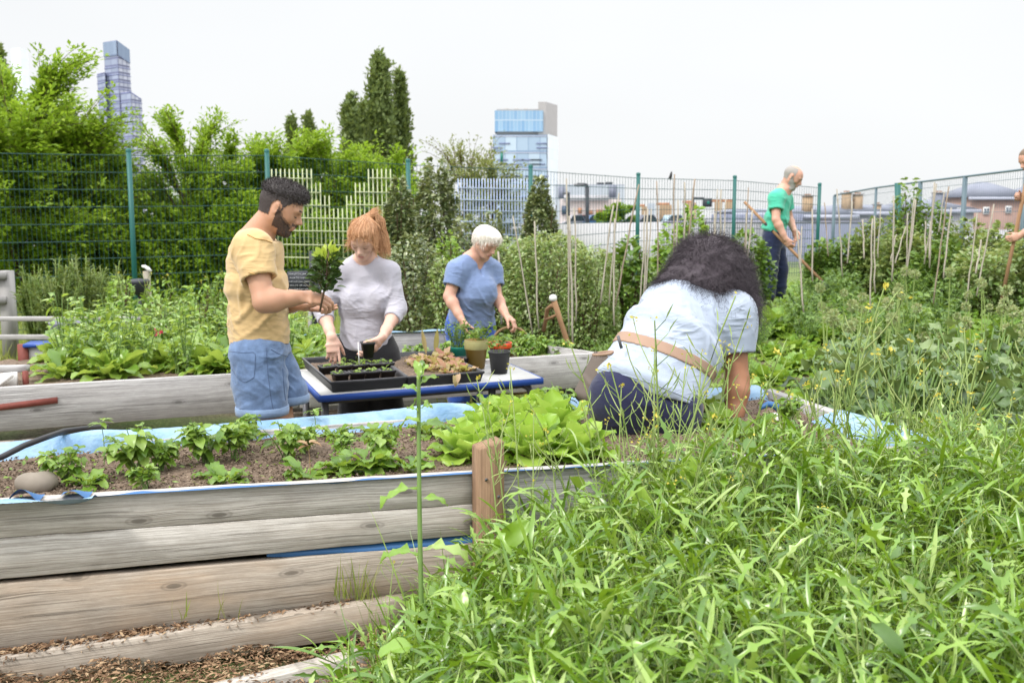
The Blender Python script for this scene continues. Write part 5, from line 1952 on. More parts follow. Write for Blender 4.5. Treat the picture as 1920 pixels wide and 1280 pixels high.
    for (h_, bx, by) in ((Rhip, 492, 776), (Lhip, 533, 754)):
        b = at(bx, by, h_[1] - (.02 if bx < 500 else -.01))
        m = MB()
        m.lathe(b, [(.1, .002), (.112, .001), (.114, .018), (.113, .036), (.105, .039)], 28)
        m.build('cuff', M['cuff'], rt, True)
    m = MB()
    c_ = J(468, 668, -.185)
    m.obox(c_ + A(0, .045, 0), (A(.9, -.35, .0), A(.35, .9, 0), UP), (.05, .004, .055))
    # hair: cropped sides, fuller top
    hair, W, N = shell('hair', BV, BQ, hd.crop_mask(BV), .0030, M['fade'], rt, .0012)
    fd = Field(hd.c - .16, hd.c + .17, .0038)
    fd.ell(hd.p(-.008, 0, .078), (.094, .072, .055), hd.ax, .0)
    fd.ell(hd.p(.050, 0, .093), (.046, .060, .036), hd.ax, .025)
    fd.ell(hd.p(.106, 0, .036), (.050, .085, .034), hd.ax, .012, 's')
    V, Q = fd.mesh()
    N = normals(V, Q)
    V2 = V + N * (.0025 * np.sin(V[:, 0] * 420 + 3 * np.sin(V[:, 2] * 300)) * np.sin(V[:, 1] * 380 + V[:, 2] * 200))[:, None]
    mk('hair_top', V2, Q, None, M['hair_black'], hair, True)
    i_ = rng.choice(len(V), 2600)
    strands('hair_strand', V[i_], N[i_] + hd.f * .5 + rdir(2600) * .5, rng.uniform(.008, .018, 2600), .0010, M['hair_black'], hair, .003, 0, 4, .014)
    shell('stubble', BV, BQ, hd.beard_mask(BV, .007), .0005, M['stubble'], rt, .0002)
    bd, W, N = shell('beard', BV, BQ, hd.beard_mask(BV, -.007), .0011, M['beard'], rt, .0007)
    i_ = rng.choice(len(W), 700)
    strands('beard_hair', W[i_], N[i_] * .4 - hd.u * .6 + hd.f * .2 + rdir(700) * .3, rng.uniform(.004, .008, 700), .0007, M['hair_black'], bd, .001, 0, 3, .02)
    hd.face_lines(rt, M['hair_black'], M['hair_black'], 1.15)
    for a_ in (Ra, La):
        fs = Field(a_ - .25, a_ + .25, .008)
        shoe(fs, a_, fwd)
        out('shoe', fs, M['boot'], rt)
    return R_wr


man_yellow()


# ---------------------------------------------------------------- the young woman in the pale sweater
def woman_sweater():
    Y = 5.52
    J = lambda px, py, dy=0.0: at(px, py, Y + dy)
    rt = thing('person', 'red haired young woman in pale grey sweater setting out seedling pots', 'person', (float(J(690, 700)[0]), Y + .02, 0))
    fwd = nrm(A(-.10, -.95, 0)); side = A(-1, .1, 0)             # side: her right = image left
    hd = Head(J(682, 449, -.08), nrm(A(-.14, -.82, -.56)), nrm(A(.02, -.56, .83)), .875)
    Rs, Ls = J(638, 512), J(730, 510)
    Re, Rw = J(606, 582, -.06), J(622, 632, -.20)
    Le, Lw = J(745, 578, -.04), J(717, 632, -.24)
    hipc = J(687, 662, .04)
    legs = [(hipc + A(-.085, 0, -.02), J(668, 745, .0)), (hipc + A(.085, 0, -.02), J(728, 745, .02))]
    lo, hi = A(-1.3, 4.95, -.02), A(-.4, 5.95, 1.75)
    fd = Field(lo, hi, .005)
    hd.build(fd, True, .88)
    nb = J(684, 490, .04)
    fd.cone(hd.p(-.03, 0, -.04), nb, .050, .056, .03)
    fd.econe(nb, J(686, 560, .04), A(1, 0, 0), (.10, .06), (.13, .09), .05)
    fd.econe(J(686, 560, .04), hipc, A(1, 0, 0), (.12, .085), (.15, .10), .05)
    arm(fd, Rs, Re, Rw, (.042, .036, .035, .024))
    arm(fd, Ls, Le, Lw, (.042, .036, .035, .024))
    for h_, k_ in legs:
        kn = A(k_[0], k_[1] - .02, .48)
        an = A(k_[0], k_[1] + .03, .09)
        leg(fd, h_, kn, an)
        fd.cone(an, an + fwd * .1 - A(0, 0, .05), .03, .025, .02)
    # right hand points down at the seedlings, left hand grips the little pot
    hand(fd, Rw, nrm(A(.12, -.25, -.95)), nrm(A(.35, -.9, .0)) * -1, A(1, -.1, 0), (.10, .55, .7, .75), .10, .95, .3, .5)
    hand(fd, Lw, nrm(A(-.50, -.35, -.78)), nrm(A(-.80, .25, .45)), A(-.3, -.6, .8), (.5, .5, .5, .5), .08, .95, .4, .6)
    out('body', fd, M['skin_pale'], rt, None, hd, M['lips_p'])
    fd = Field(A(-1.32, 4.98, .70), A(-.38, 5.95, 1.50), .0055)
    fd.econe(J(684, 508, .045), J(686, 580, .03), A(1, 0, 0), (.130, .080), (.138, .112), .06, cap=.5)
    fd.econe(J(686, 575, .03), J(686, 650, .03), A(1, 0, 0), (.134, .108), (.150, .115), .05, cap=.3)
    fd.ell(J(662, 560, -.05), (.06, .055, .065), None, .05)
    fd.ell(J(707, 560, -.05), (.06, .055, .065), None, .05)
    fd.cone(nb, J(684, 512, .045), .068, .10, .05)
    for s_, e_, w_, (tx, ty) in ((Rs, Re, Rw, (617, 603)), (Ls, Le, Lw, (737, 588))):
        fd.cone(nb * .5 + s_ * .5, s_, .054, .054, .05)
        c_ = e_ + (w_ - e_) * .38
        fd.cone(s_, e_, .055, .050, .04)
        fd.cone(e_, c_, .051, .047, .02, flat=True)
        fd.cone(c_ - (w_ - e_) * .12, c_ + (w_ - e_) * .1, .033, .040, .006, 's')
    fd.plane(J(686, 664, .03), A(0, 0, -1))
    fd.ell(J(686, 664, .03), (.15, .10, .02), None, .005, 's')
    fd.cone(hd.p(-.03, 0, -.0), nb + A(0, -.01, -.0), .05, .064, .012, 's')
    out('sweater', fd, M['sweater'], rt, [(J(605, 588, -.05), .09, A(.2, .1, 1), .035, .006), (J(745, 575, -.03), .10, A(.1, .1, 1), .035, .006), (J(686, 620, -.08), .16, A(.7, 0, .6), .10, .006),
                                          (J(640, 560, -.08), .11, A(.9, 0, .5), .06, .006), (J(725, 550, -.08), .11, A(-.9, 0, .5), .06, .006), (J(680, 650, -.1), .12, A(1, 0, .1), .07, .004)])
    fd = Field(A(-1.2, 5.2, -.02), A(-.45, 5.95, 1.0), .008)
    fd.econe(hipc + A(0, 0, .08), hipc - A(0, 0, .06), A(1, 0, 0), (.155, .11), (.165, .12), .04)
    for h_, k_ in legs:
        kn = A(k_[0], k_[1] - .02, .48)
        fd.chain([h_, kn, A(k_[0], k_[1] + .03, .10)], [.105, .088, .085], .04)
    out('trousers', fd, M['black_trousers'], rt, [(J(690, 740), .3, A(.3, 0, 1), .1, .006)])
    # hair: swept back to a high ponytail that falls on her left shoulder
    fd = Field(hd.c - .24, hd.c + .24, .0045)
    fd.ell(hd.p(-.014, 0, .044), (.094, .074, .084), hd.ax, .0)
    fd.ell(hd.p(.034, 0, .080), (.052, .062, .040), hd.ax, .025)
    fd.ell(hd.p(.094, 0, .000), (.070, .060, .070), hd.ax, .010, 's')
    fd.plane(hd.p(-.03, 0, -.055), nrm(-hd.u - hd.f * .2))
    for g in (-1, 1):
        fd.cone(hd.p(.038, .070 * g, .02), hd.p(.022, .076 * g, -.048), .013, .006, .012)
    pt = [hd.p(-.085, .0, .105), J(700, 402, -.03), J(713, 416, .0), J(716, 440, .02), J(722, 463, .03)]
    fd.chain(pt, [.018, .021, .024, .028, .022], .015)
    fd.ell(J(717, 452, .03), (.034, .032, .055), None, .02)
    V, Q = fd.mesh()
    N = normals(V, Q)
    pole = hd.p(-.09, 0, .10)
    az = np.arctan2((V - pole) @ hd.l, (V - pole) @ hd.f)
    V2 = V + N * (.0022 * np.sin(az * 46 + 2 * np.sin(V[:, 2] * 60)))[:, None]
    hair = mk('hair', V2, Q, None, M['hair_red'], rt, True)
    i_ = rng.choice(len(V), 2600)
    tang = pole - V[i_]
    tang = tang - N[i_] * np.sum(tang * N[i_], 1, keepdims=True)
    low = (V[i_] - hd.c) @ hd.u < .0
    tang[V[i_][:, 0] > J(706, 440)[0]] = A(.15, -.05, -1)
    strands('hair_strand', V[i_] + N[i_] * .001, -nrm(tang) * np.where(V[i_][:, 0] > J(706, 440)[0], -1, 1)[:, None] + N[i_] * .02 + rdir(2600) * .05, rng.uniform(.03, .06, 2600), .0010, M['hair_red'], hair, .001, .0, 5, .09)
    m = MB(); m.tube([hd.p(-.075, -.012, .103), hd.p(-.082, .0, .118), hd.p(-.092, .012, .108)], .011, 8); m.build('hair_tie', M['hair_brown'], rt, True)
    hd.face_lines(rt, M['hair_red'], M['hair_brown'], .8)
    for h_, k_ in legs:
        an = A(k_[0], k_[1] + .03, .09)
        fs = Field(an - .25, an + .25, .009)
        shoe(fs, an, fwd, .9)
        out('shoe', fs, M['boot'], rt)


woman_sweater()


# ---------------------------------------------------------------- the older woman in the blue T-shirt
def woman_blue():
    Y = 8.0
    J = lambda px, py, dy=0.0: at(px, py, Y + dy)
    gz0 = .0
    rt = thing('person', 'white haired older woman in a dusty blue T-shirt bending over the plants', 'person', (float(J(880, 640)[0]), Y + .1, gz0))
    side = nrm(A(-.88, -.47, 0)); fwd = nrm(A(.47, -.88, 0))
    hd = Head(J(911, 455, -.1), nrm(A(.62, -.60, -.52)), nrm(A(.42, -.34, .84)), 1.0)
    Rs, Ls = J(858, 508, -.10), J(922, 508, .12)
    Re, Rw = J(842, 556, -.16), J(865, 598, -.26)
    Le, Lw = J(931, 556, .05), J(948, 590, -.12)
    hipc = J(882, 612, .10)
    lo, hi = A(-.75, 7.4, -.02), A(.25, 8.6, 1.62)
    fd = Field(lo, hi, .0065)
    hd.build(fd, True, 1.0)
    nb = J(892, 482, .0)
    fd.cone(hd.p(-.03, 0, -.04), nb, .060, .068, .03)
    fd.econe(nb, J(885, 560, .04), side, (.12, .08), (.17, .12), .05)
    fd.econe(J(885, 560, .04), hipc, side, (.17, .13), (.18, .13), .05)
    arm(fd, Rs, Re, Rw, (.055, .045, .043, .030))
    arm(fd, Ls, Le, Lw, (.055, .045, .043, .030))
    hand(fd, Rw, nrm(A(.25, -.2, -.95)), nrm(A(.75, .3, 0)), A(.4, -.9, 0), (.5, .55, .6, .6), .1, 1.05, .5, .5)
    hand(fd, Lw, nrm(A(.75, -.3, -.55)), nrm(A(-.4, .1, -.8)), A(.2, -1, .1), (.8, .8, .8, .8), .08, 1.05, .6, .5)
    for g in (-1, 1):
        leg(fd, hipc + side * .09 * g, hipc * A(1, 1, 0) + side * .10 * g + fwd * .03 + A(0, 0, .46), hipc * A(1, 1, 0) + side * .11 * g + A(0, 0, .09))
    out('body', fd, M['skin_old'], rt, None, hd, M['lips'])
    fd = Field(A(-.78, 7.4, .6), A(.22, 8.6, 1.45), .007)
    fd.econe(J(889, 498, .02), J(885, 550, .02), side, (.175, .115), (.185, .15), .06, cap=.5)
    fd.econe(J(885, 550, .02), J(884, 606, .06), side, (.185, .155), (.195, .155), .06, cap=.3)
    fd.ell(J(898, 545, -.06), (.14, .10, .12), None, .09)
    fd.cone(nb - A(0, 0, .02), J(889, 500, .02), .085, .13, .05)
    for s_, e_ in ((Rs, Re), (Ls, Le)):
        b = s_ + (e_ - s_) * .60
        fd.cone(nb * .4 + s_ * .6, s_, .085, .085, .05)
        fd.cone(s_, b, .086, .082, .04, flat=True)
        fd.cone(b - (e_ - s_) * .06, b + (e_ - s_) * .1, .064, .068, .008, 's')
    fd.plane(J(884, 612, .06), nrm(A(-.2, 0, -1)))
    fd.ell(J(884, 612, .06), (.17, .14, .02), None, .005, 's')
    fd.cone(hd.p(-.02, 0, -.02), nb + fwd * .02, .07, .078, .015, 's')
    fd.cone(nb + fwd * .06, nb + fwd * .115 - A(0, 0, .13), .045, .012, .01, 's')
    out('t_shirt', fd, M['blue_tee'], rt, [(J(880, 560, -.12), .22, A(.75, 0, .65), .11, .010), (J(870, 595, -.1), .18, A(.5, 0, .85), .08, .010), (J(860, 510, -.15), .12, A(.9, 0, -.4), .07, .008), (J(915, 590, 0), .16, A(.2, 0, 1), .09, .010)])
    fd = Field(A(-.75, 7.6, -.02), A(.2, 8.6, 1.0), .010)
    fd.econe(hipc + A(0, 0, .1), hipc - A(0, 0, .08), side, (.19, .14), (.20, .15), .04)
    for g in (-1, 1):
        fd.chain([hipc + side * .09 * g, hipc * A(1, 1, 0) + side * .10 * g + fwd * .03 + A(0, 0, .46), hipc * A(1, 1, 0) + side * .11 * g + A(0, 0, .10)], [.125, .10, .095], .04)
    out('trousers', fd, M['blue_trousers'], rt, [(hipc, .3, A(.4, 0, 1), .1, .008)])
    fd = Field(hd.c - .2, hd.c + .2, .006)
    fd.ell(hd.p(-.020, 0, .040), (.112, .092, .090), hd.ax, .0)
    fd.ell(hd.p(.035, 0, .088), (.070, .074, .042), hd.ax, .03)
    fd.ell(hd.p(-.07, 0, .01), (.055, .075, .075), hd.ax, .03)
    fd.ell(hd.p(.100, 0, .002), (.085, .074, .074), hd.ax, .012, 's')
    fd.plane(hd.p(-.03, 0, -.055), nrm(-hd.u - hd.f * .1))
    for g in (-1, 1):
        fd.ell(hd.p(.0, .092 * g, -.018), (.028, .03, .036), hd.ax, .008, 's')
    V, Q = fd.mesh(); N = normals(V, Q)
    V2 = V + N * (.0022 * np.sin(V[:, 0] * 160 + 2 * np.sin(V[:, 2] * 120)) * np.sin(V[:, 1] * 150 + V[:, 2] * 90))[:, None]
    hair = mk('hair', V2, Q, None, M['hair_white'], rt, True)
    i_ = rng.choice(len(V), 1500)
    strands('hair_strand', V[i_], N[i_] * .22 + hd.f * .5 - hd.u * .75 + rdir(1500) * .15, rng.uniform(.022, .044, 1500), .0018, M['hair_white'], hair, .001, .0, 4, .08)
    hd.face_lines(rt, M['hair_grey'], M['hair_brown'], .8)
    for g in (-1, 1):
        an = hipc * A(1, 1, 0) + side * .11 * g + A(0, 0, .09)
        fs = Field(an - .25, an + .25, .012); shoe(fs, an, fwd); out('shoe', fs, M['boot'], rt)


woman_blue()


# ---------------------------------------------------------------- the hoeing man in green
def man_green():
    Y = 12.8
    J = lambda px, py, dy=0.0: at(px, py, Y + dy)
    g0 = float(gz(J(1450, 560)[0], Y))
    rt = thing('person', 'balding bearded man in mint green T-shirt and dark jeans hoeing the raised plot', 'person', (float(J(1450, 560)[0]), Y, g0))
    fwd = nrm(A(.94, -.34, 0)); side = nrm(A(-.34, -.94, 0))
    hd = Head(J(1486, 333, -.05), nrm(A(.80, -.36, -.48)), nrm(A(.45, -.15, .88)), 1.17)
    Rs, Ls = J(1455, 372, -.17), J(1472, 374, .18)
    Re, Rw = J(1455, 412, -.27), J(1473, 448, -.32)
    Le, Lw = J(1480, 410, .22), J(1489, 432, -.05)
    hipc = J(1450, 445, .02)
    fd = Field(A(2.9, 12.0, g0 - .02), A(4.25, 13.4, 2.4), .0085)
    hd.build(fd, False, 1.0)
    nb = J(1470, 356, .0)
    fd.cone(hd.p(-.03, 0, -.04), nb, .064, .075, .03)
    fd.econe(nb, J(1458, 400), side, (.14, .09), (.185, .12), .06)
    fd.econe(J(1458, 400), hipc, side, (.18, .12), (.17, .12), .06)
    arm(fd, Rs, Re, Rw, (.060, .050, .048, .034))
    arm(fd, Ls, Le, Lw, (.060, .050, .048, .034))
    hand(fd, Rw, nrm(A(.45, -.1, -.85)), nrm(A(.55, .7, .2)), A(.8, -.3, .4), (1, 1, 1, 1), .05, 1.15, .7, .4)
    hand(fd, Lw, nrm(A(.25, -.4, -.85)), nrm(A(-.6, -.5, .2)), A(.6, -.5, .1), (.6, .6, .6, .6), .08, 1.15, .5, .5)
    feet = []
    for g, px in ((1, 1441), (-1, 1461)):
        kn = J(px + 2, 505, -.1 * g)
        an = A(J(px, 555, -.1 * g)[0], Y - .1 * g, g0 + .09)
        leg(fd, hipc + side * .09 * g, kn, an)
        feet.append((hipc + side * .09 * g, kn, an))
    out('body', fd, M['skin_old'], rt, None, hd, M['lips'])
    BV, BQ = LAST
    fd = Field(A(2.9, 12.2, 1.0), A(4.2, 13.3, 2.15), .009)
    fd.econe(J(1463, 372, .0), J(1457, 408), side, (.19, .12), (.20, .145), .06, cap=.5)
    fd.econe(J(1457, 408), J(1449, 432, .01), side, (.195, .145), (.195, .15), .06, cap=.3)
    fd.cone(nb - A(0, 0, .02), J(1463, 374), .09, .14, .05)
    for s_, e_ in ((Rs, Re), (Ls, Le)):
        b = s_ + (e_ - s_) * .55
        fd.cone(nb * .4 + s_ * .6, s_, .09, .095, .05)
        fd.cone(s_, b, .095, .092, .04, flat=True)
        fd.cone(b - (e_ - s_) * .06, b + (e_ - s_) * .1, .068, .072, .008, 's')
    fd.plane(J(1449, 438), nrm(A(.1, 0, -1)))
    fd.ell(J(1449, 439), (.17, .15, .025), None, .005, 's')
    fd.cone(hd.p(-.02, 0, -.02), nb, .07, .08, .015, 's')
    out('t_shirt', fd, M['green_tee'], rt, [(J(1465, 410, -.1), .22, A(.6, 0, .8), .13, .012), (J(1450, 425), .2, A(-.2, 0, 1), .10, .012), (J(1455, 380, -.2), .14, A(.8, 0, .5), .1, .010)])
    fd = Field(A(2.9, 12.2, g0), A(4.1, 13.4, 1.5), .010)
    fd.econe(hipc + A(0, 0, .08), hipc - A(0, 0, .08), side, (.18, .13), (.185, .14), .04)
    for h_, kn, an in feet:
        fd.chain([h_, kn, an + A(0, 0, .02)], [.125, .098, .085], .04)
    out('jeans', fd, M['denim_dark'], rt, [(J(1450, 500), .4, A(.2, 0, 1), .12, .010), (J(1445, 540), .2, A(.1, 0, 1), .07, .010)])
    f_, l_, u_ = hd.loc(BV)
    shell('hair', BV, BQ, hd.crop_mask(BV) & (f_ < .03) & (u_ < .105), .003, M['hair_grey'], rt, .001)
    shell('beard', BV, BQ, hd.beard_mask(BV), .004, M['hair_grey'], rt, .002)
    hd.face_lines(rt, M['hair_grey'], M['hair_brown'], .9)
    for h_, kn, an in feet:
        fs = Field(an - .26, an + .26, .013); shoe(fs, an, fwd, 1.1); out('shoe', fs, M['boot'], rt)
    # the hoe
    a0, a1 = J(1396, 379, .10), J(1545, 531, -.62)
    hk = Rw + A(.035, -.02, -.06)
    ho = thing('hoe', 'long wooden handled hoe held by the man in green, its blade in the plants', 'hoe', tuple(a1))
    m = MB(); m.tube([a0, a0 + (a1 - a0) * .35, a0 + (a1 - a0) * .6, a1], .019, 10); m.build('shaft', M['stick_wood'], ho, True)
    m = MB(); m.tube([a1 - (a1 - a0) * .02, a1 + (a1 - a0) * .03], .022, 8); e_ = a1 + (a1 - a0) * .035
    m.obox(e_ + A(.02, 0, -.04), (A(.1, 1, 0), A(.5, 0, -1), A(1, 0, .5)), (.09, .06, .004)); m.build('blade', M['rim_plastic'], ho)
    m = MB(); q0 = a0 + (a1 - a0) * .27; m.tube([q0, q0 + (a1 - a0) * .10], .021, 10); m.build('grip', M['rubber'], ho, True)


man_green()


# ---------------------------------------------------------------- the man cut by the right edge
def man_edge():
    Y = 11.0
    J = lambda px, py, dy=0.0: at(px, py, Y + dy)
    cx = J(1972, 400)[0]
    g0 = float(gz(cx, Y))
    rt = thing('person', 'person mostly cut off by the right edge, two hands gripping a long stick', 'person', (float(cx), Y, g0))
    fwd = nrm(A(-.95, -.3, 0)); side = nrm(A(-.3, .95, 0))
    hd = Head(J(1931, 300), nrm(A(-.86, -.2, -.45)), nrm(A(-.42, 0, .9)), 1.1)
    Rs, Ls = J(1955, 352, .18), J(1962, 352, -.18)
    Re, Rw = J(1938, 385, .14), J(1917, 372, .02)
    Le, Lw = J(1946, 420, -.18), J(1913, 442, -.10)
    hipc = J(1978, 440)
    fd = Field(A(5.0, 10.3, g0 - .02), A(6.7, 11.7, 2.6), .010)
    hd.build(fd)
    nb = J(1952, 335)
    fd.cone(hd.p(-.03, 0, -.04), nb, .062, .07, .03)
    fd.econe(nb, J(1968, 390), side, (.14, .09), (.18, .12), .06)
    fd.econe(J(1968, 390), hipc, side, (.18, .12), (.17, .12), .06)
    arm(fd, Rs, Re, Rw, (.056, .048, .046, .034))
    arm(fd, Ls, Le, Lw, (.056, .048, .046, .034))
    hand(fd, Rw, nrm(A(-.9, -.2, .2)), nrm(A(.1, -.9, 0)), A(0, 0, 1), (1, 1, 1, 1), .05, 1.1, .6, .4)
    hand(fd, Lw, nrm(A(-.8, -.1, -.25)), nrm(A(.1, .95, 0)), A(0, .1, 1), (1, 1, 1, 1), .05, 1.1, .6, .4)
    for g in (-1, 1):
        hp = hipc + side * .1 * g
        leg(fd, hp, A(hp[0] - .03, hp[1], g0 + .48), A(hp[0], hp[1], g0 + .09))
    out('body', fd, M['skin_old'], rt, None, hd, M['lips'])
    fd = Field(A(5.0, 10.3, 1.0), A(6.7, 11.7, 2.2), .011)
    fd.econe(J(1962, 358), J(1970, 400), side, (.19, .12), (.195, .14), .06, cap=.5)
    fd.econe(J(1970, 400), J(1977, 440), side, (.195, .14), (.195, .145), .06, cap=.3)
    for s_, e_ in ((Rs, Re), (Ls, Le)):
        fd.cone(s_, s_ + (e_ - s_) * .6, .09, .088, .04, flat=True)
    out('t_shirt', fd, M['grey_shirt'], rt)
    fd = Field(A(5.0, 10.3, g0), A(6.7, 11.7, 1.5), .012)
    fd.econe(hipc + A(0, 0, .06), hipc - A(0, 0, .08), side, (.18, .13), (.185, .14), .04)
    for g in (-1, 1):
        hp = hipc + side * .1 * g
        fd.chain([hp, A(hp[0] - .03, hp[1], g0 + .48), A(hp[0], hp[1], g0 + .08)], [.12, .095, .085], .04)
    out('trousers', fd, M['denim_dark'], rt)
    fd = Field(hd.c - .22, hd.c + .22, .009)
    fd.ell(hd.p(-.012, 0, .048), (.112, .090, .088), hd.ax, 0)
    fd.ell(hd.p(.100, 0, -.02), (.085, .085, .075), hd.ax, .01, 's')
    fd.plane(hd.p(-.03, 0, -.05), -hd.u)
    out('hair', fd, M['hair_brown'], rt)
    fd = Field(hd.c - .2, hd.c + .2, .008)
    fd.ell(hd.p(.066, 0, -.10), (.028, .034, .026), hd.ax, .015)
    out('beard', fd, M['hair_grey'], rt)
    for g in (-1, 1):
        an = A(hipc[0], hipc[1], g0 + .09) + side * .1 * g
        fs = Field(an - .26, an + .26, .014); shoe(fs, an, fwd); out('shoe', fs, M['boot'], rt)
    a0, a1 = J(1922, 352, -.03), J(1876, 572, -.10)
    st = MB()
    st.tube([a0 + (a0 - a1) * .12, (a0 + a1) / 2, a1], .020, 9)
    tag(st.build('garden_stick', M['stick_wood'], None, True), 'long brown wooden tool shaft held upright at the right edge', 'tool')


man_edge()


# ---------------------------------------------------------------- the kneeling woman with the dark curls
def woman_kneel():
    Y = 4.0
    J = lambda px, py, dy=0.0: at(px, py, Y + dy)
    rt = thing('person', 'kneeling woman with big dark frizzy hair, pale T-shirt and navy trousers, seen from behind', 'person', tuple(J(1210, 850) * A(1, 1, 0) + A(0, 0, .68)))
    sd = nrm(A(.93, .30, -.20))                                    # her right, towards image right
    hipc = J(1208, 738, .0)
    chest = J(1285, 610, .30)
    Ls, Rs = J(1246, 578, .38), J(1372, 588, .36)
    Re, Rw = J(1382, 712, .30), J(1377, 792, .22)
    Le, Lw = J(1190, 690, .52), J(1225, 770, .56)
    nb = J(1308, 545, .42)
    hd = Head(J(1326, 505, .52), nrm(A(.15, .80, -.55)), nrm(A(.12, .58, .80)), 1.0)
    lo, hi = A(.2, 3.7, .60), A(1.25, 4.85, 1.72)
    fd = Field(lo, hi, .0055)
    hd.build(fd, True)
    fd.cone(hd.p(-.03, 0, -.04), nb, .055, .07, .03)
    fd.econe(nb, chest, sd, (.13, .07), (.16, .09), .04)
    fd.econe(chest, hipc, sd, (.16, .10), (.17, .12), .04)
    arm(fd, Rs, Re, Rw, (.058, .051, .050, .034))
    arm(fd, Ls, Le, Lw, (.058, .051, .050, .034))
    hand(fd, Rw, nrm(A(-.1, .1, -1)), nrm(A(-.7, .6, 0)), A(-.6, -.7, 0), (.5, .5, .5, .5), .1, 1, .4, .6)
    hand(fd, Lw, nrm(A(.3, .2, -.9)), nrm(A(.7, .3, 0)), A(.4, .9, 0), (.5, .5, .5, .5), .1, 1, .4, .6)
    kn = [(hipc - sd * .10, J(1152, 868, .06)), (hipc + sd * .10, J(1258, 868, .08))]
    for h_, k_ in kn:
        fd.chain([h_, k_], [.11, .07], .04)
    out('body', fd, M['skin_dark'], rt)
    # T-shirt
    fd = Field(A(.2, 3.7, .80), A(1.25, 4.7, 1.50), .0055)
    fd.econe(J(1300, 568, .36), J(1262, 640, .20), sd, (.170, .11), (.208, .150), .07, cap=.5)
    fd.econe(J(1262, 640, .20), J(1206, 752, .0), sd, (.210, .16), (.236, .198), .07, cap=.35)
    fd.cone(nb, J(1300, 572, .36), .085, .12, .06)
    for s_, e_, f_ in ((Rs, Re, .60), (Ls, Le, .55)):
        b = s_ + (e_ - s_) * f_
        fd.cone(nb * .35 + s_ * .65, s_, .09, .10, .05)
        fd.cone(chest * .6 + s_ * .4, s_ + (e_ - s_) * .25, .12, .092, .05)
        fd.cone(s_, b, .098, .088, .05, flat=True)
        fd.cone(b - (e_ - s_) * .06, b + (e_ - s_) * .1, .066, .072, .008, 's')
    hemn = nrm(J(1195, 752, -.02) - J(1262, 640, .20))
    hemn = nrm(A(-.26, -.12, -.95))
    hp_ = J(1205, 733, -.17)
    fd.plane(hp_, hemn)
    # strap pulls the shirt in
    out('t_shirt', fd, M['white_tee'], rt, [(J(1230, 650, 0), .16, A(.35, 0, 1), .055, .006), (J(1330, 630, .2), .14, A(.9, 0, .5), .07, .009), (J(1345, 690, .2), .12, A(.6, 0, .8), .06, .009),
                                            (J(1260, 590, .2), .15, A(.2, 0, 1), .075, .006), (J(1235, 710, 0), .15, A(.9, 0, .5), .10, .005), (J(1200, 600, .2), .12, A(.75, 0, -.5), .05, .006)])
    SV, SQ = LAST
    seam([(1363, 664), (1380, 668), (1400, 668), (1409, 665)], SV, SQ, .0024, M['white_hem'], rt, 'hem')
    seam([(1122, 692), (1160, 700), (1220, 717), (1270, 738), (1300, 752)], SV, SQ, .0022, M['white_hem'], rt, 'hem')
    # trousers
    fd = Field(A(.2, 3.6, .62), A(1.1, 4.5, 1.25), .0065)
    fd.econe(J(1228, 700, .05), hipc - A(0, 0, .05), sd, (.185, .14), (.208, .165), .05)
    fd.ell(J(1165, 755, -.03), (.125, .13, .125), None, .05)
    fd.ell(J(1258, 772, -.02), (.125, .13, .125), None, .05)
    for h_, k_ in kn:
        fd.chain([h_ - A(0, 0, .03), k_], [.13, .108], .05)
        fd.cone(k_, k_ + A(-.03, -.22, -.02) * 0 + A(0, .30, .0), .085, .06, .04)
    fd.plane(A(0, 0, .67), A(0, 0, -1))
    fd.plane(hp_ - hemn * .05, -hemn)
    out('trousers', fd, M['navy'], rt, [(J(1210, 800, -.1), .2, A(.5, 0, .9), .09, .006), (J(1160, 830, -.1), .12, A(.2, 0, 1), .06, .006)])
    # strap: a band round the waist, following the cloth
    fd = Field(A(.2, 3.6, .85), A(1.2, 4.6, 1.40), .005)
    fd.econe(J(1262, 640, .20), J(1206, 752, .0), sd, (.216, .166), (.242, .204), .07, cap=.35)
    fd.econe(J(1300, 568, .36), J(1262, 640, .20), sd, (.176, .116), (.216, .158), .07, cap=.5)
    sa, sb = J(1160, 640, .02), J(1302, 690, .02)
    ctr = J(1225, 642, -.06)
    nn = nrm(np.cross(sb - sa, A(.10, .95, .25)))
    nn = nrm(A(-.33, -.15, -.93)) if nn[2] < 0 else nrm(A(.33, .12, .93))
    nn = nrm(A(.36, .25, .90))
    fd.plane(ctr + nn * .026, nn)
    fd.plane(ctr - nn * .026, -nn)
    out('waist_strap', fd, M['leather'], rt)
    m = MB(); m.obox(J(1162, 641, -.085), (A(.8, .2, .3), A(0, 1, 0), A(-.3, 0, 1)), (.006, .006, .026)); m.build('buckle', M['rim_plastic'], rt)
    # pouches of the tool belt
    bag = thing('tool_pouch', 'dark taupe leather pouch hanging at the left hip of the kneeling woman', 'bag', tuple(J(1112, 765, -.02)))
    def pouch(root, c, ax, wdt, hgt, dep, mat, edge):
        fs = Field(c - .25, c + .25, .007)
        fs.econe(c + ax[2] * hgt * .75, c - ax[2] * hgt * .55, ax[0], (wdt * .75, dep * .5), (wdt, dep), .02, cap=.8)
        fs.econe(c + ax[2] * hgt * .95, c + ax[2] * hgt * .55, ax[0], (wdt * .6, dep * .4), (wdt * .55, dep * .35), .0, 's', cap=.3)
        out('pouch', fs, mat, root, [(c, .2, ax[2], .09, .004)])
        m = MB()
        t = np.linspace(0, 2 * math.pi, 24)
        m.tube([c + ax[2] * hgt * .82 + ax[0] * wdt * .74 * math.cos(a) + ax[1] * dep * .5 * math.sin(a) for a in t], .007, 6)
        m.build('rim', edge, root, True)
    axb = (nrm(A(.55, -.78, .15)), nrm(A(-.78, -.55, -.2)), nrm(A(.35, .1, .93)))
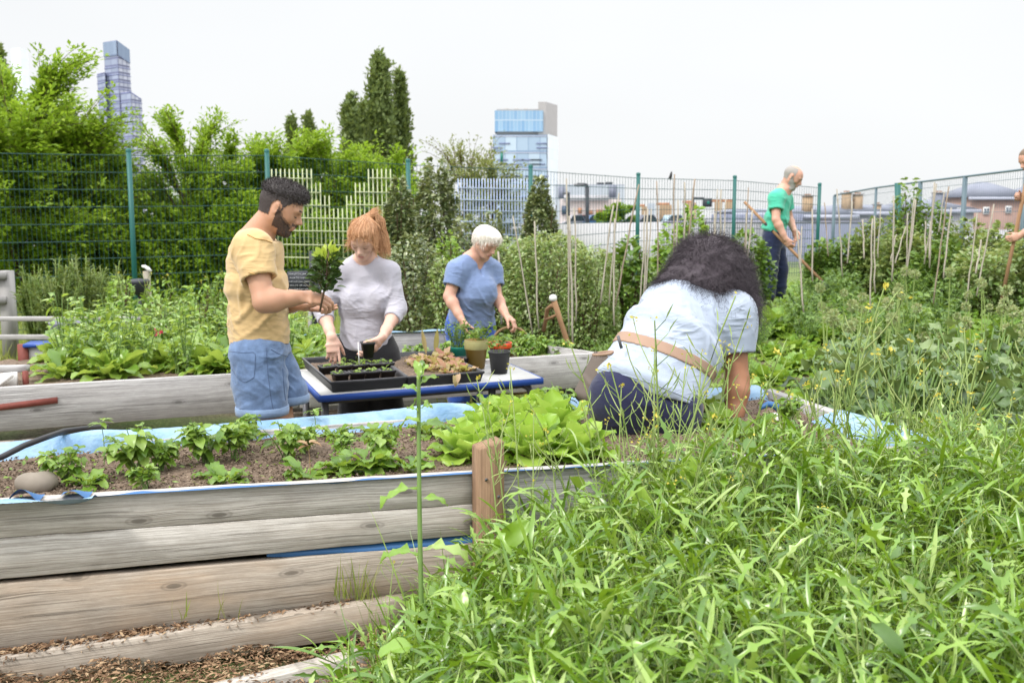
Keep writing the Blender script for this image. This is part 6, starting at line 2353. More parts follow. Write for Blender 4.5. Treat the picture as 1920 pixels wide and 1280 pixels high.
    pouch(bag, J(1113, 710, .02), axb, .075, .135, .045, M['suede'], M['leather'])
    bag2 = thing('tool_pouch', 'narrow tan leather pouch at the right hip of the kneeling woman', 'bag', tuple(J(1308, 820, .05)))
    axc = (nrm(A(.25, .95, .0)), nrm(A(.95, -.25, .1)), nrm(A(.08, .05, 1)))
    pouch(bag2, J(1311, 762, .06), axc, .06, .13, .022, M['leather'], M['suede'])
    # hair: a great soft cloud
    fd = Field(A(.35, 3.95, 1.0), A(1.30, 4.95, 1.65), .008)
    H = [(1328, 492, .50, .128), (1300, 505, .44, .105), (1350, 515, .46, .135), (1280, 525, .38, .085), (1368, 545, .44, .10), (1312, 478, .52, .09), (1345, 482, .52, .09), (1388, 572, .40, .055),
         (1325, 540, .36, .10), (1398, 588, .38, .028), (1240, 538, .36, .035), (1380, 545, .44, .07), (1300, 542, .33, .085), (1260, 532, .36, .06)]
    for px, py, dy, r in H:
        fd.ell(J(px, py, dy), (r, r, r * .92), None, .06)
    V, Q = fd.mesh(); N = normals(V, Q)
    V = V + N * (.005 * np.sin(V[:, 0] * 60 + 2 * np.sin(V[:, 2] * 45)) * np.sin(V[:, 1] * 55 + V[:, 2] * 50) - .014)[:, None]
    hair = mk('hair', V, Q, None, M['hair_frizz'], rt, True)
    n = 17000
    i_ = rng.choice(len(V), n)
    cen = J(1318, 480, .45)
    flow = nrm(V[i_] - cen) * A(1, 1, .8) + A(0, 0, -.45)
    strands('hair_strand', V[i_] - N[i_] * .015, flow * 1.0 + N[i_] * .35 + rdir(n) * .40, rng.uniform(.04, .085, n), .0008, M['hair_frizz'], hair, .005, .10, 9, .030)
    n = 1500
    lows = np.flatnonzero(V[:, 2] < np.quantile(V[:, 2], .35))
    i_ = rng.choice(lows, n)
    strands('hair_strand', V[i_], flow[:1] * 0 + A(0, -.25, -.75) + N[i_] * .5 + rdir(n) * .4, rng.uniform(.06, .14, n), .0010, M['hair_frizz'], hair, .008, .05, 9, .035)


woman_kneel()
# ================================================================ potting table and what stands on it
ZT = .75
tfl, tfr, tbr, tbl = atz(600, 741, ZT), atz(1016, 708, ZT), atz(955, 681, ZT), atz(556, 696, ZT)
tdx, tdy = nrm(tfr - tfl), nrm(tbl - tfl)
tabl = thing('potting_table', 'low table with a pale top and bright blue edge carrying the seedling trays', 'table', tuple(((tfl + tbr) / 2) * A(1, 1, 0)))


def quad_slab(m, c4, z0, z1, grow=0.0):
    c = np.mean(c4, 0)
    p = [c + (q - c) * (1 + grow) for q in c4]
    return m.hexa([A(q[0], q[1], z0) for q in p] + [A(q[0], q[1], z1) for q in p])


T4 = [tfl, tfr, tbr, tbl]
m = MB(); quad_slab(m, T4, ZT - .022, ZT, -.008); m.build('table_top', M['table_top'], tabl)
m = MB()
for i in range(4):
    a_, b_ = T4[i], T4[(i + 1) % 4]
    d_ = nrm(b_ - a_); n_ = A(d_[1], -d_[0], 0)
    c = (a_ + b_) / 2 + n_ * .002 - A(0, 0, .017)
    m.obox(c, (d_, n_, UP), (np.linalg.norm(b_ - a_) / 2 + .004, .006, .0155))
m.build('edge_trim', M['blue_edge'], tabl)
tin = lambda u, v: tfl + (tfr - tfl) * u + (tbl - tfl) * v
for u, v in ((.03, .10), (.03, .90), (.78, .10), (.90, .90)):
    p = tin(u, v)
    m = MB(); m.obox(A(p[0], p[1], ZT / 2 - .02), (tdx, tdy, UP), (.016, .016, ZT / 2 - .015)); m.build('leg', M['steel'], tabl)
p = tin(.965, .08)
m = MB(); m.tube([p + A(-.13, .02, -.035), p + A(-.05, .005, -.04), p + A(-.01, 0, -.06), p + A(.01, 0, -.11), p + A(.0, 0, -.30), p * A(1, 1, 0)], .018, 10); m.build('leg', M['steel'], tabl, True)
m = MB()
for v in (.1, .9):
    a_, b_ = tin(.03, v), tin(.93, v)
    c = (a_ + b_) / 2 - A(0, 0, .042)
    m.obox(c, (tdx, tdy, UP), (np.linalg.norm(b_ - a_) / 2, .012, .016))
m.build('frame', M['steel'], tabl)

ZR = .806


def tray(label, c4, depth):
    """c4: rim corners front-left, front-right, back-right, back-left"""
    c4 = [np.asarray(q) for q in c4]
    c = np.mean(c4, 0)
    rt = thing('tray', label, 'tray', (c[0], c[1], ZR - depth))
    f = lambda g, dz: [c + (q - c) * g - A(0, 0, dz) for q in c4]
    rings = [f(.955, depth), f(1.0, .012), f(1.022, .010), f(1.025, .0), f(.985, .0), f(.965, .012), f(.93, depth - .006)]
    V = np.array([q for r in rings for q in r])
    q_ = [(i * 4 + j, i * 4 + (j + 1) % 4, (i + 1) * 4 + (j + 1) % 4, (i + 1) * 4 + j) for i in range(6) for j in range(4)] + [(24, 25, 26, 27), (3, 2, 1, 0)]
    mk('tray', V, q_, None, M['tray_plastic'], rt)
    m = MB()
    for i in range(4):
        a_, b_ = f(1.006, -.0006)[i], f(1.006, -.0006)[(i + 1) % 4]
        d_ = nrm(b_ - a_)
        m.obox((a_ + b_) / 2, (d_, A(-d_[1], d_[0], 0), UP), (np.linalg.norm(b_ - a_) / 2, .004, .0012))
    m.build('rim', M['rim_plastic'], rt)
    return rt, c4


def tray_soil(rt, c4, u0, u1, v0, v1, z):
    a, b, c, d = c4
    g = lambda u, v: a * (1 - u) * (1 - v) + b * u * (1 - v) + c * u * v + d * (1 - u) * v
    o = patch('soil', [g(u0, v0), g(u1, v0), g(u1, v1), g(u0, v1)], z, .006, M['soil'], 60, 30, rt, 6)
    return o


L4 = [atz(621, 716, ZR), atz(762, 706, ZR), atz(703, 663.5, ZR), atz(568, 671, ZR)]
R4 = [atz(765, 706, ZR), atz(906, 696, ZR), atz(822, 657.5, ZR), atz(706, 663.5, ZR)]
tl_, _ = tray('dark grey seed tray with rows of small black pots in front of the young woman', L4, .054)
tr_, _ = tray('dark grey seed tray filled with soil and red lettuce seedlings', R4, .054)
tray_soil(tl_, L4, .04, .96, .05, .96, ZR - .026)
tray_soil(tr_, R4, .04, .96, .05, .96, ZR - .020)
g4 = lambda c4, u, v: c4[0] * (1 - u) * (1 - v) + c4[1] * u * (1 - v) + c4[2] * u * v + c4[3] * (1 - u) * v

M['seedling'] = m_leaf('seedling leaves', [(.12, .22, .035), (.22, .34, .06), (.34, .44, .12)], .35)
M['red_leaf'] = m_leaf('red lettuce leaves', [(.30, .10, .08), (.45, .22, .15), (.40, .36, .13), (.55, .38, .24), (.32, .40, .10)], .4)


def square_pot(label, c, s, h, yaw, seed=True, mat=None, group=None, nleaf=9):
    rt = thing('plant_pot', label, 'plant pot', tuple(c), group)
    ca, sa = math.cos(yaw), math.sin(yaw)
    R_ = lambda x, y, z: c + A(ca * x - sa * y, sa * x + ca * y, z)
    sq = ((-1, -1), (1, -1), (1, 1), (-1, 1))
    rings = [[R_(a * s * .72, b * s * .72, 0) for a, b in sq], [R_(a * s * .96, b * s * .96, h - .01) for a, b in sq], [R_(a * s * 1.06, b * s * 1.06, h - .009) for a, b in sq],
             [R_(a * s * 1.06, b * s * 1.06, h) for a, b in sq], [R_(a * s * .93, b * s * .93, h) for a, b in sq], [R_(a * s * .9, b * s * .9, h - .016) for a, b in sq]]
    V = np.array([q for r in rings for q in r])
    q_ = [(i * 4 + j, i * 4 + (j + 1) % 4, (i + 1) * 4 + (j + 1) % 4, (i + 1) * 4 + j) for i in range(5) for j in range(4)] + [(3, 2, 1, 0)]
    mk('pot', V, q_, None, mat or M['black_plastic'], rt)
    e = [R_(a * s * .9, b * s * .9, h - .015) for a, b in sq]
    mk('soil', np.array(e), [(0, 1, 2, 3)], None, M['soil'], rt)
    m = MB()
    for i in range(4):
        a_, b_ = R_(sq[i][0] * s, sq[i][1] * s, h + .0008), R_(sq[(i + 1) % 4][0] * s, sq[(i + 1) % 4][1] * s, h + .0008)
        d_ = nrm(b_ - a_)
        m.obox((a_ + b_) / 2, (d_, np.cross(UP, d_), UP), (np.linalg.norm(b_ - a_) / 2, .0022, .0008))
    m.build('rim', M['rim_plastic'], rt)
    if seed:
        n = nleaf
        P = c + A(0, 0, h - .012) + np.stack([rng.uniform(-s, s, n) * .6, rng.uniform(-s, s, n) * .6, rng.uniform(0, .02, n)], 1)
        V, Q = leaves(P, rdir(n, .1, .9), np.tile(A(.1, -.1, 1), (n, 1)), rng.uniform(.018, .034, n), rng.uniform(.006, .010, n), pr_ovate, 4, .8, .2)
        V2, Q2 = stems(P * A(1, 1, 0) + A(0, 0, c[2] + h - .018), P - A(0, 0, .005), P, .0012, .0009, 2, 4)
        V, Q = cat((V, Q), (V2, Q2))
        mk('seedling', V, Q, None, M['seedling'], rt, True)
    return rt


yaw = math.atan2(tdx[1], tdx[0])
names = ['first', 'second', 'third', 'fourth', 'fifth']
for r, (v, us) in enumerate(((.20, (.20, .42, .62, .83)), (.49, (.14, .36, .57, .79, .95)))):
    for i, u in enumerate(us):
        p = g4(L4, u, v)
        square_pot(f'small black seedling pot, {names[i]} from the left in the {"front" if r == 0 else "back"} row of the seed tray', A(p[0], p[1], ZR - .047), .036, .062, yaw + random.uniform(-.12, .12), True, None, 'small black pots in the seed tray', 12)
square_pot('small black square pot gripped by the fingers of the young woman', at(690, 671, 5.22), .033, .085, .3, True, None)
# loose seedlings behind the pots
for k, (u, v) in enumerate(((.45, .80), (.62, .86), (.72, .72))):
    n = 14
    c = g4(L4, u, v) + A(0, 0, -.02)
    P = c + np.stack([rng.uniform(-.05, .05, n), rng.uniform(-.03, .03, n), rng.uniform(0, .02, n)], 1)
    V, Q = leaves(P, rdir(n, .2, .9), np.tile(A(.1, -.1, 1), (n, 1)), rng.uniform(.02, .04, n), rng.uniform(.006, .010, n), pr_ovate, 4, .8, .2)
    rt = thing('seedling', ('little clump of green seedlings near the pointing hand in the seed tray', 'small seedlings at the back right of the seed tray', 'seedlings between the back pots and the tray divide')[k], 'seedling', tuple(c))
    mk('leaves', V, Q, None, M['seedling'], rt, True)
# white plant label
p = at(673, 682, 5.15)
m = MB(); m.obox(p + A(0, 0, .04), (A(1, 0, .03), A(0, 1, 0), A(-.03, 0, 1)), (.0022, .0008, .075))
tag(m.build('plant_label', M['white_paint'], None), 'thin white plant label stuck upright among the pots in the seed tray', 'plant label')
# red lettuces
spots = [(.42, .30), (.60, .42), (.78, .30), (.92, .45), (.70, .65), (.50, .62), (.88, .70), (.62, .16), (.34, .50), (.84, .14)]
for k, (u, v) in enumerate(spots):
    c = g4(R4, u, v) + A(0, 0, -.018)
    n = 13
    a_ = rng.uniform(0, 6.28, n)
    el = rng.uniform(.2, 1.2, n)
    D = np.stack([np.cos(a_) * np.cos(el), np.sin(a_) * np.cos(el), np.sin(el)], 1)
    V, Q = leaves(np.tile(c, (n, 1)) + rng.normal(0, .008, (n, 3)) * A(1, 1, .2), D, np.tile(UP, (n, 1)) - D * .3, rng.uniform(.05, .10, n), rng.uniform(.013, .024, n), pr_spoon, 6, rng.uniform(.3, 1.4, n), .25, 5, .006, 14)
    rt = thing('lettuce_seedling', 'young red and green loose leaved lettuce in the soil of the right seed tray', 'seedling', tuple(c), 'red lettuce seedlings in the tray')
    mk('leaves', V, Q, None, M['red_leaf'], rt, True)
c = g4(R4, .62, .03) + A(0, 0, .0)
V, Q = leaves([c, c + A(.03, 0, 0)], [A(.2, -1, .1), A(-.1, -1, .15)], [UP, UP], [.10, .085], [.014, .012], pr_spoon, 7, [1.9, 1.5], .3, 5, .004, 12)
tag(mk('drooping_leaf', V, Q, None, M['red_leaf'], None, True), 'reddish lettuce leaf hanging over the front rim of the right tray', 'leaf')
c = g4(R4, .86, .86)
V, Q = leaves([c, c + A(-.05, -.02, 0)], [A(.1, 0, 1), A(-.15, 0, 1)], [A(0, 1, .1), A(0, 1, .1)], [.15, .15], [.016, .014], pr_lance, 7, [.3, .2], .4, 5, .004, 12)
tag(mk('tall_leaf', V, Q, None, M['red_leaf'], None, True), 'two tall pinkish leaves standing up at the back of the right tray', 'leaf')


def round_pot(label, px, py, r, h, mat, taper=.74, rim=.2, rmat=None):
    c = atz(px, py, ZT + .002)
    rt = thing('plant_pot', label, 'plant pot', tuple(c))
    m = MB()
    m.lathe(c, [(0, .001), (r * taper, .0), (r * (taper + (1 - taper) * .74), h * (1 - rim)), (r * .98, h * (1 - rim) + .002), (r * 1.02, h - .003), (r * 1.0, h), (r * .94, h - .002), (r * .9, h - .02), (0, h - .02)], 32)
    m.build('pot', mat, rt, True)
    return rt, c


M['herb'] = m_leaf('herb leaves', [(.08, .16, .03), (.15, .26, .05), (.24, .34, .09)], .35)
M['pot_band'] = m_plain('faded yellow green rim', (.34, .32, .14), .45, var=.15)


def herb(rt, c, h, r, up, n, L, W, mat, name='plant'):
    b = c + A(0, 0, h - .02)
    ns = max(4, n // 9)
    P0 = b + np.stack([rng.normal(0, r * .4, ns), rng.normal(0, r * .4, ns), np.zeros(ns)], 1)
    P2 = P0 + np.stack([rng.normal(0, r * .9, ns), rng.normal(0, r * .9, ns), rng.uniform(.5, 1, ns) * up], 1)
    P1 = (P0 + P2) / 2 + A(0, 0, up * .15)
    Vs, Qs = stems(P0, P1, P2, .0016, .0008, 4, 4)
    k = rng.integers(0, ns, n)
    t = rng.uniform(.3, 1, n)
    P = bez(P0[k], P1[k], P2[k], t)
    V, Q = leaves(P, rdir(n, -.2, .8), rdir(n, .3, 1), rng.uniform(.6, 1.1, n) * L, rng.uniform(.6, 1.1, n) * W, pr_ovate, 3, .7, .25)
    V, Q = cat((Vs, Qs), (V, Q))
    return mk(name, V, Q, None, mat, rt, True)


rt, c = round_pot('olive gold plastic pot with a paler rim band in the middle of the pot group', 893, 690, .064, .158, M['gold_pot'], .72, .34)
m = MB(); m.lathe(c, [(.0615, .106), (.0655, .112), (.0662, .150), (.064, .1595)], 32); m.build('rim_band', M['pot_band'], rt, True)
herb(rt, c, .158, .06, .13, 90, .03, .011, M['herb'])
rt, c = round_pot('teal green plastic pot behind the gold pot, full of fine leaved herb', 861, 680, .052, .095, M['green_pot'], .8, .2)
herb(rt, c, .095, .065, .18, 420, .022, .0045, M['herb'])
rt, c = round_pot('black plastic pot at the right front of the pot group', 936, 699, .060, .118, M['black_plastic'], .72, .12)
herb(rt, c, .118, .03, .16, 26, .04, .010, M['herb'])
rt, c = round_pot('black pot with an orange red rim behind the black pot', 938, 684, .062, .125, M['black_plastic'], .78, .2)
m = MB(); m.lathe(c, [(.0625, .098), (.0660, .102), (.0665, .128), (.064, .1295), (.060, .127)], 32); m.build('rim_band', M['orange'], rt, True)
herb(rt, c, .125, .06, .06, 50, .028, .010, M['herb'])
p = atz(868, 690, ZT + .002)
m = MB(); m.lathe(p, [(.0, .0), (.034, 0), (.046, .058), (.048, .06), (.042, .058), (.036, .03), (0, .03)], 24)
tag(m.build('small_pot', M['black_plastic'], None, True), 'little black pot tucked between the teal and gold pots', 'plant pot')

# wicker basket near the older woman's hand, D-handled fork
c = at(958, 655, 7.9)
bk = thing('wicker_basket', 'brown wicker basket on the ground beside the older woman', 'basket', (c[0], c[1], .2))
m = MB()
for i in range(9):
    z, r = .2 + i * .045, .15 + .02 * math.sin(i * .35)
    t = np.linspace(0, 2 * math.pi, 26)
    m.tube(np.stack([c[0] + (r + .008 * np.cos(t * 12 + i * math.pi)) * np.cos(t), c[1] + (r + .008 * np.cos(t * 12 + i * math.pi)) * np.sin(t), np.full(26, z)], 1), .022, 5, False)
m.build('weave', M['wicker'], bk, True)
m = MB(); t = np.linspace(0, math.pi, 16); m.tube(np.stack([c[0] + .15 * np.cos(t), np.full(16, c[1]), .56 + .14 * np.sin(t)], 1), .012, 6); m.build('handle', M['wicker'], bk, True)
fk = thing('digging_fork', 'wooden D-handled garden fork stuck in the soil at an angle', 'garden fork', tuple(at(1062, 640, 8.2) * A(1, 1, 0)))
m = MB(); a0, a1 = at(1038, 562, 8.2), at(1066, 648, 8.2); m.tube([a0, (a0 + a1) / 2, a1, a1 + (a1 - a0) * .6], [.026, .022, .024, .024], 10); m.build('shaft', M['stick_wood'], fk, True)
m = MB(); m.tube([at(1019, 621, 8.3), at(1024, 596, 8.3), at(1026, 580, 8.25), at(1034, 573, 8.22), at(1040, 574, 8.2)], [.017, .018, .018, .018, .017], 8); m.build('grip', M['stick_wood'], fk, True)
m = MB(); m.tube([at(1023, 600, 8.25), at(1044, 590, 8.2)], .012, 8); m.build('brace', M['stick_wood'], fk, True)
m = MB(); q_ = at(1037, 558, 8.2); m.lathe(q_ - A(0, 0, .03), [(.0, 0), (.03, .005), (.033, .03), (.025, .05), (0, .058)], 12); m.build('end_cap', M['white_paint'], fk, True)
# blue handled trowel in the right part of the bed
c = atz(1447, 770, .78)
tr2 = thing('hand_trowel', 'blue handled hand tool with a white blade lying in the right corner of the bed', 'trowel', tuple(c))
m = MB(); m.tube([atz(1425, 765, .775), atz(1440, 757, .79), atz(1453, 760, .785), atz(1470, 776, .75)], [.009, .014, .016, .012], 8); m.build('handle', M['tarp_dark'], tr2, True)
m = MB(); q0, q1 = atz(1452, 772, .775), atz(1460, 790, .75); d_ = nrm(q1 - q0); m.obox((q0 + q1) / 2, (d_, nrm(np.cross(d_, UP)), nrm(np.cross(np.cross(d_, UP), d_))), (.03, .010, .003)); m.build('blade', M['white_paint'], tr2)
c = atz(1390, 722, .79)
V, Q = [], []
# bay sapling in the hand
M['bay_dark'] = m_leaf('bay leaves', [(.025, .055, .014), (.05, .095, .02), (.09, .14, .035)], .15, .3)
M['bay_lime'] = m_leaf('young bay leaves', [(.30, .42, .05), (.42, .52, .10)], .4, .35)
M['bark'] = m_plain('brown bark', (.12, .075, .045), .85, var=.3, scale=60)
M['stalk'] = m_plain('green stalk', (.16, .26, .07), .6, var=.2)
b0, b1 = at(604, 574, 4.07), at(616, 470, 4.08)
sg = thing('bay_sapling', 'leafy bay sapling with lime green top leaves held up by the man in yellow', 'sapling', tuple(b0))
m = MB(); m.tube([b0 - A(.01, 0, .02), b0 + (b1 - b0) * .5 + A(.006, 0, 0), b1], [.0045, .004, .002], 6)
for k in range(9):
    t = random.uniform(.15, .75)
    s0 = b0 + (b1 - b0) * t
    d_ = A(random.uniform(-1, 1), random.uniform(-1, 1), random.uniform(.5, 1.3))
    m.tube([s0, s0 + nrm(d_) * .04, s0 + nrm(d_ + A(0, 0, .6)) * .085], [.002, .0018, .001], 5)
m.build('stem', M['bark'], sg, True)
n = 190
t = rng.uniform(.24, .86, n)
a_ = rng.uniform(0, 6.28, n)
rad = rng.uniform(.004, .055, n) * (1 - .35 * np.abs(t - .45))
P = b0 + (b1 - b0) * t[:, None] + np.stack([rad * np.cos(a_), rad * np.sin(a_), rng.uniform(-.01, .02, n)], 1)
D = np.stack([np.cos(a_), np.sin(a_), rng.uniform(.0, 1.2, n)], 1)
V, Q = leaves(P, D, rdir(n, .2, 1), rng.uniform(.03, .05, n), rng.uniform(.008, .0125, n), pr_lance, 4, rng.uniform(.1, .7, n), .3)
mk('leaves', V, Q, None, M['bay_dark'], sg, True)
n = 22
t = rng.uniform(.78, 1.02, n)
a_ = rng.uniform(0, 6.28, n)
P = b0 + (b1 - b0) * t[:, None] + np.stack([.035 * np.cos(a_) * rng.uniform(0, 1, n), .035 * np.sin(a_) * rng.uniform(0, 1, n), np.zeros(n)], 1)
V, Q = leaves(P, np.stack([np.cos(a_), np.sin(a_), rng.uniform(.3, 1.8, n)], 1), rdir(n, -.2, 1), rng.uniform(.035, .058, n), rng.uniform(.010, .015, n), pr_lance, 4, rng.uniform(.0, .6, n), .3)
mk('young_leaves', V, Q, None, M['bay_lime'], sg, True)
# ================================================================ plants
M['rocket'] = m_leaf('wild rocket leaves', [(.05, .125, .008), (.10, .215, .012), (.16, .30, .018), (.235, .39, .04), (.37, .48, .15)], .22, .30, (.48, .64, .04), .7)
M['weed_stem'] = m_leaf('weed stems', [(.20, .31, .07), (.29, .39, .12), (.38, .43, .18)], .15, .5)
M['pepper'] = m_leaf('pepper plant leaves', [(.09, .19, .022), (.15, .27, .035), (.23, .36, .06), (.31, .44, .10)], .34, .34, None, .5)
M['lettuce'] = m_leaf('lettuce leaves', [(.19, .35, .03), (.29, .46, .05), (.40, .55, .11)], .40, .36, (.55, .72, .12), .45)
M['chard'] = m_leaf('chard leaves', [(.12, .24, .03), (.21, .35, .05), (.30, .45, .08), (.40, .52, .17)], .38, .28, None, .65)
M['spinach'] = m_leaf('bright bed leaves', [(.13, .27, .035), (.22, .37, .05), (.33, .46, .10)], .34, .36, None, .45)
M['squash'] = m_leaf('dark broad leaves', [(.045, .09, .028), (.085, .155, .045), (.14, .225, .07), (.23, .31, .12)], .22, .38, None, .5)
M['potato'] = m_leaf('potato leaves', [(.06, .13, .02), (.105, .20, .032), (.16, .27, .048), (.23, .34, .08)], .3, .42)
M['elm'] = m_leaf('elm leaves', [(.14, .25, .012), (.22, .36, .018), (.30, .46, .03), (.41, .54, .06)], .46, .45, (.34, .48, .04))
M['elm_dark'] = m_leaf('dark elm leaves', [(.10, .19, .018), (.17, .29, .026), (.25, .39, .045)], .44, .45)
M['poplar'] = m_leaf('poplar leaves', [(.10, .15, .04), (.15, .21, .06), (.22, .28, .09)], .3, .5)
M['sparse'] = m_leaf('sparse olive leaves', [(.13, .17, .05), (.22, .26, .09), (.30, .33, .13)], .3, .5)
M['variegated'] = m_leaf('variegated shrub leaves', [(.12, .215, .05), (.20, .32, .085), (.33, .43, .18), (.50, .55, .32)], .3, .4, None, .5)
M['bay_bush'] = m_leaf('grey green glossy leaves', [(.06, .105, .035), (.12, .175, .06), (.23, .28, .12), (.40, .43, .25)], .2, .32, None, .6)
M['pale_bush'] = m_leaf('pale bushy leaves', [(.10, .17, .045), (.16, .24, .07), (.24, .32, .10), (.33, .39, .16)], .32, .45)
M['herb_dark'] = m_leaf('herb bush leaves', [(.05, .10, .022), (.10, .16, .035), (.17, .24, .06), (.24, .30, .09)], .3, .5)
M['lawn'] = m_leaf('grass', [(.13, .20, .03), (.22, .30, .055), (.33, .38, .10), (.42, .42, .17)], .3, .6)
M['yellow_fl'] = m_leaf('yellow flowers', [(.42, .40, .06), (.56, .50, .08), (.62, .52, .12)], .3, .6)
M['seedhead'] = m_leaf('allium seed heads', [(.22, .32, .13), (.34, .42, .20), (.40, .40, .22)], .25, .6)
M['dry'] = m_leaf('dry brown leaves', [(.20, .12, .06), (.34, .22, .12), (.42, .32, .20)], .2, .8)
M['leek'] = m_leaf('blue green leek leaves', [(.10, .19, .14), (.17, .27, .20), (.24, .33, .26)], .2, .4)


def pl(name, label, cat_, parts, group=None, loc=(0, 0, 0)):
    rt = thing(name, label, cat_, loc, group)
    for nm, (V, Q), mat in parts:
        mk(nm, V, Q, None, mat, rt, True)
    return rt


class Kind:
    """a few prototypes of one plant, used in turn; the first use of each moves the prototype itself"""
    def __init__(s, makers):
        s.r = [m() for m in makers]
        s.used = [False] * len(s.r)
        s.i = 0

    def place(s, loc, sc=1.0, label=None, rz=None):
        k = s.i % len(s.r)
        s.i += 1
        rz = random.uniform(0, 6.28) if rz is None else rz
        if not s.used[k]:
            s.used[k] = True
            o = s.r[k]
            o.location = tuple(float(x) for x in loc)
            o.rotation_euler = (0, 0, rz)
            o.scale = (sc, sc, sc)
            if label:
                o['label'] = label
            return o
        return dup(s.r[k], loc, rz, sc, label)


def bushy(n, h, r, L, W, pr, nst, nseg=4, bend=(.3, 1.0), fold=.25, up=.35, tmin=.25, ncol=3, ruf=0.0, lean=1.0):
    """several stems from one root with leaves along them"""
    a = rng.uniform(0, 6.28, nst)
    rr = r * np.sqrt(rng.uniform(.05, 1, nst)) * lean
    hh = h * rng.uniform(.7, 1.0, nst) * (1 - .25 * (rr / max(r, 1e-6)) ** 2)
    P0 = np.stack([rng.normal(0, r * .08, nst), rng.normal(0, r * .08, nst), np.zeros(nst)], 1)
    P2 = np.stack([rr * np.cos(a), rr * np.sin(a), hh], 1)
    P1 = P2 * A(.35, .35, .6)
    S_ = stems(P0, P1, P2, h * .010 + .001, h * .004 + .0006, 5, 4)
    k = rng.integers(0, nst, n)
    t = tmin + (1 - tmin) * rng.uniform(0, 1, n) ** .7
    P = bez(P0[k], P1[k], P2[k], t)
    az = rng.uniform(0, 6.28, n)
    out_ = nrm(P * A(1, 1, 0) + 1e-6)
    D = np.stack([np.cos(az), np.sin(az), rng.normal(up, .35, n)], 1) + out_ * .5
    N = A(0, 0, 1) + rdir(n) * .45
    s_ = rng.uniform(.6, 1.1, n) * (1.1 - .35 * t)
    V = leaves(P, D, N, L * s_, W * s_, pr, nseg, rng.uniform(*bend, n), fold, ncol, ruf)
    return S_, V


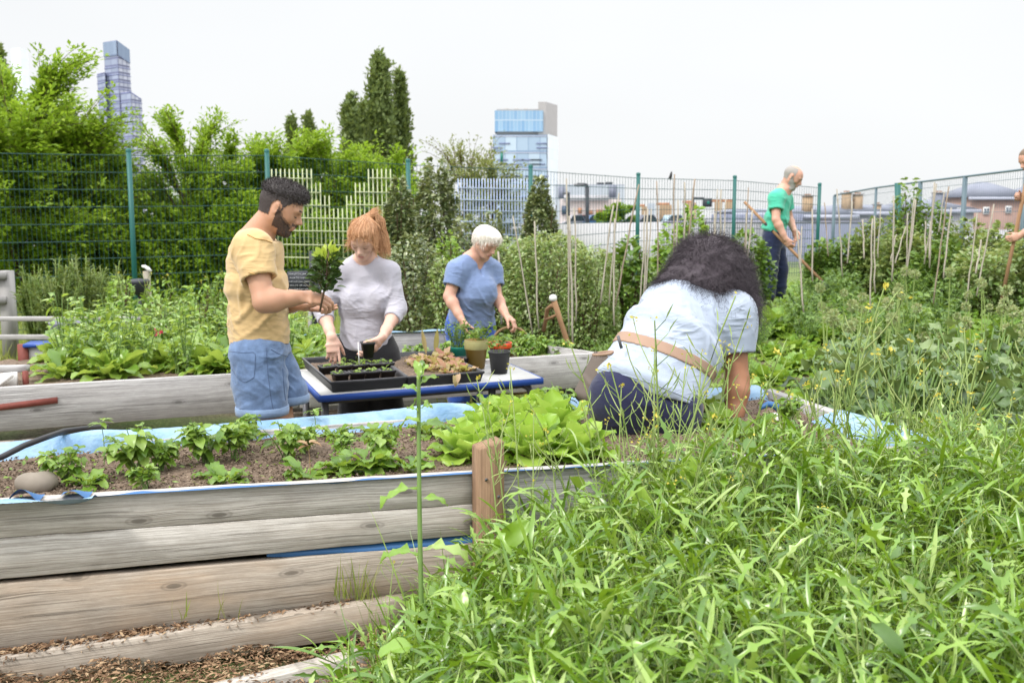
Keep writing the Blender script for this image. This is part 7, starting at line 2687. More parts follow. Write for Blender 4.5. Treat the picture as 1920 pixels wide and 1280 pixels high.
# ---------------------------------------------------------------- the thicket in front
def thicket():
    n = 2900
    xy = []
    while len(xy) < n:
        x, y = random.uniform(-.85, 2.6), random.uniform(1.42, 4.0)
        ybed = FL[1] + (x - FL[0]) * fd[1] / fd[0]
        if x < FR[0] + .05 and y > ybed - .05:
            continue
        if x > 1.9 and y > 3.0 + (x - 1.9) * .9 and random.random() < .8:
            continue
        edge = -.10 - .30 * (y - 1.9) if y < 2.9 else -.30
        lim = x - (-.34 - .02 * (y - 2)) if y < 2.7 else x - (-.355 + (y - 2.7) * .95)
        if lim < 0:
            continue
        h = .22 + .35 * min(1, lim / .5) + random.uniform(-.08, .06)
        if y > 2.75 and .1 < x:
            h += .07 * min(1, (x - .1) / .3)
        if x > 1.35 and y > 3.2:
            h *= .86
        xy.append((x, y, h))
    xy = np.array(xy)
    P0 = np.stack([xy[:, 0], xy[:, 1], np.full(n, .2)], 1)
    lean = rng.normal(0, .09, (n, 2))
    P2 = P0 + np.stack([lean[:, 0], lean[:, 1], xy[:, 2]], 1)
    P1 = (P0 + P2) / 2 + np.stack([-lean[:, 0] * .3, -lean[:, 1] * .3, xy[:, 2] * .1], 1)
    st = stems(P0, P1, P2, .0032, .0015, 5, 4)
    m = 14
    k = np.repeat(np.arange(n), m)
    N_ = len(k)
    t = 1 - rng.uniform(0, .72, N_) ** 1.25
    P = bez(P0[k], P1[k], P2[k], t)
    az = rng.uniform(0, 6.28, N_)
    D = np.stack([np.cos(az), np.sin(az), rng.uniform(-.1, 2.0, N_) + (t > .85) * .5], 1)
    s_ = rng.uniform(.35, 1.05, N_)
    kinds = rng.uniform(0, 1, N_)
    V = []
    a_ = kinds < .50
    Nn = A(0, 0, 1) + rdir(N_) * .5
    V.append(leaves(P[a_], D[a_], Nn[a_], .150 * s_[a_], .0125 * s_[a_], pr_rocket, 14, rng.uniform(.2, 1.7, a_.sum()), rng.uniform(.1, .5, a_.sum()), 3, 0, 9, rng.normal(0, .5, a_.sum())))
    b_ = (kinds >= .50) & (kinds < .96)
    V.append(leaves(P[b_], D[b_], Nn[b_], .150 * s_[b_], .0062 * s_[b_], pr_lance, 7, rng.uniform(.2, 2.0, b_.sum()), rng.uniform(.1, .5, b_.sum()), 3, 0, 9, rng.normal(0, .6, b_.sum())))
    c_ = kinds >= .96
    V.append(leaves(P[c_], D[c_], Nn[c_], .095 * s_[c_], .021 * s_[c_], pr_spoon, 7, rng.uniform(.3, 1.3, c_.sum()), .25, 5, .004, 10))
    lv = cat(*V)
    o = kind(mk('wild_rocket', lv[0], lv[1], None, M['rocket'], None, True), 'stuff', 'dense thicket of bright green wild rocket and weeds filling the lower right')
    o['category'] = 'weeds'
    # stems and thin grass stalks
    n2 = 950
    i_ = rng.integers(0, n, n2)
    G0 = P0[i_] + rng.normal(0, .03, (n2, 3)) * A(1, 1, 0)
    hh = xy[i_, 2] * rng.uniform(.9, 1.28, n2)
    ln = rng.normal(0, .13, (n2, 2))
    G2 = G0 + np.stack([ln[:, 0], ln[:, 1], hh], 1)
    G1 = (G0 + G2) / 2 + np.stack([-ln[:, 0] * .35, -ln[:, 1] * .35, hh * .15], 1)
    g = stems(G0, G1, G2, .0018, .0008, 6, 3)
    s2 = cat(st, g)
    o = kind(mk('weed_stalks', s2[0], s2[1], None, M['weed_stem'], None, True), 'stuff', 'thin pale green stalks standing all through the weed thicket')
    o['category'] = 'weeds'
    # grass blades among them
    n3 = 1500
    i_ = rng.integers(0, n, n3)
    D = np.stack([rng.normal(0, .35, n3), rng.normal(0, .35, n3), np.ones(n3)], 1)
    V, Q = leaves(P0[i_] + A(0, 0, .12) + rng.normal(0, .03, (n3, 3)) * A(1, 1, 0), D, rdir(n3, -.1, .1), rng.uniform(.3, .52, n3), rng.uniform(.0022, .0042, n3), pr_grass, 8, rng.uniform(.1, 1.5, n3), .3)
    o = kind(mk('grass_blades', V, Q, None, M['rocket'], None, True), 'stuff', 'narrow grass blades growing among the weeds in front')
    o['category'] = 'grass'


thicket()


def flower_stalk(h=1.0):
    """a thin stalk, height 1: pods below, small yellow flowers at the top"""
    def f():
        b = rng.uniform(-.16, .16, 2)
        P0, P2 = A(0, 0, 0), A(b[0], b[1], 1)
        P1 = A(-b[0] * .25, -b[1] * .25, .55)
        st = [stems([P0], [P1], [P2], .0042, .0022, 9, 5)]
        fl, pod = [], []
        nb = random.choice((0, 1, 1, 2))
        ends = [(P2, nrm(P2 - P1))]
        for k in range(nb):
            t = random.uniform(.5, .9)
            s0 = bez(P0, P1, P2, np.array([t]))[0]
            az = random.uniform(0, 6.28)
            e_ = s0 + A(math.cos(az) * .10, math.sin(az) * .10, random.uniform(.10, .2))
            st.append(stems([s0], [s0 + (e_ - s0) * .5 + A(math.cos(az), math.sin(az), 0) * .03], [e_], .0026, .0016, 4, 4))
            ends.append((e_, A(0, 0, 1)))
        for k in range(9):
            t = random.uniform(.55, .97)
            s0 = bez(P0, P1, P2, np.array([t]))[0]
            az = random.uniform(0, 6.28)
            d_ = nrm(A(math.cos(az), math.sin(az), .9))
            st.append(stems([s0], [s0 + d_ * .03], [s0 + d_ * .055], .0016, .0016, 2, 3))
            pod.append((s0 + d_ * .055, nrm(d_ + A(0, 0, .6))))
        pv = leaves([p for p, _ in pod], [d for _, d in pod], rdir(len(pod)), .055, .0042, pr_lance, 3, .2, .9)
        for e_, d_ in ends:
            n = random.choice((2, 3, 5, 7))
            P = e_ + rng.normal(0, .008, (n, 3))
            D = rdir(n, -.1, 1)
            fl.append(leaves(P, D, rdir(n), rng.uniform(.010, .017, n), rng.uniform(.003, .0055, n), pr_ovate, 2, .4, .3))
        n = 5
        t = rng.uniform(.1, .6, n)
        P = bez(P0, P1, P2, t)
        az = rng.uniform(0, 6.28, n)
        lf = leaves(P, np.stack([np.cos(az), np.sin(az), rng.uniform(.2, 1, n)], 1), np.tile(UP, (n, 1)), .15, .012, pr_rocket, 7, 1.0, .3)
        return pl('flower_stalk', 'thin rocket stalk ending in tiny yellow flowers above the weed thicket', 'wildflower',
                  [('stem', cat(*st, pv), M['weed_stem']), *[('flower', f_, M['yellow_fl']) for f_ in fl], ('leaves', lf, M['rocket'])], 'yellow flowered stalks rising from the weeds')
    return f


FS = Kind([flower_stalk() for _ in range(7)])
tops_ = [(1168, 645, 3.1), (1250, 596, 3.0), (1222, 668, 2.9), (1212, 690, 2.95), (1280, 560, 3.0), (1322, 600, 3.15), (1155, 740, 2.9), (1262, 672, 3.2), (1182, 790, 2.8), (1240, 740, 2.75), (1290, 775, 2.7), (1302, 700, 3.25),
         (1362, 680, 3.2), (1395, 650, 3.3), (1376, 690, 3.0), (1420, 720, 3.2), (1345, 780, 2.9), (1205, 760, 3.1), (1310, 820, 2.6), (1268, 800, 2.85), (1230, 770, 3.05), (1190, 700, 3.15),
         (1553, 638, 3.5), (1580, 560, 3.6), (1590, 540, 3.6), (1660, 635, 3.5), (1712, 620, 3.5), (1735, 610, 3.6), (1755, 640, 3.4), (1790, 660, 3.5), (1828, 630, 3.5), (1905, 590, 3.4), (1672, 690, 3.6), (1528, 715, 3.3), (1615, 730, 3.3),
         (1645, 720, 3.5), (1770, 730, 3.4), (1808, 690, 3.6), (1720, 745, 3.2), (1850, 745, 3.3), (1885, 750, 3.1), (1690, 650, 3.7), (1600, 700, 3.5), (1560, 730, 3.4), (1868, 760, 3.0), (1740, 690, 3.3), (1480, 760, 3.2), (1510, 690, 3.4),
         (948, 722, 3.0), (985, 700, 3.05), (962, 760, 2.9), (1000, 790, 2.8), (1060, 800, 2.9), (1092, 745, 3.0), (1120, 770, 2.9), (720, 1075, 2.35), (1605, 950, 2.5), (1810, 960, 2.4), (1850, 1000, 2.3), (1420, 1000, 2.4), (1700, 900, 2.7), (1340, 880, 2.6)]
for px, py, Y in tops_:
    tp = at(px, py, Y)
    zb = .25 if Y < 3.3 else float(gz(tp[0], tp[1]))
    sc = (tp[2] - zb)
    FS.place((tp[0] + random.uniform(-.03, .03), tp[1], zb), max(.2, sc))
# the tall sow thistle
b0, b1 = at(790, 1130, 2.55), at(785, 700, 2.62)
P = [b0, b0 + (b1 - b0) * .5 + A(-.004, 0, 0), b1]
st = stems([P[0]], [P[1]], [P[2]], .0068, .0052, 10, 8)
lv = []
for (px, py, dx, dz, L, W, bd) in ((783, 915, -1, .25, .125, .028, 1.5), (788, 790, -1, .6, .09, .012, 2.2), (790, 800, .9, .5, .10, .014, 1.7), (792, 935, 1, .2, .08, .016, 1.2), (786, 1040, -1, .5, .13, .03, 1.6), (795, 1030, 1, .6, .15, .032, 1.7), (790, 880, .6, .5, .05, .012, 1.5),
                                (783, 735, -.7, .8, .06, .012, 1.6), (788, 720, .8, 1, .06, .012, 1.4), (786, 705, -.2, 1.2, .05, .012, .8), (784, 712, .4, 1.3, .05, .012, .8), (789, 765, .5, .4, .035, .010, .9), (784, 770, -.4, .4, .035, .010, .9), (788, 700, .1, 1, .04, .012, .5), (783, 745, -.3, -.4, .04, .009, .5), (790, 750, .4, -.2, .04, .009, .5)):
    p = at(px, py, 2.58 + random.uniform(-.01, .01))
    lv.append(leaves([p], [A(dx, random.uniform(-.4, .3), dz)], [UP + A(0, -.3, 0)], L, W, pr_rocket if L > .1 else pr_lance, 10, bd, .3, 5, .004, 14))
pl('sow_thistle', 'tall thick stemmed sow thistle rising alone in front of the corner post', 'weed', [('stem', st, M['stalk']), ('leaves', cat(*lv), M['rocket'])], None, tuple(b0))
for lb, px, py, Y, L, W, D in (('single large upright bright dock leaf among the weeds right of the post', 1203, 1010, 2.75, .15, .034, A(.02, 0, 1)), ('bright yellow green lobed leaf standing in the weeds near the bottom', 1472, 1225, 2.05, .10, .030, A(.05, .1, 1)),
                              ('broad round dock leaf lying low at the bottom edge', 1540, 1262, 2.02, .12, .05, A(-1, -.2, .25)), ('broad soft leaf among weeds near the bottom left of the thicket', 850, 1230, 2.1, .11, .04, A(.9, -.4, .4)),
                              ('pair of broad leaves low at the left edge of the thicket', 790, 1215, 2.12, .10, .035, A(-.9, -.4, .5)), ('long arching toothed leaf above the weeds below the post', 905, 1050, 2.5, .16, .03, A(1, -.1, .9)), ('tall bright leaf in the weeds by the left of the kneeling woman', 1285, 935, 2.8, .13, .028, A(.1, 0, 1))):
    p = at(px, py, Y)
    V, Q = leaves([p], [D], [A(.1, -.95, .35) if D[2] > .8 else UP], L, W, pr_spoon, 9, .35 if D[2] > .8 else 1.0, .25, 7, .006, 10)
    tag(mk('broad_leaf', V, Q, None, M['lettuce' if 'bright' in lb else 'rocket'], None, True), lb, 'leaf')
# grass tufts at the foot of the planks
for k, (px, py, n, lb) in enumerate(((680, 1128, 26, 'tuft of green and straw grass against the foot of the near bed'), (640, 1120, 12, 'small thin grass tuft left of the larger tuft at the bed foot'), (425, 1160, 4, 'two thin green stalks leaning on the lower plank of the near bed'), (335, 1160, 4, 'tiny sprouting stalks in the wood chips on the ledge'))):
    c = hf(px, py, .03)
    D = np.stack([rng.normal(0, .22, n), rng.normal(-.1, .12, n), np.ones(n)], 1)
    V, Q = leaves(c + rng.normal(0, .012, (n, 3)) * A(1.5, .6, .2), D, rdir(n, -.1, .1), rng.uniform(.06, .17, n) * (1 if k != 3 else .5), rng.uniform(.0016, .003, n), pr_grass, 6, rng.uniform(.1, .7, n), .3)
    tag(mk('grass_tuft', V, Q, None, M['lawn'], None, True), lb, 'grass')

# ---------------------------------------------------------------- near bed
def pepper():
    S_, V = bushy(84, .165, .088, .066, .020, pr_ovate, 12, 5, (.5, 1.3), .22, .15, .3, 5, .003)
    return pl('pepper_plant', 'leafy young pepper plant in the near bed', 'pepper plant', [('stems', S_, M['stalk']), ('leaves', V, M['pepper'])])


def crinkle():
    n = 18
    a = rng.uniform(0, 6.28, n)
    el = rng.uniform(.15, 1.0, n)
    D = np.stack([np.cos(a) * np.cos(el), np.sin(a) * np.cos(el), np.sin(el)], 1)
    V = leaves(D * .01, D, UP - D * .4, rng.uniform(.07, .13, n), rng.uniform(.024, .036, n), pr_spoon, 7, rng.uniform(.5, 1.4, n), .25, 7, .008, 14)
    return pl('young_lettuce', 'low crinkled green lettuce in the near bed', 'lettuce', [('leaves', V, M['pepper'])])


PP = Kind([pepper for _ in range(5)])
for px, py, sc, lb in ((125, 905, .80, 'small pepper plant nearest the beige stone at the left of the near bed'), (258, 890, 1.12, 'big pepper plant in the left middle of the near bed, right of the smallest one'), (300, 885, .85, 'pepper plant touching the right side of the big left one'),
                       (385, 868, 1.1, 'bushy pepper plant in the centre left of the bed below the shorts of the man'), (440, 862, .85, 'paler pepper plant hugging the bushy one in the centre left'), (470, 825, .7, 'pepper plant close to the rear liner under the man in yellow'), (455, 845, .8, 'pepper plant just in front of the one at the liner'),
                       (535, 865, 1.0, 'pepper plant right of bare soil in the middle of the near bed'), (570, 850, .75, 'pepper plant at the middle rear beside a thin tall seedling'), (640, 862, .6, 'small dark pepper plant in the middle of the near bed'), (720, 862, .8, 'pepper plant just left of the tall sow thistle stem'),
                       (835, 835, .6, 'low pepper plant left of the big lettuces near the rear liner'), (275, 918, .6, 'pale little pepper plant at the front edge of the left half'), (1052, 805, 1.25, 'tall leafy pepper plant behind the lettuces near the leather pouch'), (1480, 800, .8, 'pepper plant beside the arm of the kneeling woman at right')):
    PP.place(atz(px, py, .728), sc, lb)
CK = Kind([crinkle for _ in range(4)])
for px, py, sc, lb in ((690, 880, 1.05, 'low crinkled lettuce left of the sow thistle stem at the front'), (640, 885, .8, 'low crinkled lettuce beside the larger one at the front middle'), (765, 880, .9, 'flat crinkled lettuce right behind the sow thistle stem'), (572, 895, .8, 'flat little lettuce at the front edge of the middle'),
                       (165, 912, .7, 'broad pale lettuce between the beige stone and the front plank'), (425, 905, .7, 'bright little lettuce at the front edge below the bushy pepper'), (625, 820, .8, 'little lettuce near the rear liner behind the middle'), (400, 895, .55, 'tiny lettuce left of the bright one at the front edge'), (700, 820, .8, 'pale lettuce near the rear liner left of the thistle'),
                       (800, 815, .8, 'frilly lettuce at the rear liner right of the thistle'), (1345, 800, 1.3, 'leafy lettuce right of the kneeling woman beside her hand'), (1410, 815, 1.1, 'lettuce in front of the blue handled trowel'), (1330, 770, 1.2, 'lettuce behind the arm of the kneeling woman')):
    CK.place(atz(px, py, .728), sc, lb)
for px, py, h, lb in ((195, 872, .17, 'thin spindly seedling against the blue liner at the left'), (590, 808, .09, 'small upright seedling at the rear liner under the table'), (580, 905, .14, 'thin dry brown stalk at the front edge of the near bed')):
    c = atz(px, py, .728)
    st = stems([c], [c + A(.01, 0, h * .5)], [c + A(-.005, 0, h)], .002, .0012, 5, 4)
    n = 7
    lf = leaves(np.tile(c + A(-.004, 0, h * .92), (n, 1)) + rng.normal(0, .006, (n, 3)), rdir(n, -.1, .7), np.tile(UP, (n, 1)), .045, .011, pr_ovate, 4, .8, .2)
    pl('seedling', lb, 'seedling', [('stem', st, M['dry'] if 'dry' in lb else M['stalk']), ('leaves', lf, M['dry'] if 'dry' in lb else M['pepper'])], None, tuple(c))
# ground litter of tiny sprouts
n = 900
P = in_quad(n, FL + fn * .1, FR + fn * .1, BR - A(0, .1, 0), BL - A(0, .08, 0)); P[:, 2] = .732
V, Q = leaves(P, rdir(n, .05, .8), rdir(n, .5, 1), rng.uniform(.008, .028, n), rng.uniform(.003, .008, n), pr_ovate, 2, .5, .2)
o = kind(mk('sprouts', V, Q, None, M['pepper'], None, True), 'stuff', 'tiny weed sprouts scattered over the soil of the near bed')
o['category'] = 'sprouts'


def romaine():
    n = 24
    i_ = np.arange(n)
    a = i_ * 2.4 + rng.uniform(-.2, .2, n)
    el = np.linspace(.25, 1.42, n)
    D = np.stack([np.cos(a) * np.cos(el), np.sin(a) * np.cos(el), np.sin(el)], 1)
    V = leaves(D * .015 * A(1, 1, .3), D, UP * .6 - D * A(1, 1, 0) * .9 + A(0, 0, .2), np.linspace(.165, .165, n) * rng.uniform(.8, 1.12, n), np.linspace(.058, .048, n), pr_spoon, 11, np.linspace(1.0, .25, n), np.linspace(.12, .5, n), 9, .009, 17)
    return pl('romaine_lettuce', 'large bright green lettuce head', 'lettuce', [('leaves', V, M['lettuce'])])


RL_ = Kind([romaine for _ in range(4)])
for px, py, sc, lb in ((872, 862, .95, 'big bright lettuce head left of the corner post, nearest the pepper plants'), (905, 835, 1.0, 'big bright lettuce head behind the corner post'), (1000, 862, 1.1, 'big bright lettuce head just right of the corner post at the front'), (1040, 830, 1.15, 'big bright lettuce head beside the knee of the kneeling woman'),
                       (965, 815, 1.1, 'big bright lettuce head in the middle of the lettuce group'), (1010, 798, 1.0, 'big bright lettuce head at the back near the table corner'), (930, 800, .9, 'big bright lettuce head at the back left against the blue liner'), (1085, 862, .9, 'big lettuce head at the front touching the navy trousers')):
    RL_.place(atz(px, py, .72), sc, lb)


# ---------------------------------------------------------------- the chard bed
def chard():
    n = 26
    a = rng.uniform(0, 6.28, n)
    el = rng.uniform(.35, 1.5, n)
    D = np.stack([np.cos(a) * np.cos(el), np.sin(a) * np.cos(el), np.sin(el)], 1)
    L = rng.uniform(.10, .25, n)
    V = leaves(D * .01, D, UP * .7 - D * A(1, 1, 0) * .5 + rdir(n) * .25, L, L * rng.uniform(.15, .23, n), pr_spoon, 9, rng.uniform(.4, 1.5, n), rng.uniform(.1, .4, n), 7, .012, 12)
    return pl('chard_plant', 'broad leaved green chard plant growing in the bed behind the grey plank wall', 'chard', [('leaves', V, M['chard'])], 'chard plants in the second bed')


def bolting():
    S_, V = bushy(60, .50, .12, .10, .018, pr_lance, 6, 5, (.3, 1.2), .25, .5, .15)
    return pl('leafy_stalks', 'clump of taller leafy stalks standing up among the chard', 'vegetable', [('stems', S_, M['stalk']), ('leaves', V, M['chard'])], 'tall leafy clumps in the chard bed')


CH = Kind([chard for _ in range(5)])
BO = Kind([bolting for _ in range(3)])
random.seed(21)
for k in range(66):
    px = random.uniform(95, 645)
    t = random.uniform(0, 1)
    zrow = at(px, 0, 1)
    Y = 5.95 + (px / 1100) * .75 + .25 + t * 1.5
    if px > 560 and t < .3:
        continue
    p = at(px, 600, Y)
    CH.place((p[0], Y, .53), random.uniform(.75, 1.15))
for px, dy, sc in ((118, .8, 1.15), (270, .5, .8), (330, .4, .7), (230, .6, .75), (390, .5, .75), (145, .5, .8), (430, 1.2, .9), (300, 1.9, 1.0), (360, 2.0, 1.0), (160, 1.2, 1.0), (185, .9, .9), (300, 1.0, .95), (345, 1.5, 1.0), (250, 1.6, 1.05), (410, 1.6, 1.0), (560, 1.5, .8), (590, 1.3, .7), (210, 1.7, 1.0), (385, .9, .8)):
    Y = 6.2 + dy
    p = at(px, 600, Y)
    BO.place((p[0], Y, .53), sc)
for k in range(14):
    px, Y = random.uniform(90, 600), random.uniform(6.5, 7.8)
    BO.place((at(px, 600, Y)[0], Y, .53), random.uniform(.7, 1.05))
# seedlings and green cover at the right end of that bed
for k in range(30):
    px = random.uniform(760, 1090)
    p0_ = WL + (WR - WL) * ((px + 260) / 1384)
    Y = p0_[1] + random.uniform(.15, .75)
    p = at(px, 600, Y)
    (PP if k % 2 else CK).place((p[0], Y, .53), random.uniform(.7, 1.15), 'small green salad plant in the right end of the bed behind the table')['group'] = 'salad plants behind the table'
c = at(298, 622, 7.0)
V, Q = leaves(np.tile(c, (8, 1)) + rng.normal(0, .008, (8, 3)), rdir(8), rdir(8), .03, .012, pr_ovate, 3, .5, .2)
M['pink_fl'] = m_leaf('pink flower', [(.55, .04, .12), (.7, .1, .2)], .2)
tag(mk('pink_flower', V, Q, None, M['pink_fl'], None, True), 'single pink flower above the chard leaves at the left', 'flower')

# ---------------------------------------------------------------- shrubs
def shrub(name, label, cat_, px, ytop, pxw, Y, mat, n, L, W, zb=None, conic=0.0, group=None, seed=0, simple=False, fill=.35, depth=1.0, lob=.22):
    tp = at(px, ytop, Y)
    zb = float(gz(tp[0], tp[1])) if zb is None else zb
    r = pxw / 2 / F * Y
    H = tp[2] - zb
    c = A(tp[0], Y, zb)
    u = rng.uniform(0, 1, n)
    d = rdir(n)
    ph = rng.uniform(0, 6, 6)
    lump = 1 + lob * np.sin(4 * np.arctan2(d[:, 1], d[:, 0]) + ph[0] + 5 * d[:, 2]) * np.sin(5 * d[:, 2] + ph[1]) + lob * .6 * np.sin(9 * np.arctan2(d[:, 1], d[:, 0]) + ph[2]) * np.sin(11 * d[:, 2] + ph[3])
    rad = (1 - fill * rng.uniform(0, 1, n) ** 1.6) * lump
    zz = (d[:, 2] * rad + 1) / 2
    wz = 1 - conic * np.clip(zz, 0, 1) ** 1.2
    flat = np.sqrt(np.clip(1 - d[:, 2] ** 2, 0, 1))
    hor = np.sqrt(np.clip(1 - (2 * np.clip(zz, 0, 1) - 1) ** 2, .02, 1)) ** (.6 if conic < .3 else .45)
    az = np.arctan2(d[:, 1], d[:, 0])
    rr = r * hor * wz * (1 - fill * rng.uniform(0, 1, n) ** 1.6) * (1 + lob * np.sin(4 * az + ph[0] + 7 * zz) + lob * .5 * np.sin(9 * az + ph[4] + 13 * zz))
    P = c + np.stack([rr * np.cos(az), rr * np.sin(az) * depth, np.clip(zz, .02, 1.02) * H], 1)
    D = nrm(np.stack([np.cos(az), np.sin(az), rng.normal(.35, .5, n)], 1) + rdir(n) * .7)
    N = nrm(A(0, 0, 1) + rdir(n) * .6)
    s_ = rng.uniform(.6, 1.15, n)
    if simple:
        V = leaves_s(P, D, N, L * s_, W * s_)
    else:
        V = leaves(P, D, N, L * s_, W * s_, pr_ovate, 3, .5, .25)
    ns = 14
    az = rng.uniform(0, 6.28, ns)
    P0 = np.tile(c, (ns, 1)) + rng.normal(0, .03, (ns, 3)) * A(1, 1, 0)
    P2 = c + np.stack([r * .6 * np.cos(az), r * .6 * np.sin(az), H * rng.uniform(.5, .95, ns)], 1)
    st = stems(P0, (P0 + P2) / 2 + A(0, 0, H * .1), P2, .012, .004, 4, 5)
    return pl(name, label, cat_, [('foliage', V, mat), ('stems', st, M['bark'])], group, tuple(c))


shrub('shrub', 'wide rounded variegated shrub of small pale leaves right of the older woman', 'shrub', 1030, 440, 175, 10.6, M['variegated'], 15000, .045, .014, 0, .05, None, 1, False, .2, 1.0, .10)
shrub('shrub', 'left part of the pale variegated hedge directly behind the older woman', 'shrub', 945, 452, 140, 10.9, M['variegated'], 11000, .045, .014, 0, .05, None, 1, False, .2, 1.0, .10)
shrub('shrub', 'low pale variegated shrub at the right end of the hedge before the canes', 'shrub', 1105, 466, 110, 10.2, M['variegated'], 8000, .045, .014, 0, .05, None, 1, False, .2, 1.0, .10)
shrub('conical_bush', 'cone shaped grey green bush in front of the glass tower', 'shrub', 1012, 342, 112, 11.6, M['bay_bush'], 6000, .07, .022, 0, .78)
shrub('conical_bush', 'upright grey green bush beside the young woman in front of the cream trellis', 'shrub', 748, 345, 92, 11.2, M['bay_bush'], 7000, .07, .022, 0, .55)
shrub('conical_bush', 'tall dark columnar bush between the two trellises', 'shrub', 817, 308, 88, 12.2, M['bay_bush'], 5200, .08, .024, 0, .35)
shrub('shrub', 'rounded grey white mottled shrub right of the young woman', 'shrub', 775, 448, 130, 9.6, M['bay_bush'], 5200, .05, .017, 0, .1)
shrub('shrub', 'dark grey green shrub between the mottled shrub and the older woman', 'shrub', 880, 412, 100, 11.4, M['bay_bush'], 4000, .06, .02, 0, .3)
shrub('shrub', 'small yellow green bush left of the older woman', 'shrub', 838, 442, 62, 10.8, M['spinach'], 1300, .055, .02, 0, .1)
shrub('shrub', 'pale green low shrub at the shoulder of the older woman', 'shrub', 835, 490, 90, 9.4, M['variegated'], 2600, .045, .014, 0, .05)
shrub('shrub', 'dark shrub low behind the older woman and the bamboo cane', 'shrub', 925, 405, 70, 11.9, M['bay_bush'], 2600, .07, .02, 0, .5)
shrub('shrub', 'dark leafy shrub with large glossy leaves behind the leaning canes', 'shrub', 1180, 452, 70, 10.8, M['potato'], 1100, .10, .036, 0, .1)
shrub('vine_bush', 'bright yellow green vine bush left of the dark haired woman', 'shrub', 1300, 398, 92, 11.0, M['spinach'], 1500, .085, .034, 0, .55)
shrub('vine_bush', 'green climbing bush on canes left of the vine bush', 'shrub', 1258, 428, 84, 11.5, M['spinach'], 1700, .07, .026, 0, .4)
shrub('vine_bush', 'lower green bush behind the head of the kneeling woman', 'shrub', 1400, 440, 90, 11.6, M['potato'], 2000, .07, .026, None, .2)
# the herb bush at the left: many upright feathery stems
for k, (px, yt, w, n) in enumerate(((100, 470, 90, 3600), (150, 462, 100, 4000), (60, 482, 70, 2600), (200, 475, 80, 2600), (125, 510, 150, 4600))):
    Y = 9.4 + .25 * k
    tp = at(px, yt, Y)
    H = tp[2]
    S_, V = bushy(n, H, w / 2 / F * Y * 1.1, .085, .010, pr_lance, 46, 3, (.1, .7), .2, .7, .05)
    S_, V = (S_[0] + A(tp[0], Y, 0), S_[1]), (V[0] + A(tp[0], Y, 0), V[1])
    rt = thing('herb_bush', ('left of the feathery dark herb clumps behind the rail fence', 'tallest feathery dark herb clump behind the rail fence', 'feathery herb clump nearest the left gate post', 'feathery herb clump nearest the green fence post', 'low dark herb clump in front of the feathery stems')[k], 'herb', (tp[0], Y, 0))
    mk('stems', S_[0], S_[1], None, M['weed_stem'], rt, True)
    mk('foliage', V[0], V[1], None, M['herb_dark'], rt, True)
for k, px in enumerate((236, 255, 285, 310, 340, 375, 405, 425)):
    tp = at(px, random.uniform(505, 540), 9.2)
    FS.place((tp[0], 9.2, 0), tp[2], 'pale yellow flowered tall weed behind the chard near the fence')['group'] = 'yellow flowered weeds by the fence'
for k, (px, yt, w) in enumerate(((225, 520, 60), (300, 535, 70), (370, 530, 70), (420, 520, 50))):
    shrub('weed_clump', ('pale green weed clump left of the fire bowl', 'weed clump right of the fire bowl', 'weed clump behind the chard left of the man', 'weed clump touching the back of the man in yellow')[k], 'weeds', px, yt, w, 9.0 + .1 * k, M['spinach'], 900, .07, .014, 0, .3)

# ---------------------------------------------------------------- right-hand plot
def potato():
    S_, V = bushy(170, .52, .30, .085, .026, pr_ovate, 16, 3, (.3, 1.0), .22, .2, .15)
    return pl('potato_plant', 'bushy green potato plant in the plot beyond the kneeling woman', 'potato plant', [('stems', S_, M['stalk']), ('foliage', V, M['potato'])], 'bushy vegetable plants in the right plot')


def feathery():
    S_, V = bushy(420, .5, .30, .045, .008, pr_lance, 22, 2, (.1, .6), .2, .3, .15)
    return pl('fennel_clump', 'feathery pale green herb clump in the right plot', 'herb', [('stems', S_, M['stalk']), ('foliage', V, M['spinach'])], 'feathery clumps in the right plot')


PO = Kind([potato for _ in range(4)])
FE = Kind([feathery for _ in range(3)])
random.seed(8)
for k in range(72):
    Y = random.uniform(8.8, 13.8)
    px = random.uniform(1090, 2060)
    if 1390 < px < 1500 and Y < 13.2:
        continue
    if px < 1250 and Y > 11:
        continue
    p = gp(px, Y)
    PO.place(p, random.uniform(.75, 1.2) * (1.0 if px > 1480 else .9))
for k in range(40):
    Y = random.uniform(6.9, 10.5)
    px = random.uniform(1075, 1420)
    if px < 1165 and Y < 7.9:
        continue
    FE.place(gp(px, Y), random.uniform(.5, .9))
for k in range(26):
    Y = random.uniform(11.5, 14.5)
    FE.place(gp(random.uniform(1500, 2080), Y), random.uniform(.9, 1.5))
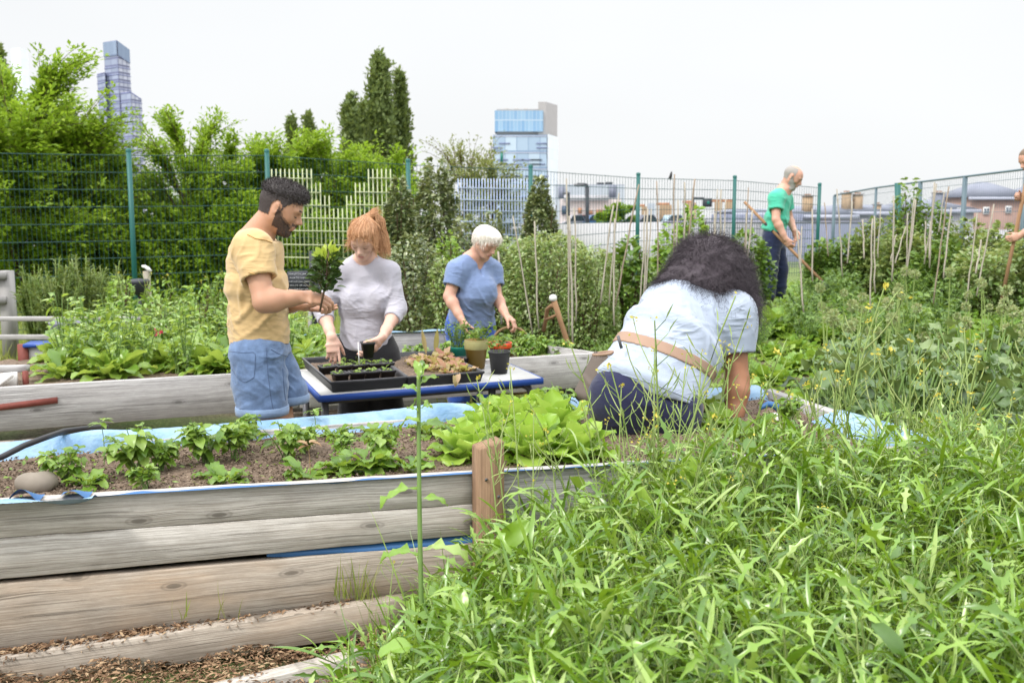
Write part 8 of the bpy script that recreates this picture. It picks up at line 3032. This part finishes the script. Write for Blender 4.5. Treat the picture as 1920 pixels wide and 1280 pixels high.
# tall shrubs along the second fence
for k, (px, yt, w, Y, mt, n, cn) in enumerate(((1705, 342, 70, 13.0, 'potato', 900, .45), (1745, 380, 80, 12.8, 'potato', 1300, .2), (1650, 415, 110, 13.4, 'pale_bush', 2400, .2), (1815, 418, 110, 13.2, 'pale_bush', 2400, .2), (1880, 425, 110, 12.4, 'pale_bush', 2600, .15), (1590, 445, 90, 13.6, 'potato', 1800, .2),
                                                  (1700, 430, 120, 12.6, 'pale_bush', 2600, .2), (1930, 440, 110, 11.8, 'variegated', 2200, .1), (1770, 455, 110, 12.0, 'potato', 2200, .1), (1845, 470, 110, 11.4, 'variegated', 2400, .1), (1540, 455, 60, 13.5, 'potato', 1200, .2))):
    shrub('tall_plant', ('tall thin leaved plant reaching above the second fence rail', 'leafy plant just right of the tallest plant', 'grey green bush left of the tallest plant', 'bushy plant in front of the fence post with the grey top', 'bushy plant before the brick house', 'leafy bush behind the hoe handle',
                         'dense green bush below the tallest plant', 'pale bush at the right edge behind the tool shaft', 'green bush in the middle of the bean canes', 'pale feathery bush left of the tool shaft', 'narrow green bush right of the hoeing man')[k], 'plant', px, yt, w, Y, M[mt], n, .085, .026, None, cn, None, 0, False, .6)


def cabbage():
    n = 24
    i_ = np.arange(n)
    a = i_ * 2.4 + rng.uniform(-.4, .4, n)
    el = np.linspace(.15, 1.35, n)
    D = np.stack([np.cos(a) * np.cos(el), np.sin(a) * np.cos(el), np.sin(el)], 1)
    V = leaves(D * .02, D, UP * .6 - D * A(1, 1, 0) * .8, .16 * rng.uniform(.7, 1.15, n), np.linspace(.055, .04, n), pr_spoon, 6, np.linspace(1.1, .3, n), .2, 5, .012, 12)
    return pl('salad_plant', 'bright green leafy salad plant in the rows below the hoeing man', 'salad plant', [('leaves', V, M['spinach'])], 'salad plants in rows on the right plot')


CB = Kind([cabbage for _ in range(4)])
random.seed(15)
for k in range(62):
    Y = random.uniform(5.9, 10.6)
    px = random.uniform(1400, 1570) if k < 38 else random.uniform(1560, 1940)
    if k >= 38:
        Y = random.uniform(7.6, 11.0)
    CB.place(gp(px, Y), random.uniform(.7, 1.25))
for px, Y, sc, lb in ((1805, 9.0, 2.1, 'very large pale cabbage like plant near the foot of the tool shaft'), (1870, 9.6, 1.7, 'large leafy cabbage plant just right of the tool shaft'), (1442, 10.2, 1.9, 'upright frilly salad plant at the feet of the hoeing man'), (1735, 9.2, 1.6, 'flat grey green leafy cabbage left of the largest one')):
    CB.place(gp(px, Y), sc, lb).pop('group', None)


def allium():
    h = 1.0
    st = stems([A(0, 0, 0)], [A(.03, 0, .5)], [A(random.uniform(-.08, .08), random.uniform(-.08, .08), 1)], .007, .006, 6, 5)
    e_ = st[0][-1] * A(1, 1, 0) + A(0, 0, 1.0)
    n = 70
    d = rdir(n)
    V = leaves_s(e_ + d * .025, d, rdir(n), .040, .013)
    return pl('allium_head', 'pale round allium seed head on a stalk in the right plot', 'seed head', [('stem', st, M['weed_stem']), ('head', V, M['seedhead'])], 'allium seed heads in the right plot')


AL = Kind([allium for _ in range(4)])
for k in range(66):
    Y = random.uniform(5.2, 9.0)
    px = random.uniform(1540, 1930) if k > 20 else random.uniform(1540, 1720)
    p = gp(px, Y)
    AL.place(p, random.uniform(.55, .85))


def squash():
    n = 105
    a = rng.uniform(0, 6.28, n)
    hh = rng.uniform(.12, .74, n)
    rr = rng.uniform(.05, .30, n)
    P2 = np.stack([rr * np.cos(a), rr * np.sin(a), hh], 1)
    st = stems(np.zeros((n, 3)), P2 * A(.3, .3, .6), P2, .006, .004, 4, 5)
    D = np.stack([np.cos(a), np.sin(a), rng.uniform(-.9, .5, n)], 1)
    V = leaves(P2, D, UP + rdir(n) * .8, rng.uniform(.05, .095, n), rng.uniform(.018, .036, n), lambda t: max(.05, math.sin(math.pi * min(1, (t + .06) ** .8)) ** .6) if t < 1 else .05, 7, rng.uniform(.2, 1.0, n), .18, 7, .012, 9)
    return pl('squash_plant', 'dark broad leaved plant right of the end of the near bed', 'squash plant', [('stems', st, M['stalk']), ('leaves', V, M['squash'])], 'dark broad leaved plants beside the near bed')


SQ = Kind([squash for _ in range(4)])
random.seed(4)
for k in range(26):
    Y = random.uniform(4.35, 5.9)
    px = random.uniform(1640, 1990) if k > 5 else random.uniform(1600, 1700)
    SQ.place(gp(px, Y), random.uniform(.9, 1.3))
# dry brown bush between the salad rows and the dark leaves
c = gp(1598, 4.9)
S_, V = bushy(420, .62, .16, .07, .016, pr_lance, 34, 3, (.5, 1.6), .4, -.5, .1)
rt = thing('dried_plant', 'dried brown bush standing just behind the end plank of the near bed', 'plant', tuple(c))
mk('stems', S_[0] + c, S_[1], None, M['dry'], rt, True)
mk('leaves', V[0] + c, V[1], None, M['dry'], rt, True)
# leeks
def leek():
    n = 9
    a = np.where(np.arange(n) % 2, 0, math.pi) + rng.normal(0, .3, n)
    D = np.stack([np.cos(a) * .3, np.sin(a) * .3, np.ones(n)], 1)
    V = leaves(np.zeros((n, 3)), D, np.stack([-np.cos(a), -np.sin(a), np.full(n, .3)], 1), rng.uniform(.4, .75, n), .016, pr_grass, 8, rng.uniform(-1.1, -.2, n), .5)
    return pl('leek_plant', 'blue green upright leek among the alliums', 'leek', [('leaves', V, M['leek'])], 'blue green leeks in the right plot')


LK = Kind([leek for _ in range(3)])
for px, Y in ((1762, 5.9), (1830, 5.7), (1845, 6.0), (1875, 5.5), (1802, 6.3), (1900, 5.8), (1690, 6.2), (1720, 6.0), (1840, 6.6)):
    LK.place(gp(px, Y), random.uniform(.8, 1.15))
# undergrowth that nobody could count
n = 18000
x = rng.uniform(.8, 9, n); y = rng.uniform(5.2, 15, n)
ok = (x / y > .05) & (x / y < .68)
x, y = x[ok], y[ok]
P = np.stack([x, y, gz(x, y) + rng.uniform(0, .12, len(x))], 1)
V, Q = leaves(P, rdir(len(x), .1, .9), rdir(len(x), .3, 1), rng.uniform(.05, .12, len(x)), rng.uniform(.010, .03, len(x)), pr_ovate, 2, .6, .25)
o = kind(mk('undergrowth', V, Q, None, M['spinach'], None, True), 'stuff', 'low mixed green undergrowth covering the soil of the right plot')
o['category'] = 'undergrowth'
# straw on the path behind the chard bed
n = 2600
px = rng.uniform(1060, 1215, n); yy = rng.uniform(7.0, 8.8, n)
P = np.stack([(px - 960) / F * yy, yy, gz((px - 960) / F * yy, yy) + rng.uniform(0, .03, n)], 1)
V, Q = leaves_s(P, rdir(n, -.2, .2), rdir(n, .5, 1), rng.uniform(.03, .09, n), rng.uniform(.004, .010, n), .4)
M['straw'] = m_leaf('straw', [(.30, .20, .12), (.48, .36, .22), (.60, .48, .32)], .1, .8)
o = kind(mk('straw', V, Q, None, M['straw'], None), 'stuff', 'straw and wood chips spread on the path by the garden fork')
o['category'] = 'straw'

# canes
canes = [(962, 405, 992, 582, 9.4), (1003, 415, 1008, 575, 9.2), (935, 472, 940, 580, 8.6), (1063, 335, 1066, 570, 9.6), (1068, 405, 1073, 600, 9.0), (1077, 390, 1080, 560, 9.6), (1150, 385, 1130, 532, 9.2), (1160, 362, 1145, 530, 9.6), (1152, 410, 1151, 570, 9.0), (1197, 346, 1163, 528, 9.4),
         (1210, 396, 1202, 545, 9.4), (1215, 392, 1208, 530, 9.6), (1222, 392, 1212, 520, 9.8), (1231, 340, 1234, 500, 10.2), (1264, 327, 1264, 495, 10.4), (1272, 375, 1268, 490, 10), (1284, 342, 1282, 450, 10.6), (1302, 336, 1290, 460, 10.6), (1286, 400, 1280, 480, 10.2), (1345, 355, 1340, 460, 11), (1352, 356, 1350, 470, 11), (1360, 374, 1358, 450, 11.4),
         (1404, 352, 1392, 520, 10.6), (1400, 400, 1397, 530, 10.2), (1411, 395, 1398, 515, 10.4), (1340, 400, 1338, 470, 10.8), (1524, 392, 1523, 500, 11.5), (1495, 430, 1504, 555, 10.2), (1503, 425, 1502, 480, 11), (1546, 380, 1551, 460, 12), (1570, 355, 1578, 485, 11.6), (1598, 378, 1590, 470, 12), (1618, 412, 1620, 470, 12), (1636, 410, 1632, 550, 10),
         (1640, 405, 1640, 520, 10.8), (1652, 390, 1647, 465, 12), (1676, 368, 1673, 495, 11.2), (1698, 425, 1682, 480, 11), (1702, 400, 1700, 485, 11.6), (1714, 372, 1702, 488, 11.2), (1718, 375, 1706, 470, 11.6), (1752, 342, 1744, 470, 11.8), (1756, 345, 1738, 465, 12), (1779, 350, 1756, 525, 10.6), (1783, 390, 1772, 495, 11), (1770, 360, 1762, 420, 12.2),
         (1833, 400, 1815, 535, 10), (1864, 383, 1838, 520, 10.6), (1840, 450, 1832, 500, 11), (1735, 415, 1735, 465, 11.8), (1745, 415, 1742, 470, 11.5), (1680, 440, 1672, 480, 11.8)]
for k, (x0, y0, x1, y1, Y) in enumerate(canes):
    a0, a1 = at(x0, y0, Y), at(x1, y1, Y - .25)
    a1 = a1 + (a1 - a0) * .25
    m = MB()
    r = random.choice((.0065, .0075, .009))
    pts = [a0 + (a1 - a0) * t for t in np.linspace(0, 1, 7)]
    pts = [p + A(random.uniform(-.006, .006), 0, 0) for p in pts]
    m.tube(pts, r, 7)
    dark = x0 in (1197, 1302, 1264, 1779, 1231, 1404, 1546)
    for t in np.linspace(.12, .9, 5):
        p = a0 + (a1 - a0) * t
        m.tube([p, p + (a1 - a0) * .004], r * 1.25, 7)
    o = mk('bamboo_cane', np.concatenate(m.V), np.concatenate(m.Q), np.concatenate(m.T), M['cane_d' if dark else 'cane'], None, True, None, a1)
    tag(o, 'dark weathered bamboo cane standing in the vegetable plot' if dark else 'pale thin bamboo cane standing in the vegetable plot', 'bamboo cane', 'dark garden canes' if dark else 'pale garden canes')
# ---------------------------------------------------------------- grass beyond the fence and by the rails
n = 26000
y = 8.2 + rng.uniform(0, 1, n) ** 1.3 * 13
x = rng.uniform(-.60, .02, n) * y
P = np.stack([x, y, gz(x, y)], 1)
D = np.stack([rng.normal(0, .3, n), rng.normal(0, .3, n), np.ones(n)], 1)
V, Q = leaves(P, D, rdir(n, -.1, .1), rng.uniform(.08, .30, n), rng.uniform(.004, .009, n), pr_grass, 3, rng.uniform(.2, 1.2, n), .2)
o = kind(mk('meadow_grass', V, Q, None, M['lawn'], None, True), 'stuff', 'bright rough grass around and beyond the green fence at the left')
o['category'] = 'grass'


# ---------------------------------------------------------------- trees
def tree(label, px, ytop, pxw, Y, mat, nshoot=230, L=.085, W=.021, per=44, upw=.9, z0=.25, name='tree', slen=(.5, 1.25), sparse=1.0, core=None, cat_='tree', peaks=None):
    tp = at(px, ytop, Y)
    zb = float(gz(tp[0], tp[1]))
    H = tp[2] - zb
    r = pxw / 2 / F * Y * .86
    c = A(tp[0], Y, zb)
    rt = thing(name, label, cat_, tuple(c))
    m = MB()
    top = c + A(r * .1, 0, H * .72)
    tr = [c, c + A(.05, 0, H * .25), c + A(-.02, .05, H * .5), top]
    m.tube(tr, [.035 * H * .6, .026 * H * .6, .016 * H * .6, .006 * H], 9)
    lim = []
    nl = 16
    for k in range(nl):
        t = .12 + .8 * k / nl
        s0 = c + A(0, 0, H * .68 * t)
        az = k * 2.4 + random.uniform(-.3, .3)
        zz = z0 * H + (H * (.88 - z0)) * random.uniform(max(0, t - .1), min(1, t + .25))
        prof_ = math.sqrt(max(.1, 1 - ((zz / H - .42) / .62) ** 2))
        e_ = c + A(math.cos(az) * r * .78 * prof_, math.sin(az) * r * .78 * prof_, zz)
        mid = (s0 + e_) / 2 + A(0, 0, .12 * H * random.uniform(.2, .8))
        lim.append((s0, mid, e_))
        m.tube(bez(s0, mid, e_, np.linspace(0, 1, 6)), np.linspace(.012 * H * .6, .003 * H, 6), 6)
    m.build('trunk', M['bark'], rt, True)
    ns = nshoot
    li = rng.integers(0, nl, ns)
    S0 = np.array([lim[i][0] for i in li]); S1 = np.array([lim[i][1] for i in li]); S2 = np.array([lim[i][2] for i in li])
    t = rng.uniform(.3, 1, ns)
    Q0 = bez(S0, S1, S2, t)
    outw = nrm((Q0 - c) * A(1, 1, 0) + 1e-6)
    rel = (Q0[:, 2] - zb) / H
    D = outw * rng.uniform(.3, 1.1, ns)[:, None] + A(0, 0, 1) * (upw * (.35 + 1.2 * rel))[:, None] + rdir(ns) * .45
    D = nrm(D)
    ln = rng.uniform(*slen, ns) * (H / 4.5) * (.75 + .5 * rel)
    mz = zb + H * (1 - .30 * rng.uniform(0, 1, ns) ** 2)
    ln = np.clip(np.minimum(ln, (mz - Q0[:, 2]) / np.maximum(D[:, 2], .05)), .12, None)
    E = Q0 + D * ln[:, None]
    Mi = (Q0 + E) / 2 + A(0, 0, 1) * (ln * .12)[:, None]
    E = E + outw * (ln * .15)[:, None] - A(0, 0, 1) * (ln * .04)[:, None]
    sv = stems(Q0, Mi, E, .011 * H / 4.5, .003, 4, 3)
    mk('branches', sv[0], sv[1], None, M['bark'], rt, True)
    k = np.repeat(np.arange(ns), per)
    N_ = len(k)
    tt = rng.uniform(.05, 1.02, N_)
    P = bez(Q0[k], Mi[k], E[k], tt)
    tg = nrm(E[k] - Q0[k])
    sd = nrm(np.cross(tg, A(0, 0, 1)) + rng.normal(0, .35, (N_, 3)))
    sg = np.where(rng.uniform(0, 1, N_) < .5, -1, 1)[:, None]
    P = P + sd * sg * .03 + rng.normal(0, .045 * H / 4.5, (N_, 3))
    Dl = nrm(sd * sg * .8 + tg * .7 + rng.normal(0, .25, (N_, 3)))
    Nl = nrm(A(0, 0, 1) + rng.normal(0, .45, (N_, 3)))
    s_ = rng.uniform(.55, 1.15, N_)
    V = leaves_s(P, Dl, Nl, L * s_, W * s_)
    mk('crown', V[0], V[1], None, mat, rt)
    return rt


EL = 'elm'
tree('big bright green elm filling the upper left corner', 8, 88, 330, 16.0, M['elm'], 860, .105, .027, 60, .6)
tree('bright elm standing between the big elm and the skyscraper', 128, 176, 185, 17.0, M['elm'], 420, .10, .026, 56, .6)
tree('loose branched green tree just right of the skyscraper', 347, 202, 170, 18.0, M['elm'], 250, .095, .024, 46)
tree('green tree right of the loose branched one above the head of the man', 440, 240, 150, 18.6, M['elm'], 260, .095, .024, 48)
tree('bright rounded tree behind the second fence post', 525, 236, 150, 19.0, M['elm'], 280, .10, .025, 50)
tree('bright tree behind the cream trellis below the poplars', 620, 240, 150, 19.4, M['elm'], 280, .10, .025, 50)
tree('low bright tree right of the trellis at the third fence post', 712, 272, 130, 18.6, M['elm'], 240, .10, .025, 48)
tree('dark understorey tree behind the fence at the left', 95, 300, 330, 18.5, M['elm_dark'], 480, .12, .034, 54, .4, .02)
tree('dark understorey tree behind the fence between posts', 300, 320, 280, 19.5, M['elm_dark'], 460, .12, .034, 54, .4, .02)
tree('dark understorey tree behind the man in yellow', 470, 330, 260, 20.0, M['elm_dark'], 440, .12, .034, 54, .4, .02)
tree('dark understorey tree behind the cream trellis', 650, 335, 240, 20.5, M['elm_dark'], 420, .12, .034, 54, .4, .02)
tree('thin airy olive tree left of the glass tower', 870, 246, 140, 26.0, M['sparse'], 170, .10, .022, 22, .8, .25)
tree('small olive leaved branchy tree before the lower left of the glass tower', 925, 258, 75, 25.0, M['sparse'], 130, .12, .03, 36, .4, .15)
tree('rounded dark tree at the end of the car park', 1160, 376, 66, 58.0, M['elm_dark'], 130, .26, .08, 40, .4, .1)

for px, yt, wd_, Y, lb in ((40, 385, 150, 16.2, 'bright leafy bush low behind the fence at the far left'), (130, 400, 130, 16.6, 'leafy bush behind the fence left of the first green post'), (205, 375, 110, 16.9, 'leafy bush just left of the first green post behind the fence'),
                           (300, 390, 130, 17.2, 'leafy bush behind the fence right of the first green post'), (385, 375, 120, 17.4, 'leafy bush behind the fence left of the man in yellow'), (460, 365, 110, 17.6, 'leafy bush behind the head of the man in yellow'),
                           (580, 385, 120, 17.9, 'leafy bush behind the left half of the cream trellis'), (680, 375, 120, 18.0, 'leafy bush behind the right half of the cream trellis')):
    shrub('bush', lb, 'bush', px, yt, wd_, Y, M['elm'], 5200, .11, .03, 0, .3, None, 0, True, .5, 1.0, .3)


def poplar(label, px, ytop, pxw, Y, n=6500):
    tp = at(px, ytop, Y)
    H = tp[2]
    r = pxw / 2 / F * Y
    c = A(tp[0], Y, 0)
    rt = thing('poplar_tree', label, 'tree', tuple(c))
    m = MB(); m.tube([c, c + A(0, 0, H * .5), c + A(0, 0, H * .97)], [.16, .1, .02], 8); m.build('trunk', M['bark'], rt, True)
    # upright plumes
    np_ = 95
    az = rng.uniform(0, 6.28, np_)
    zb = rng.uniform(.0, .86, np_)
    pr_ = (1.02 - zb / .9) ** .75 * 1.25
    rad = r * .72 * pr_ * rng.uniform(.35, 1, np_)
    P0 = c + np.stack([rad * .55 * np.cos(az), rad * .55 * np.sin(az), zb * H], 1)
    P2 = P0 + np.stack([rad * .6 * np.cos(az), rad * .6 * np.sin(az), np.minimum(H * .16, (1.0 - zb) * H) * rng.uniform(.7, 1.0, np_)], 1)
    k = rng.integers(0, np_, n)
    t = rng.uniform(0, 1, n)
    P = P0[k] + (P2[k] - P0[k]) * t[:, None] + rng.normal(0, 1, (n, 3)) * (r * .17 * (1 - t * .6))[:, None] * A(1, 1, 1.3)
    V = leaves_s(P, nrm(rdir(n) + A(0, 0, .9)), rdir(n), rng.uniform(.16, .34, n), rng.uniform(.05, .09, n))
    mk('crown', V[0], V[1], None, M['poplar'], rt)
    return rt


poplar('tallest dark poplar right of centre left above the low trees', 712, 97, 112, 48, 12000)
poplar('second tallest slim poplar just right of the tallest one', 750, 124, 70, 49, 7500)
poplar('shorter poplar left of the tallest one', 657, 170, 84, 47, 8000)
poplar('small poplar top left of the group, nearer the skyscraper', 546, 212, 52, 50, 3500)
poplar('small poplar top beside the other small one', 578, 208, 60, 51, 4200)
poplar('poplar filling the gap low between the two big poplars and the shorter one', 684, 190, 80, 50, 6500)
poplar('dark conifer tip peeking in at the upper left corner', -6, 74, 60, 40, 3500)
